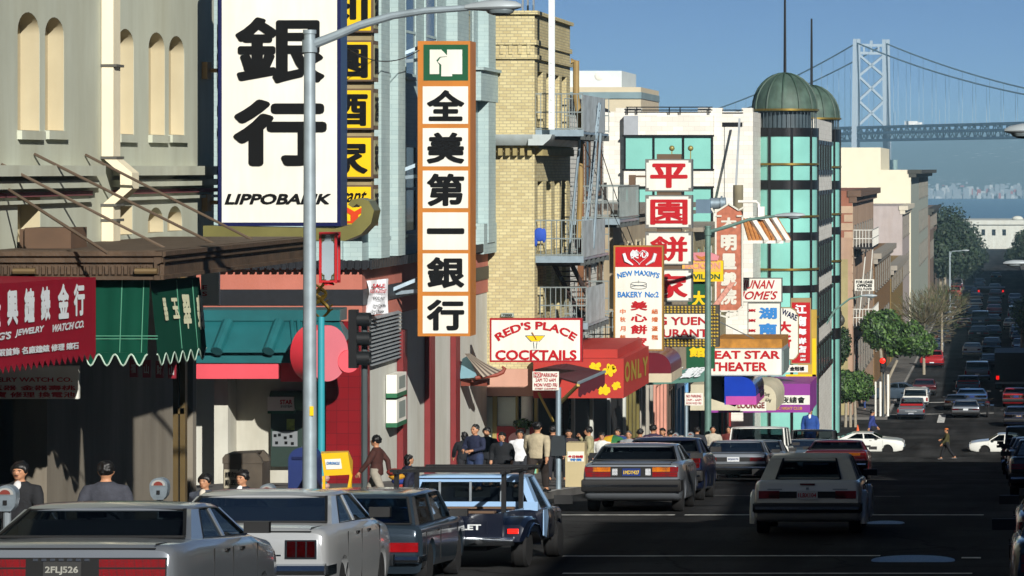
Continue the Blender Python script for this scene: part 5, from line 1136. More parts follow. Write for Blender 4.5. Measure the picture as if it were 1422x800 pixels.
for i in range(n):
    m.k = i % 2
    for j in range(8):
        a, b = i/n, (i+1)/n; c, d = j/8, (j+1)/8; m.quad(P(640+56*a*0+58*c+0, 492+28*(c**.7)*1.0 + (1-a)*0, Yk+1.6*a), P(640+58*d, 492+28*(d**.7), Yk+1.6*a), P(640+58*d, 492+28*(d**.7), Yk+1.6*b), P(640+58*c, 492+28*(c**.7), Yk+1.6*b))
m.k = 0
m = MB(); 
for i in range(9):
    m.k = i % 2; x0, x1 = i/9, (i+1)/9
    for j in range(6):
        c, d = j/6, (j+1)/6
        f = lambda u, v: P(645 + 8*u + 47*v*(.55+.45*u) + (-12)*(1-u)*v*.0, 491 + 33*v - 9*v*u*v + 3*(1-u)*0, 84 - .5*(1-u))
        m.quad(f(x0, c), f(x0, d), f(x1, d), f(x1, c))
m.build('striped_roof', [mat('tile_pale', '#8f8577', .7), mat('tile_dark', '#4a4038', .7)], s, ang=0, recalc=False)
m = MB(); m.quad(P(638, 526, 83.9), P(663, 524, 83.6), P(650, 494, 83.9), P(642, 498, 84)); m.build('blue_soffit', mat('soffit_blue', '#7fa6b3', .6), s, ang=0, recalc=False)
m = MB(); m.tube([P(660, 525, 83.6), P(690, 521, 83.8), P(698, 517, 83.9), P(701, 512, 83.9), P(697, 509, 83.9)], [.05, .05, .06, .05, .03], 7); m.build('scroll_edge', mat('scroll_red', '#7a3424', .6), s)
m = MB(); pbox(m, 640, 527, 676, 536, 84, .5); m.build('red_fascia', mat('fascia_redbrown', '#6a2d1c', .7), s)
def dome_awning(label, px0, px1, py0, py1, Y, depth, cols, nm='dome_awning', X0=-12.7, txt=None):
    s = thing(nm, label, 'awning', P((px0+px1)/2, py1, Y), 'shop awnings down the street')
    X1 = PXx(px1, Y); zt, zb_ = PZ(py0, Y), PZ(py1, Y); H = zt - zb_
    prof = [(X1-.02, zb_), (X1, zb_+H*.45)] + [(X1 - H*.55*(1-math.cos(t)), zb_+H*.45+H*.55*math.sin(t)) for t in [math.pi/2*k/7 for k in range(1, 8)]] + [(X0, zt), (X0, zb_)]
    m = MB(); m.prism(prof, 'y', Y, Y+depth); m.build('canvas', cols[0], s)
    if len(cols) > 1:
        m = MB(); m.box(max(X0, PXx(px0, Y)), X1+.012, Y-.012, Y+depth+.01, zb_, zb_+H*.3); m.build('lower_band', cols[1], s)
    return s
dome_awning('glossy maroon dome awning with a pale lower band next to the red box awning', 900, 932, 490, 531, 97, 3.2, [mat('dome_maroon', '#5c1522', .35, coat=.3), mat('band_pale', '#b8ad94', .7)], X0=-12.7)
dome_awning('shiny blue dome awning with a magenta lower band under the theatre marquee', 1008, 1050, 523, 562, 119.9, 4, [mat('dome_blue', '#14369c', .22, coat=.6), mat('band_magenta', '#a8418f', .5)], X0=PXx(1006, 119.9))
s = dome_awning('cream dome awning with thin dark lettering between the blue and purple awnings', 1054, 1078, 534, 570, 131, 5, [mat('dome_cream', '#b3ac94', .6)], X0=-12.6); lettering(s, [('Chung', 1059, 545, 1070, 551, .01, .2), ('King', 1062, 553, 1072, 559, .01, .2), ('LOUNGE', 1046, 556+5, 1063, 567, .0)], SBLK, 130.99)
s = signbox('lounge_fascia', 'white fascia with dark red lettering under the blue dome awning', (1028, 558, 1064, 571), 129, .1, SW, SW, .5); lettering(s, [('LOUNGE', 1024, 558.5, 1062, 567, .03)], mat('letter_darkred', '#6c1c18', .5), 128.98)
YPu = 140
s = thing('purple_awning', 'purple awning with a white band of dark characters near the far corner', 'awning', P(1094, 573, YPu), 'shop awnings down the street')
PUR = mat('awning_purple', '#7d2a82', .6, var=.06)
m = MB(); m.box(-12.7, PXx(1125, YPu), YPu, YPu+5, PZ(573, YPu), PZ(533, YPu)); m.build('canopy_box', PUR, s)
m = MB(); pbox(m, 1060, 549, 1124.5, 562, YPu-.01, .02); m.build('white_band', SW, s); lettering(s, [('夜總會', 1085, 551, 1118, 560, .02)], SBLK, YPu-.01)
m = MB(); lettering(s, [('GOLDEN', 1066, 540, 1089, 546, .02), ('MUSIC NIGHT CLUB', 1070, 565, 1114, 569, .02)], mat('letter_gold', '#c0962c', .5), YPu)
m = MB(); m.prism([(PXx(p, 122), PZ(q, 122)) for p, q in ((984, 523), (1000, 523), (1029, 553), (1026, 560), (984, 546))], 'y', 120.2, 126); o_ = m.build('black_awning', mat('awning_shade_black', '#040405', .9, spec=.03)); tag(o_, 'slanted black awning and painted shade under the left end of the theatre marquee', 'awning', 'shop awnings down the street')  # near-black colour and outline also paint in the shade beneath the marquee
# shopfronts at street level, E block
def shopfront(y0, y1, col, label, zt, open_=DARK, X=-12.68):
    b = thing('shopfront', label, 'shopfront', (X, (y0+y1)/2, wz(y0)), 'shopfronts down the street')
    MB().box(X, X+.03, y0, y1, gz(y1), zt).build('shop_opening', open_, b)
    m = MB()
    for k in range(4): a = y0 + (y1-y0-.25)*k/3; m.box(X, X+.12, a, a+.25, gz(a), zt)
    m.box(X, X+.14, y0, y1, zt, zt+.5); m.box(X, X+.1, y0+.25, y1-.25, gz(y0)-.6, gz(y0)+.15); m.build('shop_frame', col, b)
def spx(p0, p1, *k): shopfront(12.65*F/(VX-p0), 12.65*F/(VX-p1), *k[:2], gz(12.65*F/(VX-p0)) + 3, *k[2:])
LACE = mat('lace_pane', '#a39f92', .7, var=.35, scale=14)
spx(793, 866, mat('front_white', '#aeb0a8', .7, var=.1), 'white pillared open shopfront below the red box awning')
spx(868, 885, mat('front_olive', '#5e5526', .6, var=.25), 'olive framed open shopfront right of the red box awning', mat('olive_display', '#3a3012', .7, var=.6, scale=5))
spx(886.5, 904, mat('front_lace', '#8f8a80', .7, var=.2), 'pale patterned shopfront window between the red box awning and the maroon dome', LACE)
spx(907, 923, mat('front_salmon', '#b98472', .7), 'salmon pillared shopfront under the maroon dome awning', mat('salmon_wall', '#9c6a5a', .8, var=.15))
spx(925, 934, mat('front_brown', '#4a3a2e', .7), 'narrow brown shopfront next to the salmon pillars')
spx(936, 953, mat('front_blue', '#5d8fb8', .6), 'light blue framed shopfront under the slanted signboard', mat('blue_door', '#3f6c92', .5))
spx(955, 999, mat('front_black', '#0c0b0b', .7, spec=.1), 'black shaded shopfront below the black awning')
spx(1001, 1018, mat('front_red', '#7a1616', .6), 'red framed shopfront below the theatre marquee')
spx(1020, 1045, mat('front_cream', '#a39e8c', .6), 'cream framed shopfront with grille below the blue dome awning')
spx(1047, 1064, mat('front_yellow', '#a89a3c', .6), 'yellow framed shopfront below the cream dome awning')
# ---------------------------------------------------------------- street furniture
LAMPM = mat('lamp_pole', '#8d9aa1', .45, .35, var=.15, scale=5)
def lamppost(label, px, Y, ytop, arm, head, r=.085, m=LAMPM, X=None, nm='street_lamp'):
    X = PXx(px, Y) if X is None else X
    t = thing(nm, label, 'street lamp', (X, Y, gz(Y)), 'tall cobra head street lamps')
    zt = PZ(ytop, Y)
    MB().tube([(X, Y, gz(Y)), (X, Y, gz(Y)+.5), (X, Y, zt)], [r*1.25, r*1.12, r*.85], 14).cyl((X, Y, zt), (X, Y, zt+.05), r*1.02, 14).build('pole', m, t)
    pts = [P(a, b, Y) for a, b in arm]
    n = len(pts); m2 = MB().tube(pts, [.062 - .02*i/(n-1) for i in range(n)], 10); m2.cyl((X, Y, pts[0].z-.1), (X, Y, pts[0].z+.06), r*1.15, 12); m2.build('arm', m, t)
    h0, h1 = P(head[0], head[1], Y), P(head[2], head[3], Y); d = h1 - h0
    k = MB(); rings = []
    for f, w, ht in ((0, .05, .04), (.1, .07, .06), (.35, .13, .09), (.65, .16, .1), (.9, .11, .07), (1, .03, .03)):
        c = h0 + d*f; rings.append([c + Vector((0, w*math.cos(q), ht*math.sin(q)*(1 if math.sin(q) > 0 else .55))) for q in [2*math.pi*i/12 for i in range(12)]])
    k.loft(rings); hd = k.build('lamp_head', mat('lamp_head', '#a9b2b6', .4, .3, var=.08), t)
    g = MB(); c = h0 + d*.62; g.ell((c.x, c.y, c.z-.045), (abs(d.x)*.26, .12, .07), 12, 6); g.build('lens', mat('lamp_lens', '#6a7478', .2, spec=.7), hd)
    return t
l1 = lamppost('tall grey lamppost with a long curved arm in front of the big white sign', 430, 41.7, 47, [(434, 62), (465, 50), (500, 35), (545, 22), (590, 15), (650, 11)], (646, 11, 724, 9))
m = MB(); x_ = PXx(430, 41.7); z_ = PZ(570, 41.7); m.box(x_+.02, x_+.07, 41.6, 41.61, z_-.06, z_+.06); m.build('sticker', SYEL, l1)
m = MB(); x_ = PXx(700, 41.7); m.cyl((x_, 41.7, PZ(4, 41.7)), (x_, 41.7, PZ(-6, 41.7)), .05, 10); m.build('photocell', mat('cell_blue', '#27415f', .5), l1)
GP_ = mat('green_pole', '#5d7a72', .5, .2, var=.15, scale=5)
lamppost('green painted lamppost with a curved arm between the bulb framed sign and the theatre marquee', 983, 99.5, 316, [(985, 322), (1010, 315), (1040, 305), (1078, 300)], (1076, 300, 1118, 299), .1, GP_)
lamppost('farther grey green lamppost at the corner in front of the glass tower', 1143, 167, 446, [(1144, 455), (1160, 430), (1180, 415), (1197, 411)], (1196, 411, 1218, 411), .14, GP_)
lamppost('pale far lamppost beside the dark trees beyond the white building', 1319, 330, 350, [(1319, 356), (1322, 349), (1343, 348)], (1336, 348, 1346, 348), .1)
lamppost('lamppost on the right pavement whose pale head shows at the upper right edge', 0, 45, 150, [(1760, 168), (1600, 160), (1450, 172)], (1466, 180, 1395, 182), .085, X=3.7)
lamppost('lamppost on the right pavement whose pale head shows at the middle right edge', 0, 95, 350, [(1565, 360), (1480, 356), (1430, 362)], (1434, 365, 1393, 366), .085, X=3.7)
# traffic signals
def signal(label, px, Y, y0, y1, side, wdt=.17, pole=True, xoff=0.):
    X = PXx(px, Y); t = thing('traffic_signal', label, 'traffic light', (X, Y, wz(Y)), 'traffic signals at the crossings')
    z1, z0 = PZ(y0, Y), PZ(y1, Y); k = (z1-z0)/3
    MB().box(X-wdt*.5, X+wdt*.5, Y-.11, Y+.11, z0, z1).build('housing', BLACKM, t)
    for i in range(3):
        zc = z0 + k*(i+.5); m = MB(); 
        if side == 'x':
            rr_ = k*.36; n = 14; ring = lambda x, r, a0=0: [(x, Y+r*math.cos(q), zc+r*math.sin(q)) for q in [2*math.pi*j/n for j in range(n)]]
            m.loft([ring(X+wdt*.5, rr_), ring(X+wdt*.5+.24, rr_*.98), ring(X+wdt*.5+.24, rr_*.85), ring(X+wdt*.5+.02, rr_*.85)], False)
        else: m.tube([(X, Y-.15, zc), (X, Y-.32, zc)], k*.38, 14)
        m.build('visor', mat('visor_black', '#16181a', .5), t)
    if pole: MB().cyl((X+.02+xoff, Y+.2, wz(Y)), (X+.02+xoff, Y+.2, z1-.1), .06, 10).build('pole', mat('signal_pole', '#3c4446', .6), t)
    return t
signal('black traffic signal seen from the side with three round visors beside the teal pagoda porch', 491, 62, 430, 511, 'x', .16, True, .15)
s = signal('far traffic signal with a lit red lamp under the large clipped tree', 1226, 188, 497, 517, 'y', .3)
m = MB(); m.ell((PXx(1226, 188), 187.66, PZ(500.5, 188)), (.16, .03, .16), 10, 6); m.build('red_lamp', mat('lamp_red', '#ff1808', .4, emit=1.5), s)
# dragon lantern lamp
Yd = 48; s = thing('dragon_lantern', 'turquoise lamp pole with gilded dragons and a red framed lantern behind the lamppost', 'street lamp', (PXx(446, Yd), Yd, gz(Yd)))
TQ = mat('turquoise_pole', '#2b8592', .45, var=.1); xd = PXx(446, Yd)
m = MB(); m.tube([(xd, Yd, gz(Yd)), (xd, Yd, PZ(680, Yd)), (xd, Yd, PZ(660, Yd)), (xd, Yd, PZ(640, Yd)), (xd, Yd, PZ(440, Yd))], [.11, .1, .07, .055, .05], 14); m.build('pole', TQ, s)
m = MB()
for k in range(3): m.lathe([(.0, 0), (.09, 0), (.11, .04), (.09, .08), (0, .08)], (xd+.02, Yd, PZ(690-k*11, Yd)), 16)
m.build('base_rings', mat('base_redwhite', '#b08a80', .6), s)
m = MB()
for sg in (-1, 1):
    pts = [Vector((xd + sg*(.03+.1*math.sin(t*2.2)), Yd-.05+.05*math.cos(t*3), PZ(440 - 45*t/3, Yd))) for t in [3*k/14 for k in range(15)]]; m.tube(pts, [.035-.02*abs(k-7)/8 for k in range(15)], 6)
    for k in range(0, 14, 2): m.bar(pts[k], pts[k]+Vector((sg*.07, -.02, .05)), .02)
m.build('dragon', mat('gilt_dark', '#5c4a18', .4, .7, var=.3, scale=20), s)
m = MB(); m.lathe([(0, 0), (.1, 0), (.05, .1), (.05, .14), (0, .14)], (xd+.1, Yd, PZ(396, Yd)), 10); m.build('red_stem', SRED, s)
lx = PXx(458, Yd); lz0, lz1 = PZ(390, Yd), PZ(325, Yd)
MB().box(lx-.1, lx+.1, Yd-.1, Yd+.1, lz0, lz1).build('lantern_glass', mat('lantern_pane', '#8d9ba3', .25), s)
m = MB()
for sx in (-1, 1):
    for sy in (-1, 1): m.bar((lx+sx*.115, Yd+sy*.115, lz0-.03), (lx+sx*.115, Yd+sy*.115, lz1+.03), .035)
for z in (lz0-.02, lz1): m.box(lx-.13, lx+.13, Yd-.13, Yd+.13, z, z+.03)
m.build('red_frame', mat('frame_scarlet', '#a5131a', .5), s)
m = MB()
for sx in (-1, 1):
    for z, sg in ((lz0+.02, 1), (lz1-.02, -1)):
        for a, b, c, d in ((0, 0, .06, 0), (0, 0, 0, .1), (.03, 0, .03, .07), (0, .07, .03, .07)): m.bar((lx+sx*(.09-a), Yd-.12, z+sg*b), (lx+sx*(.09-c), Yd-.12, z+sg*d), .012)
m.build('fretwork', mat('fret_gilt', '#5a5530', .5, .5), s)
# second lantern lamp at the far corner
Yq = 186; s = thing('lantern_lamp', 'old style hanging lantern lamp at the far corner beside the olive stone front', 'street lamp', (PXx(1150, Yq), Yq, gz(Yq)))
m = MB(); m.cyl((PXx(1150, Yq), Yq, gz(Yq)), (PXx(1150, Yq), Yq, PZ(428, Yq)), .08, 10); m.tube([P(1150, 434, Yq), P(1160, 431, Yq), P(1168, 433, Yq), P(1168, 437, Yq)], .05, 6); m.build('pole', BLACKM, s)
m = MB(); c = P(1168, 446, Yq); m.lathe([(.02, .42), (.12, .3), (.2, .18), (.22, 0), (.14, -.2), (.03, -.28)], c, 12); m.build('lantern', mat('lantern_dark', '#3d3d36', .5), s)
# parking meters
def meter(px, py, Y, label, k=1.0):
    k *= .82
    X = PXx(px, Y); t = thing('parking_meter', label, 'parking meter', (X, Y, wz(Y)), 'parking meters along the kerb')
    zc = PZ(py, Y); MB().cyl((X, Y, wz(Y)), (X, Y, zc-.08*k), .035, 10).build('post', GREYM, t)
    m = MB(); pr = [(.1, -.1), (.115, -.02), (.115, .03)] + [(.115*math.cos(a), .03+.1*math.sin(a)) for a in [math.pi*j/10 for j in range(1, 10)]] + [(-.115, .03), (-.115, -.02), (-.1, -.1), (-.06, -.15), (.06, -.15)]
    m.prism([(X+a*k, zc+b*k) for a, b in pr], 'y', Y-.06, Y+.06); hd = m.build('meter_head', mat('meter_grey', '#77828a', .4, .45, var=.2, scale=12), t)
    m = MB(); m.prism([(X+.09*k*math.cos(a), zc+.03*k+.075*k*math.sin(a)) for a in [math.pi*j/10 for j in range(11)]], 'y', Y-.068, Y-.058); m.build('dial_window', mat('dial_pale', '#8f8f8c', .3), hd)
    m = MB(); m.prism([(X+.06*k*math.cos(a), zc+.035*k+.05*k*math.sin(a)) for a in [math.pi*j/8 for j in range(9)]], 'y', Y-.072, Y-.066); m.build('red_flag', mat('flag_red', '#6c2f28', .4), hd)
    m = MB(); m.box(X-.02*k, X+.02*k, Y-.075, Y-.06, zc-.08*k, zc-.03*k); m.build('coin_slot', BLACKM, hd); return t
for px, py, Y, lab, k in ((10, 690, 28.9, 'parking meter at the left edge beside the dark jacketed man', 1), (222, 677, 34.1, 'parking meter in front of the sunlit shop wall beside the man seen from behind', 1), (372, 684, 39.1, 'parking meter beside the trash bin and the two men', 1), (499, 687, 44.2, 'low parking meter right of the yellow newspaper box', .8), (938, 606, 88, 'left one of two grey parking meters by the far car row', .95), (959, 605, 91, 'right one of two grey parking meters by the far car row', .95)): meter(px, py, Y, lab, k)
# trash bin, mailbox, newspaper boxes
Yb = 45.5; s = thing('trash_bin', 'brown street trash bin with an arched lid and a paper notice', 'trash bin', (PXx(337, Yb), Yb, gz(Yb)))
BINM = mat('bin_brown', '#4a4238', .7, var=.25, scale=5, streak=.2); x0, x1 = PXx(310, Yb), PXx(364, Yb); zt = PZ(644, Yb)
MB().box(x0, x1, Yb, Yb+.5, gz(Yb), zt).build('bin_body', BINM, s)
m = MB(); pts = [(x0-.01, zt+.002), (x1+.01, zt+.002), (x1-.02, PZ(636, Yb)), (x1-.09, PZ(629, Yb)), (x0+.03, PZ(631, Yb)), (x0-.01, PZ(636, Yb))]; 
m.prism(pts, 'y', Yb-.01, Yb+.08); m.prism(pts, 'y', Yb+.42, Yb+.51); m.prism([(a, b) for a, b in ((x0-.01, PZ(636, Yb)), (x0+.03, PZ(631, Yb)), (x1-.09, PZ(629, Yb)), (x1-.1, PZ(632, Yb)), (x0+.05, PZ(634, Yb)))], 'y', Yb+.08, Yb+.42); m.build('arched_lid', BINM, s)
m = MB(); pbox(m, 311, 652, 330, 678, Yb-.006, .01); m.build('notice', mat('notice_paper', '#97907c', .8), s); lettering(s, [('請勿', 313, 655, 328, 663), ('亂丟', 313, 666, 328, 674)], SBLK, Yb-.007)
Yb = 46.5; s = thing('mailbox', 'dark blue mailbox with rounded top half behind the lamppost', 'mailbox', (PXx(413, Yb), Yb, gz(Yb)))
m = MB(); x0, x1 = PXx(400, Yb), PXx(438, Yb); zt = PZ(640, Yb); prof = [(x0, gz(Yb)+.08), (x1, gz(Yb)+.08), (x1, zt)] + [((x0+x1)/2+(x1-x0)/2*math.cos(a), zt+.19*math.sin(a)) for a in [math.pi*j/12 for j in range(1, 12)]] + [(x0, zt)]
m.prism(prof, 'y', Yb, Yb+.45); m.build('box_body', mat('mail_blue', '#1a2a5c', .45, coat=.2), s); m = MB(); 
for a in (x0+.03, x1-.06): m.box(a, a+.03, Yb+.05, Yb+.4, gz(Yb), gz(Yb)+.1)
m.build('leg', BLACKM, s); m = MB(); m.box(x0+.06, x1-.06, Yb-.02, Yb, zt+.02, zt+.06); m.build('chute', mat('chute_blue', '#101a40', .4), s)
Yb = 45.2; YEL = mat('box_yellow', '#d2a50c', .45, var=.06)
s = thing('newspaper_box', 'yellow newspaper box on an open yellow frame beside the lamppost', 'newspaper box', (PXx(468, Yb), Yb, gz(Yb)))
m = MB(); m.add([P(446, 630, Yb), P(483, 628, Yb), P(488, 659, Yb), P(450, 661, Yb)] + [P(446, 627, Yb+.4), P(484, 626, Yb+.4), P(490, 640, Yb+.4), P(452, 650, Yb+.4)], [(0, 1, 2, 3), (4, 7, 6, 5), (0, 4, 5, 1), (1, 5, 6, 2), (2, 6, 7, 3), (3, 7, 4, 0)]); m.build('display_case', YEL, s)
m = MB(); m.quad(P(451, 638, Yb-.012), P(473, 637, Yb-.012), P(475, 651, Yb-.012), P(453, 652, Yb-.012)); m.build('newspaper', SW, s, recalc=False); lettering(s, [('CHRONICLE', 454, 641, 472, 645, .03)], SBLU, Yb-.014)
m = MB()
for a, b in (((450, 661), (450, 686)), ((488, 659), (482, 690)), ((449, 686), (483, 690))): m.bar(P(*a, Yb+.02), P(*b, Yb+.02), .035)
m.bar(P(488, 642, Yb+.38), P(486, 688, Yb+.38), .035); zz = gz(Yb); m.bar(P(450, 686, Yb+.02), (PXx(450, Yb), Yb+.02, zz), .035); m.bar(P(483, 690, Yb+.02), (PXx(483, Yb), Yb+.02, zz), .035); m.build('open_frame', YEL, s)
Yb = 66.5; s = thing('newspaper_box', 'cream newspaper box with a coloured poster near the no parking pole', 'newspaper box', (PXx(798, Yb), Yb, wz(Yb)))
m = MB(); x0, x1 = PXx(785, Yb), PXx(813, Yb); m.box(x0, x1, Yb, Yb+.4, wz(Yb), PZ(632, Yb)); m.box(x0+.02, x1-.02, Yb+.02, Yb+.38, PZ(632, Yb), PZ(615, Yb)); m.build('box_body', mat('box_cream', '#ada07c', .6, streak=.1), s)
m = MB(); pbox(m, 788, 627, 811, 641, Yb-.006, .01); m.build('poster', SW, s); lettering(s, [('今日快報', 789, 632, 810, 636, .04)], SRED, Yb-.007); lettering(s, [('特價', 792, 636.5, 808, 640, .03)], SBLU, Yb-.007)
# bank machine at the recess
Ya_ = 71.3; s = thing('cash_machine', 'green and white cash machine with a red lettered light box in the porch recess', 'cash machine', (PXx(397, Ya_), Ya_, gz(70)))
m = MB(); m.box(PXx(376, Ya_), PXx(420, Ya_), Ya_, Ya_+.2, PZ(648, Ya_), PZ(570, Ya_)); m.build('machine_body', mat('atm_dark', '#20302a', .5), s)
m = MB(); m.tube([(PXx(376, Ya_-.1), Ya_-.05, PZ(556, Ya_)), (PXx(452, Ya_), Ya_-.05, PZ(556, Ya_))], .22, 18); m.build('light_canopy', mat('atm_green', '#3e5a3c', .5), s)
MB().box(PXx(376, Ya_), PXx(412, Ya_), Ya_-.32, Ya_-.06, PZ(569, Ya_), PZ(550, Ya_)).build('light_box', SW, s); lettering(s, [('STAR', 389, 555, 406, 561.5, .04)], SRED, Ya_-.32); lettering(s, [('SYSTEM', 390, 563, 406, 566)], SBLK, Ya_-.32)
MB().box(PXx(376, Ya_), PXx(412, Ya_), Ya_-.31, Ya_-.06, PZ(573, Ya_), PZ(569.2, Ya_)).build('green_rail', SGRN, s)
m = MB(); pbox(m, 378, 599, 413, 620, Ya_-.02, .03); m.build('keypad_panel', mat('panel_metal', '#8b9094', .4, .4), s)
m = MB(); pbox(m, 398, 582, 409, 597, Ya_-.02, .03); m.build('screen_panel', mat('panel_yellowgreen', '#7d8f3c', .5, var=.5, scale=12), s)
m = MB()
for px, py in ((380, 603), (386, 602), (394, 606), (402, 604), (382, 613), (395, 613), (404, 614)): pbox(m, px, py, px+4, py+4, Ya_-.03, .02)
m.build('keys', SBLK, s)
# bollards on the far corner, orange cone
for px, lab in ((1216, 'left white bollard on the far corner under the clipped tree'), (1222.5, 'middle white bollard on the far corner under the clipped tree'), (1233, 'right white bollard on the far corner under the clipped tree')):
    yb = 189; m = MB(); m.cyl((PXx(px, yb), yb, wz(yb)), (PXx(px, yb), yb, PZ(530 if px < 1230 else 520, yb)), .07, 10); o_ = m.build('bollard', WHITE); tag(o_, lab, 'bollard', 'white bollards on the far corner')
yb = 176; m = MB(); c = (PXx(1191, yb), yb, gz(yb)); m.lathe([(.02, .55), (.13, .05), (.2, .04), (.2, 0), (0, 0)], c, 14); o_ = m.build('traffic_cone', mat('cone_orange', '#c4501c', .6)); tag(o_, 'orange traffic cone by the clipped round tree', 'traffic cone')
# overhead wires
def wire(label, pts, r=.012):
    P_ = [Vector(p) for p in pts]; out = []
    for k in range(17): t = k/16; v = P_[0].lerp(P_[1], t); v.z -= .5*4*t*(1-t)*.6; out.append(v)
    o = MB().tube(out, r, 4).build('overhead_wire', BLACKM); tag(o, label, 'wire')
wire('thin wire running down from the upper brick building to the red box awning', [P(806, 187, 92), P(905, 395, 100)]); wire('thin wire from the pastry sign post down across the marble wall', [P(826, 180, 101), P(905, 395, 103)], .014)
wire('thin wire between the orange framed sign and the big white sign', [P(475, 62, 68), P(582, 70, 74)], .012)
# ---------------------------------------------------------------- trees
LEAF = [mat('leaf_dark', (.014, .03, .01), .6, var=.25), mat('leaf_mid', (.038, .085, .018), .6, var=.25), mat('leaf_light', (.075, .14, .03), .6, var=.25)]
BARK = mat('bark_grey', '#8a8272', .9, var=.2, scale=8)
def crown_mesh(clumps, n, size, rr, shell=.55):
    mb = MB(); tot = sum(r[0]*r[1]*r[2] for c, r in clumps)
    for c, r in clumps:
        k = int(n * r[0]*r[1]*r[2]/tot); sub = [(rr.gauss(0, 1), rr.gauss(0, 1), rr.gauss(0, 1)) for _ in range(14)]
        for _ in range(k):
            d = Vector((rr.gauss(0, 1), rr.gauss(0, 1), rr.gauss(0, 1))).normalized(); q = shell + (1-shell)*rr.random()**.5
            q *= 1 + .12*math.sin(d.x*7+c[0])*math.sin(d.z*6+c[2]) + .08*math.sin(d.y*9)
            p = Vector((c[0]+d.x*r[0]*q, c[1]+d.y*r[1]*q, c[2]+d.z*r[2]*q))
            nrm = (d + Vector((rr.gauss(0, .5), rr.gauss(0, .5), rr.gauss(0, .5)))).normalized(); a = nrm.orthogonal().normalized(); a = Matrix.Rotation(rr.random()*6.3, 3, nrm) @ a; b = nrm.cross(a)
            s = size*rr.uniform(.6, 1.3); mb.k = rr.choices((0, 1, 2), (2, 4, 2))[0]
            mb.add([p-a*s, p-b*s*.5, p+a*s, p+b*s*.5], [(0, 1, 2, 3)])
    return mb
def tree(label, base, trunks, clumps, n, size, leaf=LEAF, bark=BARK, seed=1, shell=.55, group=None, nm='street_tree', twigs=0):
    rr = random.Random(seed); t = thing(nm, label, 'tree', base, group)
    m = MB()
    for pts, r0, r1 in trunks:
        n_ = len(pts); m.tube(pts, [r0+(r1-r0)*i/(n_-1) for i in range(n_)], 8)
    for c, r in clumps:
        top = Vector(trunks[0][0][-1])
        for k in range(5):
            q = Vector(c) + Vector((rr.uniform(-1, 1)*r[0], rr.uniform(-1, 1)*r[1], rr.uniform(-.3, .9)*r[2]))*.7; mid = top.lerp(q, .5) + Vector((0, 0, .1*r[2])); m.tube([top, mid, q], [trunks[0][2]*.7, trunks[0][2]*.45, trunks[0][2]*.15], 5)
    m.build('trunk', bark, t); crown_mesh(clumps, n, size, rr, shell).build('crown', leaf, t, ang=0, recalc=False); return t
TG_ = 'clipped street trees at the far crossing'
Yt = 181; tree('round clipped tree on three pale trunks at the middle of the far crossing', (PXx(1181, Yt), Yt, gz(Yt)), [([(PXx(1174+k*7, Yt), Yt, gz(Yt)-.1), (PXx(1175+k*6, Yt), Yt, PZ(552, Yt))], .09, .07) for k in range(3)], [((PXx(1172, Yt), Yt, PZ(537, Yt)), (.95, .9, .9)), ((PXx(1193, Yt), Yt+.2, PZ(536, Yt)), (.85, .9, .85))], 5000, .11, seed=2, shell=.7, group=TG_)
Yt = 191; tree('wide clipped tree with a leaning trunk at the far corner before the parked cars', (PXx(1230, Yt), Yt, gz(Yt)), [([(PXx(1228, Yt), Yt, gz(Yt)-.1), (PXx(1226, Yt), Yt, PZ(520, Yt)), (PXx(1222, Yt), Yt, PZ(480, Yt))], .13, .09), ([(PXx(1233, Yt), Yt, gz(Yt)-.1), (PXx(1234, Yt), Yt, PZ(525, Yt)), (PXx(1246, Yt), Yt, PZ(500, Yt))], .12, .08)],
     [((PXx(1219, Yt), Yt, PZ(458, Yt)), (1.05, 1, 1.15)), ((PXx(1243, Yt), Yt+.3, PZ(470, Yt)), (.95, 1, 1.1)), ((PXx(1266, Yt), Yt, PZ(470, Yt)), (.95, .9, 1.05)), ((PXx(1284, Yt), Yt+.2, PZ(478, Yt)), (.7, .8, .75)), ((PXx(1232, Yt), Yt+.2, PZ(446, Yt)), (.8, .8, .7))], 9000, .13, seed=3, shell=.55, group=TG_)
Yt = 189; tree('darker clipped tree half behind the corner lamppost and the glass tower', (PXx(1163, Yt), Yt, gz(Yt)), [([(PXx(1163, Yt), Yt, gz(Yt)-.1), (PXx(1162, Yt), Yt, PZ(490, Yt))], .1, .07)], [((PXx(1160, Yt), Yt, PZ(483, Yt)), (.95, .9, 1.1)), ((PXx(1168, Yt), Yt, PZ(470, Yt)), (.6, .8, .7))], 2600, .12, leaf=[LEAF[0], LEAF[0], LEAF[1]], seed=4, group=TG_)
TWIG = [mat('twig_brown', (.085, .07, .04), .9, var=.3), mat('twig_tan', (.14, .12, .07), .9, var=.3), mat('leaf_olive', (.07, .09, .03), .8, var=.3)]
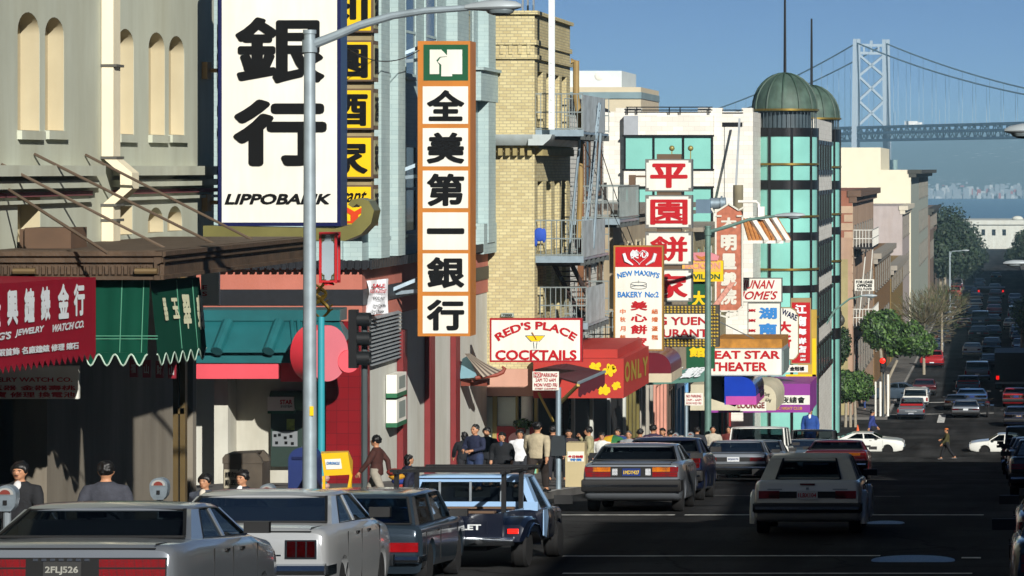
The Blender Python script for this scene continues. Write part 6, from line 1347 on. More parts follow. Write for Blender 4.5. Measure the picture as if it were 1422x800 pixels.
for i, (px, Yt, py, r, lab) in enumerate(((1283, 235, 430, 1.7, 'nearer bare brown twiggy tree behind the wide clipped tree'), (1308, 268, 415, 1.7, 'farther bare twiggy tree with sparse olive leaves beside the parked cars'))):
    c = (PXx(px, Yt), Yt, PZ(py, Yt)); rr = random.Random(i); t = thing('bare_tree', lab, 'tree', (c[0], Yt, wz(Yt)), 'bare twiggy trees beyond the crossing'); m = MB(); top = Vector((c[0], Yt, c[2]-1.0)); m.tube([(c[0], Yt, wz(Yt)), top], [.12, .09], 7); m.build('trunk', BARK, t)
    m = MB()
    for k in range(900):
        d = Vector((rr.gauss(0, 1), rr.gauss(0, 1), rr.gauss(.35, .8))).normalized(); q = top + Vector((d.x*r*1.3, d.y*r, d.z*r*1.25))*rr.random()**.5; e_ = q + (d + Vector((rr.gauss(0, .4), rr.gauss(0, .4), .5)))*.42; m.k = rr.choices((0, 1, 2), (4, 4, 2 + 3*i))[0]; m.bar(q, e_, .022)
    for k in range(16):
        d = Vector((rr.gauss(0, 1), rr.gauss(0, 1), rr.gauss(.5, .6))).normalized(); m.k = 0; m.tube([top, top+Vector((d.x*r*1.1, d.y*r, abs(d.z)*r*1.2))], [.05, .012], 5)
    m.build('crown', TWIG, t, ang=0, recalc=False)
LEAF_SHADE = [mat('leaf_shade_black', (.012, .022, .012), .8, var=.3), mat('leaf_shade_deep', (.02, .036, .018), .8, var=.3), LEAF[0]]  # leaf tones darkened to put the street's shadow into the colour
for i, (px, Yt, py, rx, rz, side) in enumerate(((1306, 400, 352, 1.9, 3.4, 0), (1324, 430, 345, 2.3, 4.0, 0), (1339, 480, 350, 2.4, 4.0, 0), (1318, 520, 318, 3.4, 4.2, 0), (1346, 560, 342, 2.6, 4, 0), (1312, 450, 330, 2.2, 3.6, 0), (1330, 560, 328, 2.6, 3.6, 0), (1422, 600, 345, 2.2, 3.5, 1), (1408, 640, 360, 1.8, 2.6, 1), (1420, 250, 440, .9, 1.6, 1))):
    labs = ['first dark tree past the white building, nearest on the left', 'tall dark tree right of the nearest one in the shaded row', 'dark tree with rounded top in the middle of the shaded row', 'tall far dark tree standing highest behind the shaded row', 'last dark tree before the white pier building on the left', 'dark tree squeezed between the nearest and the tallest ones', 'far dark tree just left of the white pier building', 'dark green tree before the pier building at the right edge', 'small dark green tree left of the one at the right edge', 'near small green tree at the right edge above the red and white car']
    c = Vector((PXx(px, Yt), Yt, PZ(py, Yt)))
    tree(labs[i], (c.x, Yt, gz(Yt)), [([(c.x, Yt, gz(Yt)-.2), (c.x, Yt, c.z)], .22, .12)], [(c, (rx, rx, rz)), (c + Vector((rx*.5, 0, -rz*.3)), (rx*.8, rx, rz*.7)), (c + Vector((-rx*.4, .5, rz*.3)), (rx*.6, rx*.6, rz*.6))], 2200 if i < 9 else 1200, .3 if i < 9 else .13, leaf=LEAF_SHADE if i != 9 else LEAF, seed=20+i, shell=.4, group='dark trees at the end of the street', nm='shade_tree')
# ---------------------------------------------------------------- vehicles
def paintm(name, h, metal=.0, rough=.28, coat=.8): return mat('paint_' + name, h, rough, metal, var=.04, scale=1.2, coat=coat, spec=.5)
TYRE = mat('tyre_rubber', '#0c0c0d', .85); RIM = mat('wheel_rim', '#8a8d90', .35, .7, var=.1); CHROME = mat('chrome', '#b5bac0', .12, 1., var=.05)
RUB = mat('black_trim', '#0b0b0c', .5); TAILR = mat('tail_red', '#7a0a10', .18, var=.12, scale=10, spec=.7); AMB = mat('tail_amber', '#b8640c', .2, spec=.7); WLENS = mat('lens_white', '#b9bcc0', .15, spec=.7)
SEATM = mat('seat_cloth', '#33343c', .9); CGL = glassmat('car_glass', '#a8b4b8', .0, .75); PLW = mat('plate_white', '#b9bdbf', .5); PLB = mat('plate_blue', '#102a66', .4); PLY = mat('plate_yellow', '#c9a838', .5)
GAPM = mat('panel_gap', '#070708', .8)
def vehicle(name, label, cat, paint, L=4.7, W=1.75, H=1.38, belt=.93, hood=.86, yr=(.95, 1.6), yw=(2.75, 3.35), wr=.74, lights=(), plate=None, plate_z=.68, bumper='chrome', bz=(.40, .55), rear_top=None, wheels=(1.0, 3.65), cpw=.45, group=None, roofm=None, glass_rear=None, strip=None, side_trim=None, mirror=True, seats=True, zb=.22, soft=None, bed=None, front=True):
    t = thing(name, label, cat, (0, 0, 0), group); hw = W/2; rt = rear_top or belt
    B = lambda mb, nm, m, par=None: mb.build(nm, m, par or t, local=True)
    yrb, yrt = yr; ywb, ywt = yw[1], yw[0]
    S = [(0, .93, .44, rt-.12), (.025, .95, .38, rt-.05), (.07, .965, .33, rt-.02), (.16, .985, .27, rt), (min(.7, yrb), 1, zb, rt+.01), (yrb, 1, zb, belt), (ywb, 1, zb, belt-.01), (ywb+.25, .99, zb, (belt+hood)/2+.01), (L-.5, .97, zb, hood), (L-.12, .93, .28, hood-.07), (L, .88, .4, hood-.2)]
    S = sorted({round(s[0], 3): s for s in S}.values())
    rings = []
    for y, wf, z0, z1 in S:
        w = hw*wf; h = z1-z0; half = [(w*a_, z0+b_*h) for a_, b_ in ((.86, 0), (.93, .015), (.965, .05), (.985, .15), (.997, .32), (1, .5), (.997, .68), (.987, .82), (.972, .905), (.95, .955), (.915, .987), (.87, 1.0))] + [(w*.6, z1+.008), (w*.3, z1+.012)]
        rings.append([(x, y, z) for x, z in half] + [(-x, y, z) for x, z in reversed(half)])
    m = MB().loft(rings); body = B(m, 'body', paint)
    cut = MB()
    for wy in wheels:
        for s in (-1, 1): cut.tube([(s*(hw-.26), wy, .31), (s*(hw+.1), wy, .31)], .375, 24)
    if bed: cut.box(-hw+.1, hw-.1, .08, bed, .55, belt+.3)
    boolean_cut(body, cut, False)
    R_ = H - .03; wb = hw*.9; wrr = hw*wr; zt = R_-.045
    def sp(y, u, s, inn=0.): return (s*(wb + (wrr-wb)*u - inn), y, belt - .012 + (zt-belt+.012)*u)
    def panel(mb, poly, th=.05, o=0.):
        for s in (-1, 1):
            a = [sp(y, u, s, o) for y, u in poly]; b = [sp(y, u, s, o+th) for y, u in poly]; n = len(poly)
            mb.add(a+b, [tuple(range(n)), tuple(range(2*n-1, n-1, -1))] + [(i, (i+1) % n, (i+1) % n+n, i+n) for i in range(n)])
    rm = roofm or paint
    m = MB(); rr_ = []
    for y, dz, k in ((yrt-.07, -.05, .95), (yrt+.04, -.012, .985), (yrt+.3, .004, 1), ((yrt+ywt)/2, .012, 1), (ywt-.25, .004, 1), (ywt-.02, -.014, .985), (ywt+.07, -.05, .95)):
        w = wrr*k; half = [(w*1.0, zt+.0+dz*.4), (w*1.0, zt+.012+dz*.4), (w*.96, zt+.035+dz), (w*.8, R_+dz), (w*.4, R_+.014+dz)]
        rr_.append([(x, y, z) for x, z in half] + [(-x, y, z) for x, z in reversed(half)])
    m.loft(rr_)
    panel(m, [(yrb, 0), (yrb+cpw, 0), (yrt+cpw*.55, 1), (yrt-.04, 1)], .07); panel(m, [(ywb-.09, 0), (ywb, 0), (ywt+.05, 1), (ywt-.03, 1)], .06)
    yb = (yrb+cpw+ywb)/2 - .06; panel(m, [(yb-.045, 0), (yb+.045, 0), (yb-.0, 1), (yb-.09, 1)], .05, .004)
    if soft:
        for s in (-1, 1): m.add([sp(yrb, 0, s), (s*wb*soft, yrb-.01, belt), (s*wrr*soft, yrt-.05, zt), sp(yrt-.03, 1, s)], [(0, 1, 2, 3)])
        m.add([(-wb*soft, yrb-.01, belt), (wb*soft, yrb-.01, belt), (wb*soft*.96, yrb+(yrt-yrb)*.25, belt+(zt-belt)*.25), (-wb*soft*.96, yrb+(yrt-yrb)*.25, belt+(zt-belt)*.25)], [(0, 1, 2, 3)]); m.add([(-wrr*soft*1.05, yrb+(yrt-yrb)*.8, belt+(zt-belt)*.82), (wrr*soft*1.05, yrb+(yrt-yrb)*.8, belt+(zt-belt)*.82), (wrr*soft, yrt-.05, zt+.02), (-wrr*soft, yrt-.05, zt+.02)], [(0, 1, 2, 3)])
    roof = B(m, 'roof', rm)
    gm = glass_rear or CGL; k = soft or .93
    m = MB(); m.quad((-wb*k, yrb+.015, belt+.012), (wb*k, yrb+.015, belt+.012), (wrr*k, yrt-.03, zt+.005), (-wrr*k, yrt-.03, zt+.005)); B(m, 'rear_window', gm)
    m = MB()
    for a, b in (((-wb*k, yrb-.002, belt+.02), (wb*k, yrb-.002, belt+.02)), ((-wrr*k, yrt-.05, zt-.004), (wrr*k, yrt-.05, zt-.004)), ((-wb*k, yrb-.002, belt+.02), (-wrr*k, yrt-.05, zt)), ((wb*k, yrb-.002, belt+.02), (wrr*k, yrt-.05, zt))): m.bar(a, b, .028, .02)
    B(m, 'rear_window_trim', RUB)
    m = MB(); m.quad((-wb*.93, ywb-.015, belt+.012), (wb*.93, ywb-.015, belt+.012), (wrr*.93, ywt+.03, zt+.005), (-wrr*.93, ywt+.03, zt+.005)); B(m, 'windscreen', CGL)
    for nm, poly in (('side_window', [(yrb+cpw, 0.02), (yb-.045, 0.02), (yb-.09, .98), (yrt+cpw*.55, .98)]), ('side_window', [(yb+.045, 0.02), (ywb-.09, 0.02), (ywt-.03, .98), (yb, .98)])):
        for s in (-1, 1): m = MB(); m.add([sp(y, u, s, .02) for y, u in poly], [(0, 1, 2, 3)]); B(m, nm, CGL)
    m = MB(); panel(m, [(yrb+cpw-.02, -.04), (ywb-.06, -.04), (ywb-.06, .02), (yrb+cpw-.02, .02)], .02, -.006); panel(m, [(yrb+cpw*.98, 0), (yrb+cpw*1.04, 0), (yrt+cpw*.55+.03, .97), (yrt+cpw*.55-.02, .97)], .02, -.004); B(m, 'window_trim', RUB)
    m = MB(); m.quad((-wb*.92, yrb+.05, belt+.016), (wb*.92, yrb+.05, belt+.016), (wb*.92, ywb-.05, belt+.014), (-wb*.92, ywb-.05, belt+.014))
    if seats:
        ys = yrb+.45 if yrb > .5 else 1.2
        if not bed: m.box(-wb*.85, wb*.85, ys, ys+.2, belt, belt+.16)
        for s in (-1, 1):
            yf = ywb-1.05; m.box(s*.36-.24, s*.36+.24, yf, yf+.16, belt, belt+.14); m.box(s*.36-.12, s*.36+.12, yf+.02, yf+.12, belt+.16, belt+.3)
        m.tube([(-.36+.17*math.cos(a), ywb-.55+.05*math.sin(a), belt+.05+.16*math.sin(a)) for a in [math.pi*j/8 for j in range(9)]], .015, 5)
    B(m, 'interior', SEATM)
    # rear
    yz = lambda z: -.006
    for it in lights:
        x0, x1, z0, z1, lm = it[:5]
        for s in ((-1, 1) if x0 > 0 else (1,)):
            m = MB(); a, b = sorted((s*x0, s*x1)); m.box(a, b, -.02, .07, z0, z1); B(m, 'tail_light' if lm in (TAILR, AMB) else 'reverse_light' if lm is WLENS else 'rear_panel', lm)
    m = MB(); z0, z1 = bz
    if bumper == 'chrome': m.prism([(-.1, z0+.03), (-.12, (z0+z1)/2), (-.1, z1-.02), (.02, z1), (.02, z0)], 'x', -hw*.97, hw*.97); bm_ = CHROME
    else: m.prism([(-.1, z0+.02), (-.13, (z0+z1)/2), (-.11, z1-.02), (.02, z1), (.02, z0)], 'x', -hw*.985, hw*.985); bm_ = bumper if not isinstance(bumper, str) else RUB
    for s in (-1, 1): a, b = sorted((s*hw*.95, s*hw*1.005)); m.box(a, b, -.06, .5, z0+.03, z1-.02)
    bo = B(m, 'bumper', bm_)
    if strip: m = MB(); m.box(-hw*.95, hw*.95, -.14, -.115, (z0+z1)/2-.02, (z0+z1)/2+.025); B(m, 'bumper_strip', strip, bo)
    if plate:
        m = MB(); m.box(-.155, .155, -.035, -.02, plate_z-.075, plate_z+.075); pl = B(m, 'number_plate', plate[1])
        m = MB(); put(m, plate[0], (-.135, -.04, plate_z-.04), (.135, -.04, plate_z-.04), (-.135, -.04, plate_z+.035), .03, lift=.003); m.build('lettering', plate[2], pl, local=True, ang=0, recalc=False)
    m = MB(); 
    if not bed and yrb > .5:
        for s in (-1, 1): m.box(s*hw*.8-.005, s*hw*.8+.005, .03, yrb-.05, rt+.0, rt+.012); 
        m.box(-hw*.8, hw*.8, .0, .03, rt-.035, rt-.025)
    for y in (yb-.06, ywb+.02, yrb+cpw+.05):
        for s in (-1, 1): m.box(s*hw*.995-.004, s*hw*.995+.004, y-.004, y+.004, zb+.12, belt-.1)
    B(m, 'panel_gap', GAPM)
    m = MB(); m.tube([(0, -.01, rt-.2), (0, .02, rt-.2)], .02, 10); B(m, 'boot_lock', CHROME)
    m = MB()
    for s in (-1, 1):
        for y in (yb-.35, ywb-.75) : m.box(s*hw*.99-.012, s*hw*.99+.015, y-.08, y+.08, belt-.14, belt-.115)
    B(m, 'door_handle', RUB)
    if side_trim: 
        m = MB()
        for s in (-1, 1): m.box(s*hw-.004, s*hw+.014, .3, L-.5, .5, .545) ; 
        B(m, 'side_trim', side_trim)
    if mirror:
        for s in (-1, 1): m = MB(); m.box(min(s*hw*.93, s*(hw+.16)), max(s*hw*.93, s*(hw+.16)), ywb-.38, ywb-.26, belt, belt+.11); B(m, 'wing_mirror', RUB)
    if front:
        for s in (-1, 1): m = MB(); m.box(s*hw*.62-.17, s*hw*.62+.17, L-.06, L+.005, hood-.3, hood-.16); B(m, 'headlight', WLENS)
        m = MB(); m.box(-hw*.95, hw*.95, L-.02, L+.1, .4, .53); B(m, 'front_bumper', bm_)
    for wy in wheels:
        for s in (-1, 1):
            m = MB(); c = s*(hw-.12); m.lathe([(.19, -.09), (.29, -.09), (.31, -.06), (.31, .06), (.29, .09), (.19, .09)], (c, wy, .31), 24, 'x'); w_ = B(m, 'wheel', TYRE)
            m = MB(); m.lathe([(0, s*.05), (.06, s*.075), (.13, s*.05), (.19, s*.085), (.2, s*.06), (.2, -s*.06), (0, -s*.05)], (c, wy, .31), 20, 'x'); B(m, 'rim', RIM, w_)
    t['_p'] = paint.name; t['_L'] = L; t['_W'] = W; t['_H'] = H
    return t
LEN = .76
def place(t, px, Y, W=None, H=None, yaw=0., label=None, X=None, lift=0.):
    X = PXx(px, Y) if X is None else X; L = t['_L']*LEN; c = math.cos(R(yaw))
    sl = math.atan2(gz(Y + L*c) - gz(Y), L*c) if abs(c) > .3 else 0
    t.location = (X, Y, gz(Y)+lift); t.rotation_euler = (Matrix.Rotation(sl, 3, 'X') @ Matrix.Rotation(R(yaw), 3, 'Z')).to_euler()
    t.scale = ((W or t['_W'])/t['_W'], LEN, (H or t['_H'])/t['_H'])
    if label: t['label'] = label
    return t
def dup(root, label, paint=None, skip=()):
    r = root.copy(); COL.objects.link(r); r['label'] = label; pn = root['_p']
    def cp(o, par):
        for ch in o.children:
            if ch.name.split('.')[0] in skip: continue
            c = ch.copy(); COL.objects.link(c); c.parent = par
            if paint and c.data and c.data.materials and c.data.materials[0] and c.data.materials[0].name == pn: c.material_slots[0].link = 'OBJECT'; c.material_slots[0].material = paint
            cp(ch, c)
    cp(root, r); return r
GK = 'cars parked along the left kerb'; GT = 'cars driving away down the street'; GF = 'cars beyond the cross street'; GRr = 'cars along the right edge'
SILV = paintm('silver', '#858b92', .6, .28); SILV2 = paintm('pale_silver', '#a9acae', .45, .3); BLUG = paintm('blue_grey', '#3d4c5a', .45, .3); WHT = paintm('white', '#c9cac4'); MARO = paintm('dark_red', '#4a0d14'); BLKP = paintm('black', '#0b0c0f'); NAVP = paintm('navy', '#141c33'); GREYP = paintm('grey', '#5e646a', .4); REDP = paintm('red', '#8e1418'); BLUEP = paintm('blue', '#3d5f8f', .3); TANP = paintm('tan', '#8d8674')
c1 = vehicle('sedan', 'silver sedan with full width red tail lights at the lower left corner', 'car', SILV, 5.3, 1.88, 1.4, 1.07, .98, (1.05, 1.75), (3.0, 3.75), .76,
   lights=[(.0, .0, 0, 0, RUB)][1:] + [(-.85, .85, .74, .93, RUB), (.3, .84, .845, .915, TAILR), (.3, .84, .755, .83, TAILR)], plate=('2FLJ526', mat('plate_dark', '#2c2c2c', .5), mat('plate_ink', '#8d8d86', .6)), plate_z=.82, rear_top=1.04, bumper='chrome', bz=(.5, .66), strip=RUB, cpw=.55, wheels=(1.15, 4.2), group=GK)
m = MB()
for k in range(7): m.box(-.24+.07*k, -.2+.07*k, -.03, -.01, .9, .922)
m.build('badge_letters', CHROME, c1, local=True)
place(c1, 84, 26.4, 1.88, 1.3)
c2 = vehicle('sedan', 'pale silver sedan with square chrome framed tail light second in the kerb row', 'car', SILV2, 4.9, 1.84, 1.38, 1.03, .94, (.75, 1.55), (2.85, 3.5), .76, lights=[(.48, .80, .68, .88, CHROME), (.50, .585, .695, .865, TAILR), (.6, .685, .695, .865, TAILR), (.7, .78, .695, .865, TAILR)], plate=('1KPR304', PLW, PLB), plate_z=.77, bumper='chrome', bz=(.48, .63), cpw=.5, wheels=(1.05, 3.85), group=GK, rear_top=1.0)
m = MB(); m.box(.1, .44, -.012, 0, .71, .725); m.build('trim_strip', CHROME, c2, local=True)
place(c2, 328, 32.5, 1.84, 1.3)
c3 = vehicle('station_wagon', 'blue grey station wagon with wide reddish tail lights third in the kerb row', 'car', paintm('slate_blue', '#2c3843', .45, .28), 4.7, 1.72, 1.36, .9, .86, (.12, .42), (2.75, 3.35), .8, lights=[(.34, .82, .53, .66, TAILR), (-.3, .3, .53, .66, RUB)], plate=('1GTA688', PLB, PLY), plate_z=.595, bumper='chrome', bz=(.36, .49), cpw=.3, wheels=(1.0, 3.65), group=GK, glass_rear=glassmat('blue_glass', '#3f78b8', .08, .8))
m = MB(); put(m, 'CARAVAN', (-.1, -.008, .735), (.45, -.008, .735), (-.1, -.008, .765), .03, lift=.003); m.build('lettering', CHROME, c3, local=True, ang=0, recalc=False)
place(c3, 482, 37.7, 1.72, 1.13)
c5 = vehicle('sedan', 'silver sedan with red and amber tail lights and a blue number plate', 'car', SILV, 4.65, 1.7, 1.38, 1.03, .95, (.8, 1.5), (2.75, 3.35), .76, lights=[(-.79, .79, .72, .93, RUB), (.36, .79, .725, .82, TAILR), (.36, .66, .83, .925, AMB), (.66, .8, .83, .925, TAILR), (.24, .33, .76, .89, WLENS)], rear_top=1.01, plate=('1MDY427', PLB, PLY), plate_z=.82, bumper='rubber', bz=(.42, .68), strip=CHROME, cpw=.5, wheels=(.98, 3.62), group=GK)
place(c5, 876.5, 55.5, 1.7, 1.18)
c6 = dup(c5, 'dark navy hatchback parked ahead of the silver sedan with the blue plate', NAVP); place(c6, 915, 60.5, 1.62, 1.2)
c7 = vehicle('sedan', 'silver sedan with black rear panel and white plate parked near the green lamppost', 'car', SILV, 4.6, 1.74, 1.38, .95, .86, (.9, 1.55), (2.7, 3.35), .75, lights=[(-.82, .82, .66, .8, RUB), (.42, .82, .67, .79, TAILR)], plate=('3PJG270', PLW, PLB), plate_z=.73, bumper='rubber', bz=(.35, .58), strip=CHROME, cpw=.5, wheels=(.95, 3.6), group=GK)
place(c7, 1018, 82, 1.74, 1.05)
c9 = dup(c7, 'grey sedan mostly hidden behind the silver one with the white plate', GREYP); place(c9, 1047, 88.5, 1.7, 1.07)
c8 = vehicle('utility_wagon', 'tall off white utility wagon with a big dark rear window in the kerb row', 'car', WHT, 5.2, 1.9, 1.75, 1.08, 1.0, (.1, .3), (3.2, 3.7), .84, lights=[(.78, .9, .6, .95, TAILR)], plate=('2BXR118', PLW, PLB), plate_z=.6, bumper='chrome', cpw=.25, wheels=(1.1, 4.1), group=GK)
place(c8, 1051, 92, 1.8, 1.45)
c10 = dup(c8, 'black van parked ahead of the off white utility wagon', BLKP); place(c10, 1128, 114, 1.75, 1.45)
c12 = dup(c2, 'small pale blue sedan squeezed between the white wagon and the black van', BLUG); place(c12, 1122, 101, 1.7, 1.1)
c11 = dup(c5, 'dark red sedan driving just ahead of the white convertible', MARO); place(c11, 1160, 84, 1.66, 1.06); c11['group'] = GT
c13 = dup(c7, 'black sedan parked facing uphill just before the cross street', BLKP); place(c13, 1192, 128, 1.66, 1.05, yaw=180)
c13b = dup(c2, 'dark grey car parked last before the cross street', GREYP); place(c13b, 1168, 118, 1.66, 1.05)
# white convertible in the middle of the road
SOFT = mat('soft_top', '#c3c2b8', .85, var=.06, scale=3, bump=.2)
rb_ = vehicle('convertible', 'white convertible with its pale soft top up, driving in the middle of the road', 'car', WHT, 3.95, 1.63, 1.36, .93, .87, (.32, .85), (2.2, 2.85), .74, lights=[(-.58, .58, .64, .75, RUB), (.42, .73, .63, .76, TAILR)], plate=('1LBX104', PLW, MATS['letter_signred']), plate_z=.69, bumper='rubber', bz=(.38, .56), strip=CHROME, cpw=.75, wheels=(.72, 3.12), group=GT, roofm=SOFT, soft=.66)
m = MB()
for s in (-1, 1):
    for wy in (.72, 3.12): m.tube([(s*(.815+.02), wy+.41*math.cos(a), .3+.41*math.sin(a)) for a in [math.pi*j/12 for j in range(-1, 14)]], .05, 6)
split_parts(m.build('wheel_flare', WHT, rb_, local=True))
m = MB(); m.box(-.11, .11, -.015, .05, .855, .885); m.build('third_brake_light', mat('brake_dim', '#5a1a1c', .4), rb_, local=True)
m = MB(); m.box(-.6, -.38, -.012, 0, .78, .795); m.box(.38, .6, -.012, 0, .78, .795); m.box(-.02, .02, -.014, 0, .78, .82); m.build('badge', GREYM, rb_, local=True)
place(rb_, 1121, 48.6, 1.63, 1.2)
# dark blue stepside pickup with rack
PB = paintm('deep_blue', '#0b1122', .2); PBL = paintm('light_blue', '#8fb0d4', .1)
pk = thing('pickup_truck', 'dark blue stepside pickup truck with light blue stripe and black rack', 'pickup truck', (0, 0, 0), GK)
pk['_p'] = 'x'; pk['_L'] = 4.9; pk['_W'] = 2.0; pk['_H'] = 1.75
Bp = lambda mb, nm, m_, par=None, **k: mb.build(nm, m_, par or pk, local=True, **k)
m = MB(); rings = []
for y, w, z0, z1 in ((2.05, .93, .45, 1.02), (2.1, .98, .42, 1.08), (3.3, .99, .4, 1.08), (3.45, .97, .42, 1.07), (4.5, .93, .42, 1.02), (4.82, .88, .48, .95), (4.9, .85, .55, .85)):
    half = [(w*.88, z0), (w*.98, z0+.06), (w, z0+.3), (w*.985, z1-.1), (w*.95, z1-.02), (w*.85, z1)]; rings.append([(x, y, z) for x, z in half] + [(-x, y, z) for x, z in reversed(half)])
cabb = Bp(m.loft(rings), 'cab_body', PB); cut = MB()
for s in (-1, 1): cut.tube([(s*.7, 4.05, .36), (s*1.2, 4.05, .36)], .43, 24)
boolean_cut(cabb, cut, False)
m = MB(); wb, wr_, zb_, zr = .92, .74, 1.06, 1.70
def sp2(y, u, s, o=0): return (s*(wb+(wr_-wb)*u-o), y, zb_+(zr-zb_)*u)
def pan2(mb, poly, th=.06, o=0):
    for s in (-1, 1):
        a = [sp2(y, u, s, o) for y, u in poly]; b = [sp2(y, u, s, o+th) for y, u in poly]; n = len(poly); mb.add(a+b, [tuple(range(n)), tuple(range(2*n-1, n-1, -1))] + [(i, (i+1) % n, (i+1) % n+n, i+n) for i in range(n)])
pan2(m, [(2.08, 0), (2.42, 0), (2.38, 1), (2.12, 1)], .1); pan2(m, [(3.36, 0), (3.46, 0), (3.0, 1), (2.92, 1)])
m.box(-wb, wb, 2.08, 2.14, zb_-.02, zb_+.16); m.box(-wr_, wr_, 2.12, 2.16, zr-.09, zr)
rr_ = []
for y, dz in ((2.06, -.03), (2.16, 0), (2.9, 0), (3.04, -.04)): 
    half = [(wr_, zr+dz*.3), (wr_, zr+.02+dz*.3), (wr_*.94, zr+.05+dz), (.3, zr+.07+dz)]; rr_.append([(x, y, z) for x, z in half] + [(-x, y, z) for x, z in reversed(half)])
m.loft(rr_); Bp(m, 'cab_roof', PBL)
m = MB(); m.quad((-.84, 2.1, zb_+.16), (.84, 2.1, zb_+.16), (.7, 2.13, zr-.09), (-.7, 2.13, zr-.09)); Bp(m, 'rear_window', CGL)
m = MB()
for x in (-.42, .0, .42): m.box(x-.015, x+.015, 2.075, 2.1, zb_+.16, zr-.08)
Bp(m, 'window_divider', GREYM)
m = MB(); m.quad((-.86, 3.44, zb_+.02), (.86, 3.44, zb_+.02), (.7, 3.0, zr), (-.7, 3.0, zr)); Bp(m, 'windscreen', CGL)
for s in (-1, 1): m = MB(); m.add([sp2(2.42, .02, s, .02), sp2(3.36, .02, s, .02), sp2(2.92, .97, s, .02), sp2(2.38, .97, s, .02)], [(0, 1, 2, 3)]); Bp(m, 'side_window', CGL)
m = MB(); m.box(-.8, .8, 2.2, 2.4, .9, 1.3); m.box(-.55, -.25, 2.2, 2.32, 1.3, 1.5); m.box(.25, .55, 2.2, 2.32, 1.3, 1.5); m.box(-.85, .85, 2.2, 3.3, 1.0, 1.07); Bp(m, 'interior', SEATM)
m = MB(); m.box(-.68, .68, .06, .1, .55, 1.08); tg = Bp(m, 'tailgate', PB); m = MB()
for x0, x1, z0, z1 in ((-.52, .52, .92, .94), (-.52, .52, .7, .72), (-.54, -.52, .7, .94), (.52, .54, .7, .94)): m.box(x0, x1, .045, .06, z0, z1)
Bp(m, 'tailgate_rib', PB, tg); m = MB(); put(m, 'CHEVROLET', (-.46, .055, .77), (.46, .055, .77), (-.46, .055, .88), .035, lift=.006); Bp(m, 'lettering', PLW, tg, ang=0, recalc=False)
m = MB()
for s in (-1, 1): a, b = sorted((s*.68, s*.74)); m.box(a, b, .06, 2.02, .5, 1.1)
m.box(-.68, .68, .1, 2.02, .5, .55); m.box(-.7, .7, 1.98, 2.02, .55, 1.12); Bp(m, 'bed', PB)
m = MB(); m.box(-.62, .62, .12, .3, 1.085, 1.13); m.box(-.66, .66, 1.6, 1.75, 1.1, 1.14); Bp(m, 'timber_load', mat('load_timber', '#5a4636', .8, var=.25))
for s in (-1, 1):
    m = MB(); rings = []
    for y, z, w in ((.12, .66, .22), (.2, .86, .26), (.45, .98, .28), (.8, 1.0, .29), (1.2, .98, .29), (1.55, .86, .28), (1.85, .6, .26), (1.95, .5, .25)):
        rings.append([(s*.74, y, z-.28 if z > .7 else z-.12), (s*(.74+w), y, z-.3 if z > .7 else z-.12), (s*(.74+w), y, z-.06), (s*(.74+w*.8), y, z), (s*.74, y, z)])
    m.loft(rings); f_ = Bp(m, 'rear_fender', PB)
    m = MB(); m.tube([(s*(.74+.29), .3, .62), (s*(.74+.295), .5, .78), (s*(.74+.3), .8, .86), (s*(.74+.3), 1.3, .8), (s*(.74+.29), 1.75, .52)], .02, 5); Bp(m, 'fender_lip', CHROME, f_)
    a, b = sorted((s*.8, s*.94)); m = MB(); m.box(a, b, .1, .14, .7, .79); Bp(m, 'tail_light', mat('tail_lit', '#ff1a10', .3, emit=.7) if s > 0 else TAILR)
    m = MB(); sgn = s; m.add([(sgn*.99, 2.1, .55), (sgn*1.0, 2.32, .5), (sgn*1.0, 2.62, .9), (sgn*.985, 2.62, 1.05), (sgn*.99, 2.1, 1.05), (sgn*1.005, 2.1, .55), (sgn*1.012, 2.32, .5), (sgn*1.012, 2.5, .9), (sgn*.995, 2.5, 1.06), (sgn*1.0, 2.1, 1.06)], [(5, 6, 7, 8, 9), (0, 4, 3, 2, 1), (0, 1, 6, 5), (1, 2, 7, 6), (2, 3, 8, 7), (3, 4, 9, 8), (4, 0, 5, 9)]); Bp(m, 'stripe_panel', PBL)
    m = MB(); a, b = sorted((s*.98, s*1.24)); m.box(a, b, 3.25, 3.31, 1.12, 1.3); m.bar((s*.95, 3.3, 1.1), (s*1.1, 3.28, 1.2), .03); Bp(m, 'wing_mirror', RUB)
    for wy in (.95, 4.05):
        m = MB(); c = s*.87; m.lathe([(.2, -.1), (.33, -.1), (.36, -.06), (.36, .06), (.33, .1), (.2, .1)], (c, wy, .36), 26, 'x'); w_ = Bp(m, 'wheel', TYRE)
        m = MB(); m.lathe([(0, s*.04), (.08, s*.08), (.15, s*.05), (.21, s*.1), (.22, s*.07), (.22, -s*.07), (0, -s*.04)], (c, wy, .36), 22, 'x'); Bp(m, 'rim', RIM, w_)
    m = MB(); m.box(s*.991-.008, s*.991+.008, 2.6, 2.615, .5, 1.05); m.box(s*.991-.008, s*.991+.008, 3.4, 3.415, .5, 1.05); Bp(m, 'door_gap', GAPM)
m = MB(); m.prism([(-.08, .48), (-.1, .55), (-.08, .64), (.05, .64), (.05, .48)], 'x', -.9, .9); Bp(m, 'bumper', CHROME)
m = MB(); m.box(-.15, .15, -.115, -.1, .5, .62); Bp(m, 'number_plate', PLB)
m = MB(); m.box(-.5, .5, .3, 4.6, .36, .45); Bp(m, 'chassis', RUB)
m = MB()
for s in (-1, 1):
    for y in (.35, 1.95): m.bar((s*.71, y, 1.08), (s*.71, y, 1.86), .06)
    m.bar((s*.71, .2, 1.86), (s*.71, 3.4, 1.86), .06)
for y in (.35, 1.95, 3.2): m.bar((-.8, y, 1.89), (.8, y, 1.89), .06)
Bp(m, 'rack', BLACKM)
place(pk, 618, 41.2, 1.95, 1.16, yaw=-2.0)
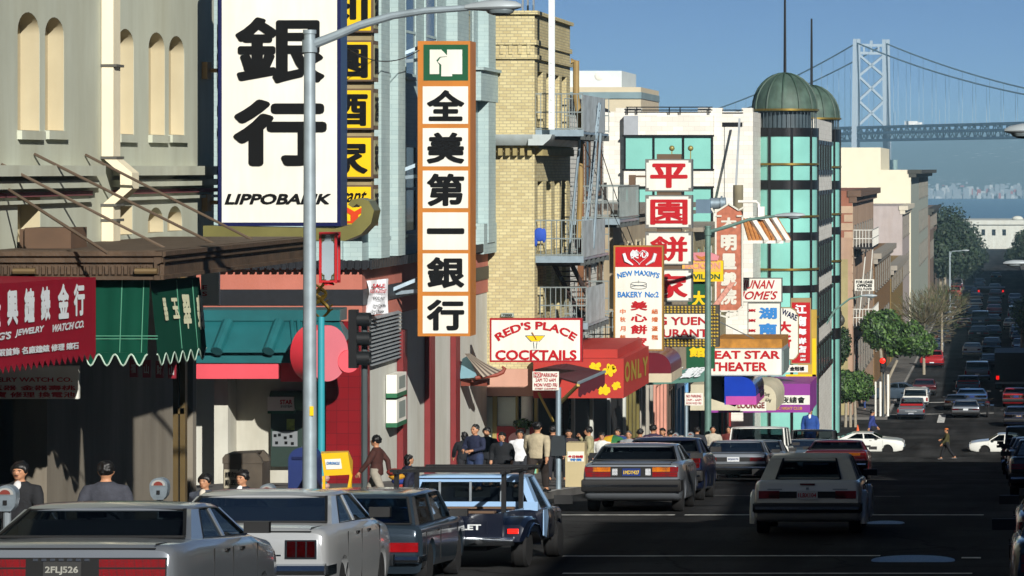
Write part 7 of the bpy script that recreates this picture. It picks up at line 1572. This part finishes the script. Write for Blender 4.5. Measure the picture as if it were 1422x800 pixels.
# generic pickup
pv = vehicle('pickup_truck', 'dark pickup truck with red stripe at the head of the row beyond the cross street', 'pickup truck', GREYP, 4.7, 1.72, 1.6, .95, .95, (2.0, 2.12), (3.1, 3.6), .8, lights=[(.74, .84, .6, .85, TAILR)], plate=('2C41377', PLW, PLB), plate_z=.5, bumper='chrome', bz=(.38, .5), cpw=.18, wheels=(1.0, 3.75), bed=1.9, group=GF)
m = MB(); put(m, 'TOYOTA', (-.36, -.012, .66), (.36, -.012, .66), (-.36, -.012, .74), .03, lift=.006); m.build('lettering', PLW, pv, local=True, ang=0, recalc=False)
m = MB(); m.box(-.7, .7, 1.94, 2.0, 1.0, 1.15); m.box(-.66, .66, .0, .03, .92, .955); m.build('red_band', REDP, pv, local=True)
place(pv, 1265, 187.5, 1.62, 1.2)
# cars beyond the cross street: (source, px, Y, W, H, yaw, paint, label, group)
far = [(c8, 1271, 199, 1.62, 1.15, 0, WHT, 'white car with a red stripe right behind the dark pickup at the far corner', GF), (c7, 1283, 211, 1.6, 1.05, 0, MARO, 'dark maroon sedan third in the row beyond the cross street', GF), (pv, 1294, 247, 1.85, 1.3, 0, REDP, 'red pickup truck with a white plate farther along the left kerb', GF),
 (c2, 1298, 270, 1.6, 1.1, 0, BLUG, 'pale blue sedan just past the red pickup', GF), (c5, 1308, 284, 1.6, 1.1, 0, BLKP, 'black car by the bare trees past the pale blue sedan', GF), (c7, 1311, 305, 1.75, 1.25, 180, TANP, 'grey tan sedan facing the viewer beneath the bare trees', GF), (c2, 1313, 322, 1.6, 1.2, 0, GREYP, 'grey sedan behind the tan one facing the viewer', GF), (c5, 1318, 345, 1.6, 1.2, 0, SILV2, 'pale sedan near the far end of the left kerb row', GF), (c7, 1322, 368, 1.6, 1.2, 0, NAVP, 'dark blue sedan at the very end of the left kerb row', GF),
 (c7, 1341, 189, 1.66, 1.0, 0, SILV, 'silver sedan waiting just beyond the crossing beside the motorcycle', GT), (c5, 1349, 200, 2.0, 1.05, 0, BLUEP, 'blue sedan with amber tail lights ahead of the silver one at the crossing', GT), (c6, 1327, 196, 1.4, .9, 0, BLKP, 'low black car left of the blue sedan at the crossing', GT), (pv, 1344, 214, 1.66, 1.1, 0, BLUG, 'pale blue pickup with glowing tail lights in the middle lane', GT), (c8, 1357, 229, 1.85, 1.35, 0, GREYP, 'grey van ahead of the pale blue pickup', GT), (c2, 1350, 262, 1.6, 1.15, 0, WHT, 'white sedan ahead of the grey van', GT),
 (c7, 1359, 290, 1.85, 1.25, 0, BLKP, 'black sedan in the middle of the far traffic', GT), (c8, 1361, 318, 1.9, 1.5, 0, BLUG, 'pale blue wagon in the far traffic with a truck behind it', GT), (c5, 1339, 312, 1.4, 1.0, 0, REDP, 'small red car left of the pale blue wagon', GT), (c7, 1346, 400, 1.7, 1.3, 0, NAVP, 'tiny dark car with red lights near the bus', GT), (c5, 1383, 470, 1.6, 1.3, 0, BLKP, 'tiny black car farthest down the road', GT), (c2, 1340, 430, 1.6, 1.3, 180, GREYP, 'tiny oncoming car with bright headlight by the trees', GT),
 (c6, 1411, 199, 1.7, 1.15, 0, REDP, 'red car with pale boot at the right edge beyond the crossing', GRr), (c2, 1415, 290, 1.7, 1.2, 0, BLUG, 'pale blue car on the right kerb past the truck', GRr), (c8, 1412, 330, 1.9, 1.5, 0, GREYP, 'grey van on the right kerb far down', GRr), (c7, 1404, 310, 1.5, 1.1, 0, WHT, 'white car on the right kerb beside the grey van', GRr)]
SK = ('interior', 'panel_gap', 'door_handle', 'boot_lock', 'window_trim', 'lettering', 'badge_letters', 'rim', 'bumper_strip')
for src, px, Y, W, H, yaw, pt, lab, grp in far:
    if src is c6: src = c5
    d = dup(src, lab, pt, SK if not (src is c2 and False) else SK); d['group'] = grp; place(d, px, Y, W, H, yaw)
ordn = ['first', 'second', 'third', 'fourth', 'fifth', 'sixth', 'seventh', 'eighth', 'ninth', 'tenth', 'eleventh', 'twelfth', 'thirteenth']
pts_ = [(BLKP, 'black'), (GREYP, 'grey'), (NAVP, 'navy'), (WHT, 'white'), (MARO, 'maroon'), (BLUG, 'slate'), (TANP, 'tan'), (SILV, 'silver'), (BLKP, 'black'), (BLUEP, 'blue'), (GREYP, 'grey'), (REDP, 'red'), (NAVP, 'navy')]
for row, X, y0, st, n, txt in (('right kerb', 1.7, 232, 13, 12, 'car in the far right kerb row, from the crossing the'), ('left kerb', -5.75, 385, 11, 5, 'car in the dim kerb row by the dark trees, from the crossing the'), ('right lane', -.75, 246, 24, 8, 'car in the far right lane, from the crossing the'), ('middle lane', -2.9, 338, 21, 6, 'car in the far middle lane, from the crossing the')):
    for i in range(n):
        p_, cn = pts_[(i*3 + int(y0)) % 13]; src = (c7, c5, c2, c8, c7, c2)[(i*2+int(y0)) % 6]
        d = dup(src, f'{ordn[i]} {cn} {txt}' if False else f'{cn} {txt} {ordn[i]}', p_, SK + ('side_window', 'wing_mirror', 'number_plate', 'front_bumper', 'headlight', 'reverse_light')); d['group'] = 'distant cars in the ' + row; place(d, 0, y0 + st*i + rnd.uniform(-2, 2), 1.65, 1.15 if src is not c8 else 1.45, X=X + rnd.uniform(-.12, .12))
d = dup(c2, 'pale blue parked car standing sideways behind the leaning clipped tree', BLUG); d['group'] = GF; place(d, 0, 206, 1.7, 1.2, yaw=-90, X=PXx(1210, 206))
d = dup(c2, 'white car crossing from the left along the cross street', WHT); d['group'] = 'cars on the cross street'; place(d, 0, 160, 1.75, 1.12, yaw=-90, X=PXx(1255, 160)-3.7)
d = dup(c7, 'white car coming from the right along the cross street', WHT); d['group'] = 'cars on the cross street'; place(d, 0, 160, 1.7, 1.05, yaw=90, X=PXx(1346, 160)+3.5)
# right edge parked cars
for src, X, Y, W, H, pt, lab in ((c1, 1.0, 27.5, 1.85, 1.3, BLKP, 'black sedan nearest on the right edge'), (c5, 1.05, 36, 1.8, 1.3, MARO, 'dark maroon car with pale window frame line on the right edge'), (c7, 1.0, 62, 1.7, 1.15, BLKP, 'black car with white tail lamp on the right edge before the crossing'), (c2, 1.0, 74, 1.7, 1.15, GREYP, 'dark grey car second from the black one on the right edge'), (c5, .95, 86, 1.7, 1.15, NAVP, 'navy car in the middle of the right edge row'), (c8, .9, 99, 1.75, 1.5, BLKP, 'black wagon in the right edge row'), (c7, .85, 113, 1.7, 1.15, BLUG, 'blue grey car last in the right edge row before the crossing'), (c5, 1.0, 181, 1.7, 1.15, NAVP, 'navy car on the right just past the crossing')):
    d = dup(src, lab, pt); d['group'] = GRr; place(d, 0, Y, W, H, X=X)
# trucks and bus
def boxtruck(label, px0, px1, Y, ytop, m_, nm='box_truck'):
    W = (px1-px0)*Y/F; X = PXx((px0+px1)/2, Y); H = PZ(ytop, Y)-gz(Y); t = thing(nm, label, 'truck' if 'truck' in nm else 'bus', (X, Y, gz(Y)))
    MB().box(X-W/2, X+W/2, Y, Y+6, gz(Y)+.55, gz(Y)+H).build('cargo_box', m_, t); MB().box(X-W*.42, X+W*.42, Y+6.1, Y+7.8, gz(Y)+.5, gz(Y)+H*.75).build('cab', m_, t)
    m = MB(); m.box(X-W*.48, X+W*.48, Y-.1, Y, gz(Y)+.4, gz(Y)+.55); m.build('bumper', GREYM, t)
    for s in (-1, 1): m = MB(); m.box(X+s*W*.42-.1, X+s*W*.42+.1, Y-.03, Y, gz(Y)+.7, gz(Y)+.95); m.build('tail_light', mat('tail_glow', '#ff1810', .3, emit=.8), t)
    for yy in (Y+1.2, Y+6.8):
        for s in (-1, 1): m = MB(); m.tube([(X+s*W*.3, yy, gz(yy)+.42), (X+s*W*.47, yy, gz(yy)+.42)], .42, 18); m.build('wheel', TYRE, t)
    m = MB(); m.box(X-W*.4, X+W*.4, Y-.012, Y, gz(Y)+H*.55, gz(Y)+H*.85); m.build('rear_door', RUB, t)
boxtruck('tall black truck with red tail lights at the right edge beyond the crossing', 1381, 1436, 218, 490, mat('truck_black', '#111116', .5)); boxtruck('dark bus with two red tail lights far down the road', 1356, 1396, 395, 400, mat('bus_dark', '#1a1a26', .5), 'city_bus')
# motorcycle
Ym = 190; s = thing('motorcycle', 'motorcycle standing beside the silver sedan at the far crossing', 'motorcycle', (PXx(1371, Ym), Ym, gz(Ym))); xm = PXx(1371, Ym); zg = gz(Ym)
for yy in (Ym, Ym+1.3): m = MB(); m.lathe([(.2, -.06), (.28, -.06), (.31, 0), (.28, .06), (.2, .06)], (xm, yy, zg+.31), 18, 'x'); m.build('wheel', TYRE, s)
m = MB(); m.tube([(xm, Ym, zg+.35), (xm, Ym+.4, zg+.55), (xm, Ym+1.0, zg+.75), (xm, Ym+1.3, zg+.33)], .07, 8); m.build('frame', CHROME, s); m = MB(); m.ell((xm, Ym+.75, zg+.78), (.16, .3, .14), 12, 8); m.build('fuel_tank', MARO, s); m = MB(); m.ell((xm, Ym+.25, zg+.76), (.15, .35, .08), 12, 6); m.build('saddle', SEATM, s); m = MB(); m.tube([(xm-.36, Ym+.95, zg+1.02), (xm, Ym+1.1, zg+.92), (xm+.36, Ym+.95, zg+1.02)], .025, 6); m.build('handlebar', CHROME, s)
for k in (-1, 1): m = MB(); m.box(xm+k*.28-.11, xm+k*.28+.11, Ym-.2, Ym+.3, zg+.4, zg+.72); m.build('pannier', BLKP, s)
# ---------------------------------------------------------------- people
CL = {}
def cloth(h): 
    if h not in CL: CL[h] = mat('cloth_' + h.strip('#'), h, .85, var=.15, scale=9, bump=.3, bscale=25)
    return CL[h]
HAIRB = mat('hair_black', '#0b0909', .5, var=.3, scale=30); HAIRG = mat('hair_grey', '#3a3836', .6, var=.3, scale=30); EYEM = mat('eye_dark', '#0a0807', .3); LIPM = mat('lip', '#6d3a30', .5); SHOE = mat('shoe_black', '#101010', .5); SKIN2 = mat('skin_tan', '#9a6a4a', .55, var=.05)
def person(label, px, head_y, Y, yaw=0, top='#3a3a42', legs='#1c1c22', pose='stand', hair='short', wide=1.3, coat=.82, sleeve=True, X=None, ground=None, arms=None, skin=None, group='people on the pavement', collar=None, hat=None, beard=False, height=None):
    g = (wz(Y) if ground is None else ground); X = PXx(px, Y) if X is None else X
    sz = height or (PZ(head_y, Y) - g) / (1.62 if pose != 'sit' else 1.22)
    t = thing('person', label, 'person', (X, Y, g), group); sk = skin or MATS['skin']
    hip = .93 if pose != 'sit' else .5; up = hip - .93
    sh = {s: Vector((s*.175, 0, 1.375+up)) for s in (-1, 1)}; el, wr, kn, an = {}, {}, {}, {}
    for s in (-1, 1):
        sw = .0
        if pose == 'walk': sw = .22*s
        el[s] = Vector((s*.25, -.03-sw*.6, 1.14+up)); wr[s] = Vector((s*.25, .05-sw*1.1, .90+up)); kn[s] = Vector((s*.1, .03+sw*.8, .50)); an[s] = Vector((s*.1, sw*1.3-(.12 if sw < 0 else 0), .09 if sw >= 0 else .14))
        if pose == 'sit': kn[s] = Vector((s*.13, .42, .5)); an[s] = Vector((s*.12, .4, .08)); el[s] = Vector((s*.27, .08, 1.14+up)); wr[s] = Vector((s*.15, .3, .98+up))
    for s, what in (arms or {}).items():
        if what == 'fold': el[s] = Vector((s*.27, .05, 1.16)); wr[s] = Vector((-s*.02, .24, 1.12))
        if what == 'pocket': el[s] = Vector((s*.31, -.08, 1.16)); wr[s] = Vector((s*.19, .08, .95))
        if what == 'face': el[s] = Vector((s*.28, .14, 1.2)); wr[s] = Vector((s*.08, .24, 1.44))
        if what == 'hold': el[s] = Vector((s*.25, .06, 1.15)); wr[s] = Vector((s*.12, .3, 1.1))
    hd = Vector((0, .02, 1.62+up))
    def torso(m, k=0., z0=None):
        rings = []
        for z, a, b in ((.86, .155, .115), (.96, .165, .12), (1.08, .15, .108), (1.22, .17, .118), (1.33, .185, .115), (1.395, .155, .1), (1.445, .1, .08), (1.485, .062, .06)):
            rings.append([Vector(((a+k)*math.cos(q), (b+k)*math.sin(q), z+up)) for q in [2*math.pi*i/14 for i in range(14)]])
        m.loft(rings)
    m = MB(); torso(m)
    m.tube([(0, 0, 1.44+up), (0, .01, 1.5+up), (0, .02, 1.58+up)], [.062, .055, .055], 10)
    m.ell(hd, (.077, .098, .118), 16, 12); m.ell(hd+Vector((0, .055, -.06)), (.05, .05, .055), 10, 8); m.ell(hd+Vector((0, .105, -.012)), (.016, .024, .03), 8, 6)
    for s in (-1, 1): m.ell(hd+Vector((s*.08, -.005, -.005)), (.014, .028, .036), 8, 6); m.ell(hd+Vector((s*.034, .084, -.002)), (.024, .016, .02), 8, 6)
    for s in (-1, 1):
        m.tube([sh[s]-Vector((s*.04, 0, 0)), sh[s], el[s], wr[s]], [.06, .06, .046, .034], 10)
        d = (wr[s]-el[s]).normalized(); m.tube([wr[s], wr[s]+d*.05, wr[s]+d*.1], [.032, .042, .034], 8)
        m.tube([Vector((s*.09, 0, hip+.02)), Vector((s*.095, .01, hip-.05)), kn[s], an[s]], [.1, .098, .062, .045], 12)
        m.tube([an[s]+Vector((0, -.05, -.04)), an[s]+Vector((0, .05, -.05)), an[s]+Vector((0, .17, -.06))], [.045, .048, .03], 8)
    me = remeshed(m, .016, 3); me.materials.append(sk); me.name = 'body'
    fb = MB()
    for s in (-1, 1):
        d = (wr[s]-el[s]).normalized(); sd = Vector((1, 0, 0)) if abs(d.x) < .8 else Vector((0, 0, 1)); fr = d.cross(sd).normalized()
        for i, (o_, l) in enumerate(((-.027, .07), (-.009, .085), (.009, .08), (.027, .062))):
            a = wr[s]+d*.09+fr*o_; fb.tube([a, a+d*l*.5, a+d*l*.9+sd*(-s*.02)], [.0095, .009, .007], 6)
        a = wr[s]+d*.05+fr*.03; fb.tube([a, a+fr*.03+d*.03, a+fr*.035+d*.06], [.011, .01, .008], 6)
    bm = bmesh.new(); bm.from_mesh(me); f2 = fb.mesh('f', sk); bm.from_mesh(f2); bm.to_mesh(me); bm.free(); bpy.data.meshes.remove(f2); me.polygons.foreach_set('use_smooth', [True]*len(me.polygons))
    bo = bpy.data.objects.new('body', me); COL.objects.link(bo); bo.parent = t
    L_ = lambda mb, nm, m_, par=None: mb.build(nm, m_, par or t, local=True, ang=60)
    def rem(mb, nm, m_, vox=.018):
        me = remeshed(mb, vox, 3); me.name = nm; me.materials.append(m_); o = bpy.data.objects.new(nm, me); COL.objects.link(o); o.parent = t; return o
    m = MB(); torso(m, .022)
    for s in (-1, 1):
        end = el[s].lerp(wr[s], .95 if sleeve else .1); m.tube([sh[s]-Vector((s*.08, 0, -.01)), sh[s]+Vector((s*.01, 0, -.005)), sh[s].lerp(el[s], .3)+Vector((s*.01, 0, 0)), el[s], end], [.07, .08, .076, .064, .054], 10)
    if coat < .84: m.loft([[Vector(((a)*math.cos(q), (b)*math.sin(q), z+up)) for q in [2*math.pi*i/14 for i in range(14)]] for z, a, b in ((coat, .19, .145), (.95, .19, .145), (1.05, .18, .135))])
    j = rem(m, 'jacket', cloth(top))
    if collar: m = MB(); m.ell((0, .07, 1.4+up), (.055, .07, .1), 10, 8); L_(m, 'shirt', cloth(collar))
    m = MB()
    for s in (-1, 1): m.tube([Vector((s*.085, 0, hip+.06)), Vector((s*.097, .01, hip-.06)), kn[s], an[s].lerp(kn[s], .1)], [.11, .115, .082, .07], 12)
    m.ell((0, 0, hip), (.175, .13, .12), 12, 8); rem(m, 'trousers', cloth(legs))
    for s in (-1, 1): m = MB(); a = an[s]; m.loft([[a+Vector((x*.048, y, z-.02)) for x, z in ((-1, -.065), (1, -.065), (1, -.02), (0, .03 if y < .05 else -.01), (-1, -.02))] for y in (-.08, .02, .12, .19)]); L_(m, 'shoe', SHOE)
    m = MB(); hm = HAIRG if hair == 'grey' else HAIRB
    m.ell(hd+Vector((0, -.022, .03)), (.086, .098, .108), 16, 10)
    if hair in ('bob', 'long'): m.ell(hd+Vector((0, -.05, -.05)), (.09, .07, .11), 14, 8); m.ell(hd+Vector((0, .03, .085)), (.075, .07, .045), 12, 6)
    if hair == 'full': m.ell(hd+Vector((0, -.01, .065)), (.095, .1, .075), 14, 8); [m.ell(hd+Vector((s*.078, .015, .03)), (.022, .04, .06), 8, 6) for s in (-1, 1)]
    hr = random.Random(int(px))
    for k in range(46):
        d = Vector((hr.gauss(0, 1), hr.gauss(-.35, .9), hr.gauss(.55, .8))).normalized()
        if d.y > .25 and d.z < .62: continue
        if d.z < -.35: continue
        q = hd + Vector((d.x*.084, d.y*.097-.018, d.z*.108+.028)); r_ = hr.uniform(.016, .03); m.ell(q, (r_, r_, r_*1.3), 6, 5)
    rem(m, 'hair', hm, .01)
    for s in (-1, 1): m = MB(); m.ell(hd+Vector((s*.032, .096, .008)), (.013, .006, .007), 8, 6); L_(m, 'eye', EYEM); m = MB(); m.tube([hd+Vector((s*.014, .1, .026)), hd+Vector((s*.034, .1, .031)), hd+Vector((s*.052, .088, .026))], [.004, .005, .003], 5); L_(m, 'eyebrow', HAIRB)
    m = MB(); m.ell(hd+Vector((0, .104, -.063)), (.024, .006, .006), 8, 5); L_(m, 'mouth', LIPM)
    if beard: m = MB(); m.ell(hd+Vector((0, .108, -.045)), (.028, .007, .007), 8, 5); L_(m, 'moustache', HAIRB)
    if hat: m = MB(); m.lathe([(.12, .05), (.125, .055), (.1, .065), (.095, .12), (.06, .14), (0, .145)], hd, 18); L_(m, 'hat', cloth(hat))
    c = abs(math.cos(R(yaw))); t.rotation_euler = (0, 0, R(yaw)); t.scale = (sz*(wide*c + (1-c)*1.1), sz*(wide*(1-c) + c*1.0), sz); return t
person('man with a thin moustache in a dark jacket at the lower left edge', 28, 655, 36.5, 172, '#15161a', '#15151a', 'walk', 'full', collar='#b8b8b8', beard=True)
person('man seen from behind in a slate jacket before the sunlit shop wall', 147, 655, 36, 4, '#34363f', '#22242a', 'stand', 'full')
person('man in a grey jacket and pale collar left of the trash bin', 285, 669, 38.5, 165, '#3a3f4a', '#22242a', 'walk', 'full', collar='#b9b2a4', wide=1.25)
person('man with thick black hair and white shirt before the trash bin', 337, 664, 38.8, 158, '#20242c', '#22242a', 'walk', 'full', collar='#d8d8d4', wide=1.25)
person('man in a brown jacket walking left past the pale wall', 523, 613, 57, 80, '#3a1c16', '#8a8478', 'walk', 'full', ground=gz(57), wide=1.1)
bp_ = person('person in a dark hooded jacket with a striped backpack by the pickup', 567, 639, 52, -55, '#14182c', '#14151a', 'walk', 'bob', ground=gz(52), wide=1.2)
s = thing('backpack', 'backpack with red, yellow and blue stripes on the hooded person', 'backpack', (PXx(551, 51.9), 51.9, PZ(676, 51.9))); m = MB()
c = Vector((PXx(551, 51.9), 51.85, PZ(664, 51.9)))
for k, h in enumerate(('#7a2418', '#b0801c', '#1c2c6c', '#8a2a20')): m = MB(); m.ell(c+Vector((-.03+.035*k, .03*k, .1-.075*k)), (.13, .1, .062), 12, 8); m.build('stripe_panel', cloth(h), s)
person('man in a navy jacket with a bag looking down, leftmost of the corner group', 660, 597, 62, 150, '#1a2038', '#22304f', 'stand', 'short', arms={1: 'hold', -1: 'hold'})
person('boyish man with round black hair and black jacket, second in the corner group', 697, 607, 62.5, 175, '#101216', '#14151a', 'stand', 'bob', collar='#23304a')
person('man in a white shirt facing the viewer, half hidden in the corner group', 722, 603, 64.5, 178, '#c9cacc', '#24262c', 'stand', 'full')
person('man in a beige jacket walking away at the right of the corner group', 746, 594, 61.2, -12, '#a0957c', '#261e1a', 'walk', 'full', coat=.86)
person('man in a tan jacket holding his hand to his face near the cream newspaper box', 818, 599, 69, 95, '#8f8a6a', '#1c1c20', 'stand', 'full', arms={1: 'face'}, wide=1.15)
person('small person in white before the open striped umbrella', 836, 606, 71, 170, '#c8c8c2', '#222226', 'stand', 'full')
person('balding man in a grey jacket facing the viewer behind the silver sedan', 873, 604, 76, 175, '#7c7f82', '#2c2c30', 'stand', 'grey')
person('person in a purple plaid shirt seen from behind near the patterned shopfront', 907, 596, 77, 5, '#2e2038', '#1c1c20', 'stand', 'full')
person('person in dark clothes just right of the purple plaid shirt', 931, 602, 80, 20, '#1a1620', '#1a1a1e', 'stand', 'full')
person('short person between the two grey parking meters', 946, 609, 90, 170, '#33343a', '#1c1c20', 'stand', 'full', hat='#8a8680')
for k, (px, hy, Y, yw, tp, lg, ps, lab) in enumerate(((676, 600, 67, 168, '#14161c', '#101014', 'stand', 'dark jacketed man between the navy jacket and the boyish man in black'), (768, 598, 72, 10, '#17161a', '#1a1a20', 'walk', 'dark coated walker just left of the no parking pole, seen from behind'), (790, 602, 74, 190, '#2a2226', '#16161a', 'stand', 'person in a dark brown coat right behind the cream newspaper box'), (858, 600, 78, 160, '#1c2330', '#16161a', 'walk', 'person in dark blue beside the balding man in grey'), (889, 601, 79, 12, '#141416', '#141416', 'walk', 'person in black walking away left of the purple plaid shirt'), (920, 600, 84, 175, '#3a2a22', '#1a1a1e', 'stand', 'person in a brown jacket facing the viewer right of the purple plaid shirt'), (968, 598, 94, 8, '#20242c', '#16161a', 'walk', 'person in slate walking away just left of the green lamppost'), (1012, 597, 104, 170, '#5a2420', '#1a1a1e', 'stand', 'person in a rust red top right of the green lamppost'), (645, 606, 70, 20, '#101218', '#15151a', 'walk', 'dark figure walking away by the last red stripe of the pale wall'))):
    person(lab, px, hy, Y, yw, tp, lg, ps, ('full', 'short', 'bob')[k % 3])
person('man in a pale shirt standing beside the green lamppost', 990, 597, 99, 190, '#a09a8c', '#1c1c20', 'stand', 'short')
person('person in a blue jacket and white shirt at the far corner under the purple awning', 1125, 570, 150, 175, '#1d3f80', '#1c2c5c', 'stand', 'full', collar='#d8d8d8', hat='#7a2018', wide=1.05)
person('man in a blue shirt stepping across the far crossing behind the white car', 1211, 573, 168, -75, '#22306a', '#16161c', 'walk', 'full', ground=gz(168), group='people in the crossing', wide=1.1)
person('person in an orange cap and olive jacket walking in the middle of the road', 1315, 598, 152, 100, '#3c3a1e', '#14161a', 'walk', 'short', ground=gz(152), group='people in the crossing', hat='#b0602c', arms={1: 'hold'}, wide=1.1)
person('person in blue jeans behind the clipped round tree', 1201, 545, 195, 100, '#3a3c44', '#24386a', 'stand', 'full', group='people in the crossing')
# umbrella
s = thing('umbrella', 'open umbrella with red, yellow and green panels behind the person in white', 'umbrella', P(856, 620, 77)); c = P(852, 604, 77)
for k, h in enumerate(('#a0201c', '#c9a01c', '#2a6a3c', '#24447a', '#a0201c', '#c9a01c', '#2a6a3c', '#24447a')):
    m = MB(); n = 6; a0, a1 = 2*math.pi*k/8, 2*math.pi*(k+1)/8; ring = lambda f: [c+Vector((.62*math.sin(f*1.35)*math.cos(a0+(a1-a0)*i/n), .62*math.sin(f*1.35)*math.sin(a0+(a1-a0)*i/n), .32*math.cos(f*1.35)-.32)) for i in range(n+1)]
    prev = ring(.02)
    for f in (.35, .65, 1): cur = ring(f); m.add(prev+cur, [(i, i+1, n+1+i+1, n+1+i) for i in range(n)]); prev = cur
    m.build('panel', cloth(h), s, recalc=False)
m = MB(); m.cyl(c+Vector((0, 0, -.75)), c+Vector((0, 0, .05)), .012, 6); m.build('shaft', BLACKM, s)
# crates of goods and leaflets by the shops
for i, (px, py0, py1, Y, h, lab) in enumerate(((893, 612, 632, 97, '#a39a30', 'open crate of yellow fruit by the patterned shopfront'), (905, 618, 634, 99, '#7a2a20', 'red crate by the patterned shopfront'), (1003, 618, 640, 101, '#8a3a18', 'orange crate on the pavement behind the green lamppost'))):
    s = thing('crate', lab, 'crate', (PXx(px, Y), Y, wz(Y)), 'crates of goods by the shops'); x0, x1 = PXx(px-8, Y), PXx(px+8, Y); z0 = wz(Y); z1 = PZ(py0, Y); m = MB()
    for a, b in ((x0, x0+.03), (x1-.03, x1)): m.box(a, b, Y, Y+.4, z0, z1)
    m.box(x0+.03, x1-.03, Y, Y+.03, z0, z1); m.box(x0+.03, x1-.03, Y+.37, Y+.4, z0, z1); m.box(x0+.03, x1-.03, Y+.03, Y+.37, z0+.02, z1-.12); m.build('crate_box', cloth(h), s)
    m = MB(); rr = random.Random(i)
    for k in range(14): m.ell((rr.uniform(x0+.06, x1-.06), rr.uniform(Y+.06, Y+.34), z1-.08), (.06, .06, .06), 8, 6)
    m.build('goods', cloth(('#c9b02c', '#c0602c', '#a8421c')[i]), s)
s = thing('potted_plant', 'small green potted plant in the cocktail bar window', 'plant', P(726, 596, 88.2)); m = MB(); c = P(726, 594, 88.25); m.lathe([(.08, -.16), (.11, 0), (.1, 0), (0, -.02)], c, 12); m.build('pot', mat('pot_red', '#7a3424', .7), s)
crown_mesh([((c.x, c.y, c.z+.1), (.3, .16, .14))], 160, .07, random.Random(5), .2).build('foliage', LEAF, s, ang=0, recalc=False)
haze_box()
for o in list(bpy.data.objects):
    for k in ('_p', '_L', '_W', '_H'):
        if k in o: del o[k]
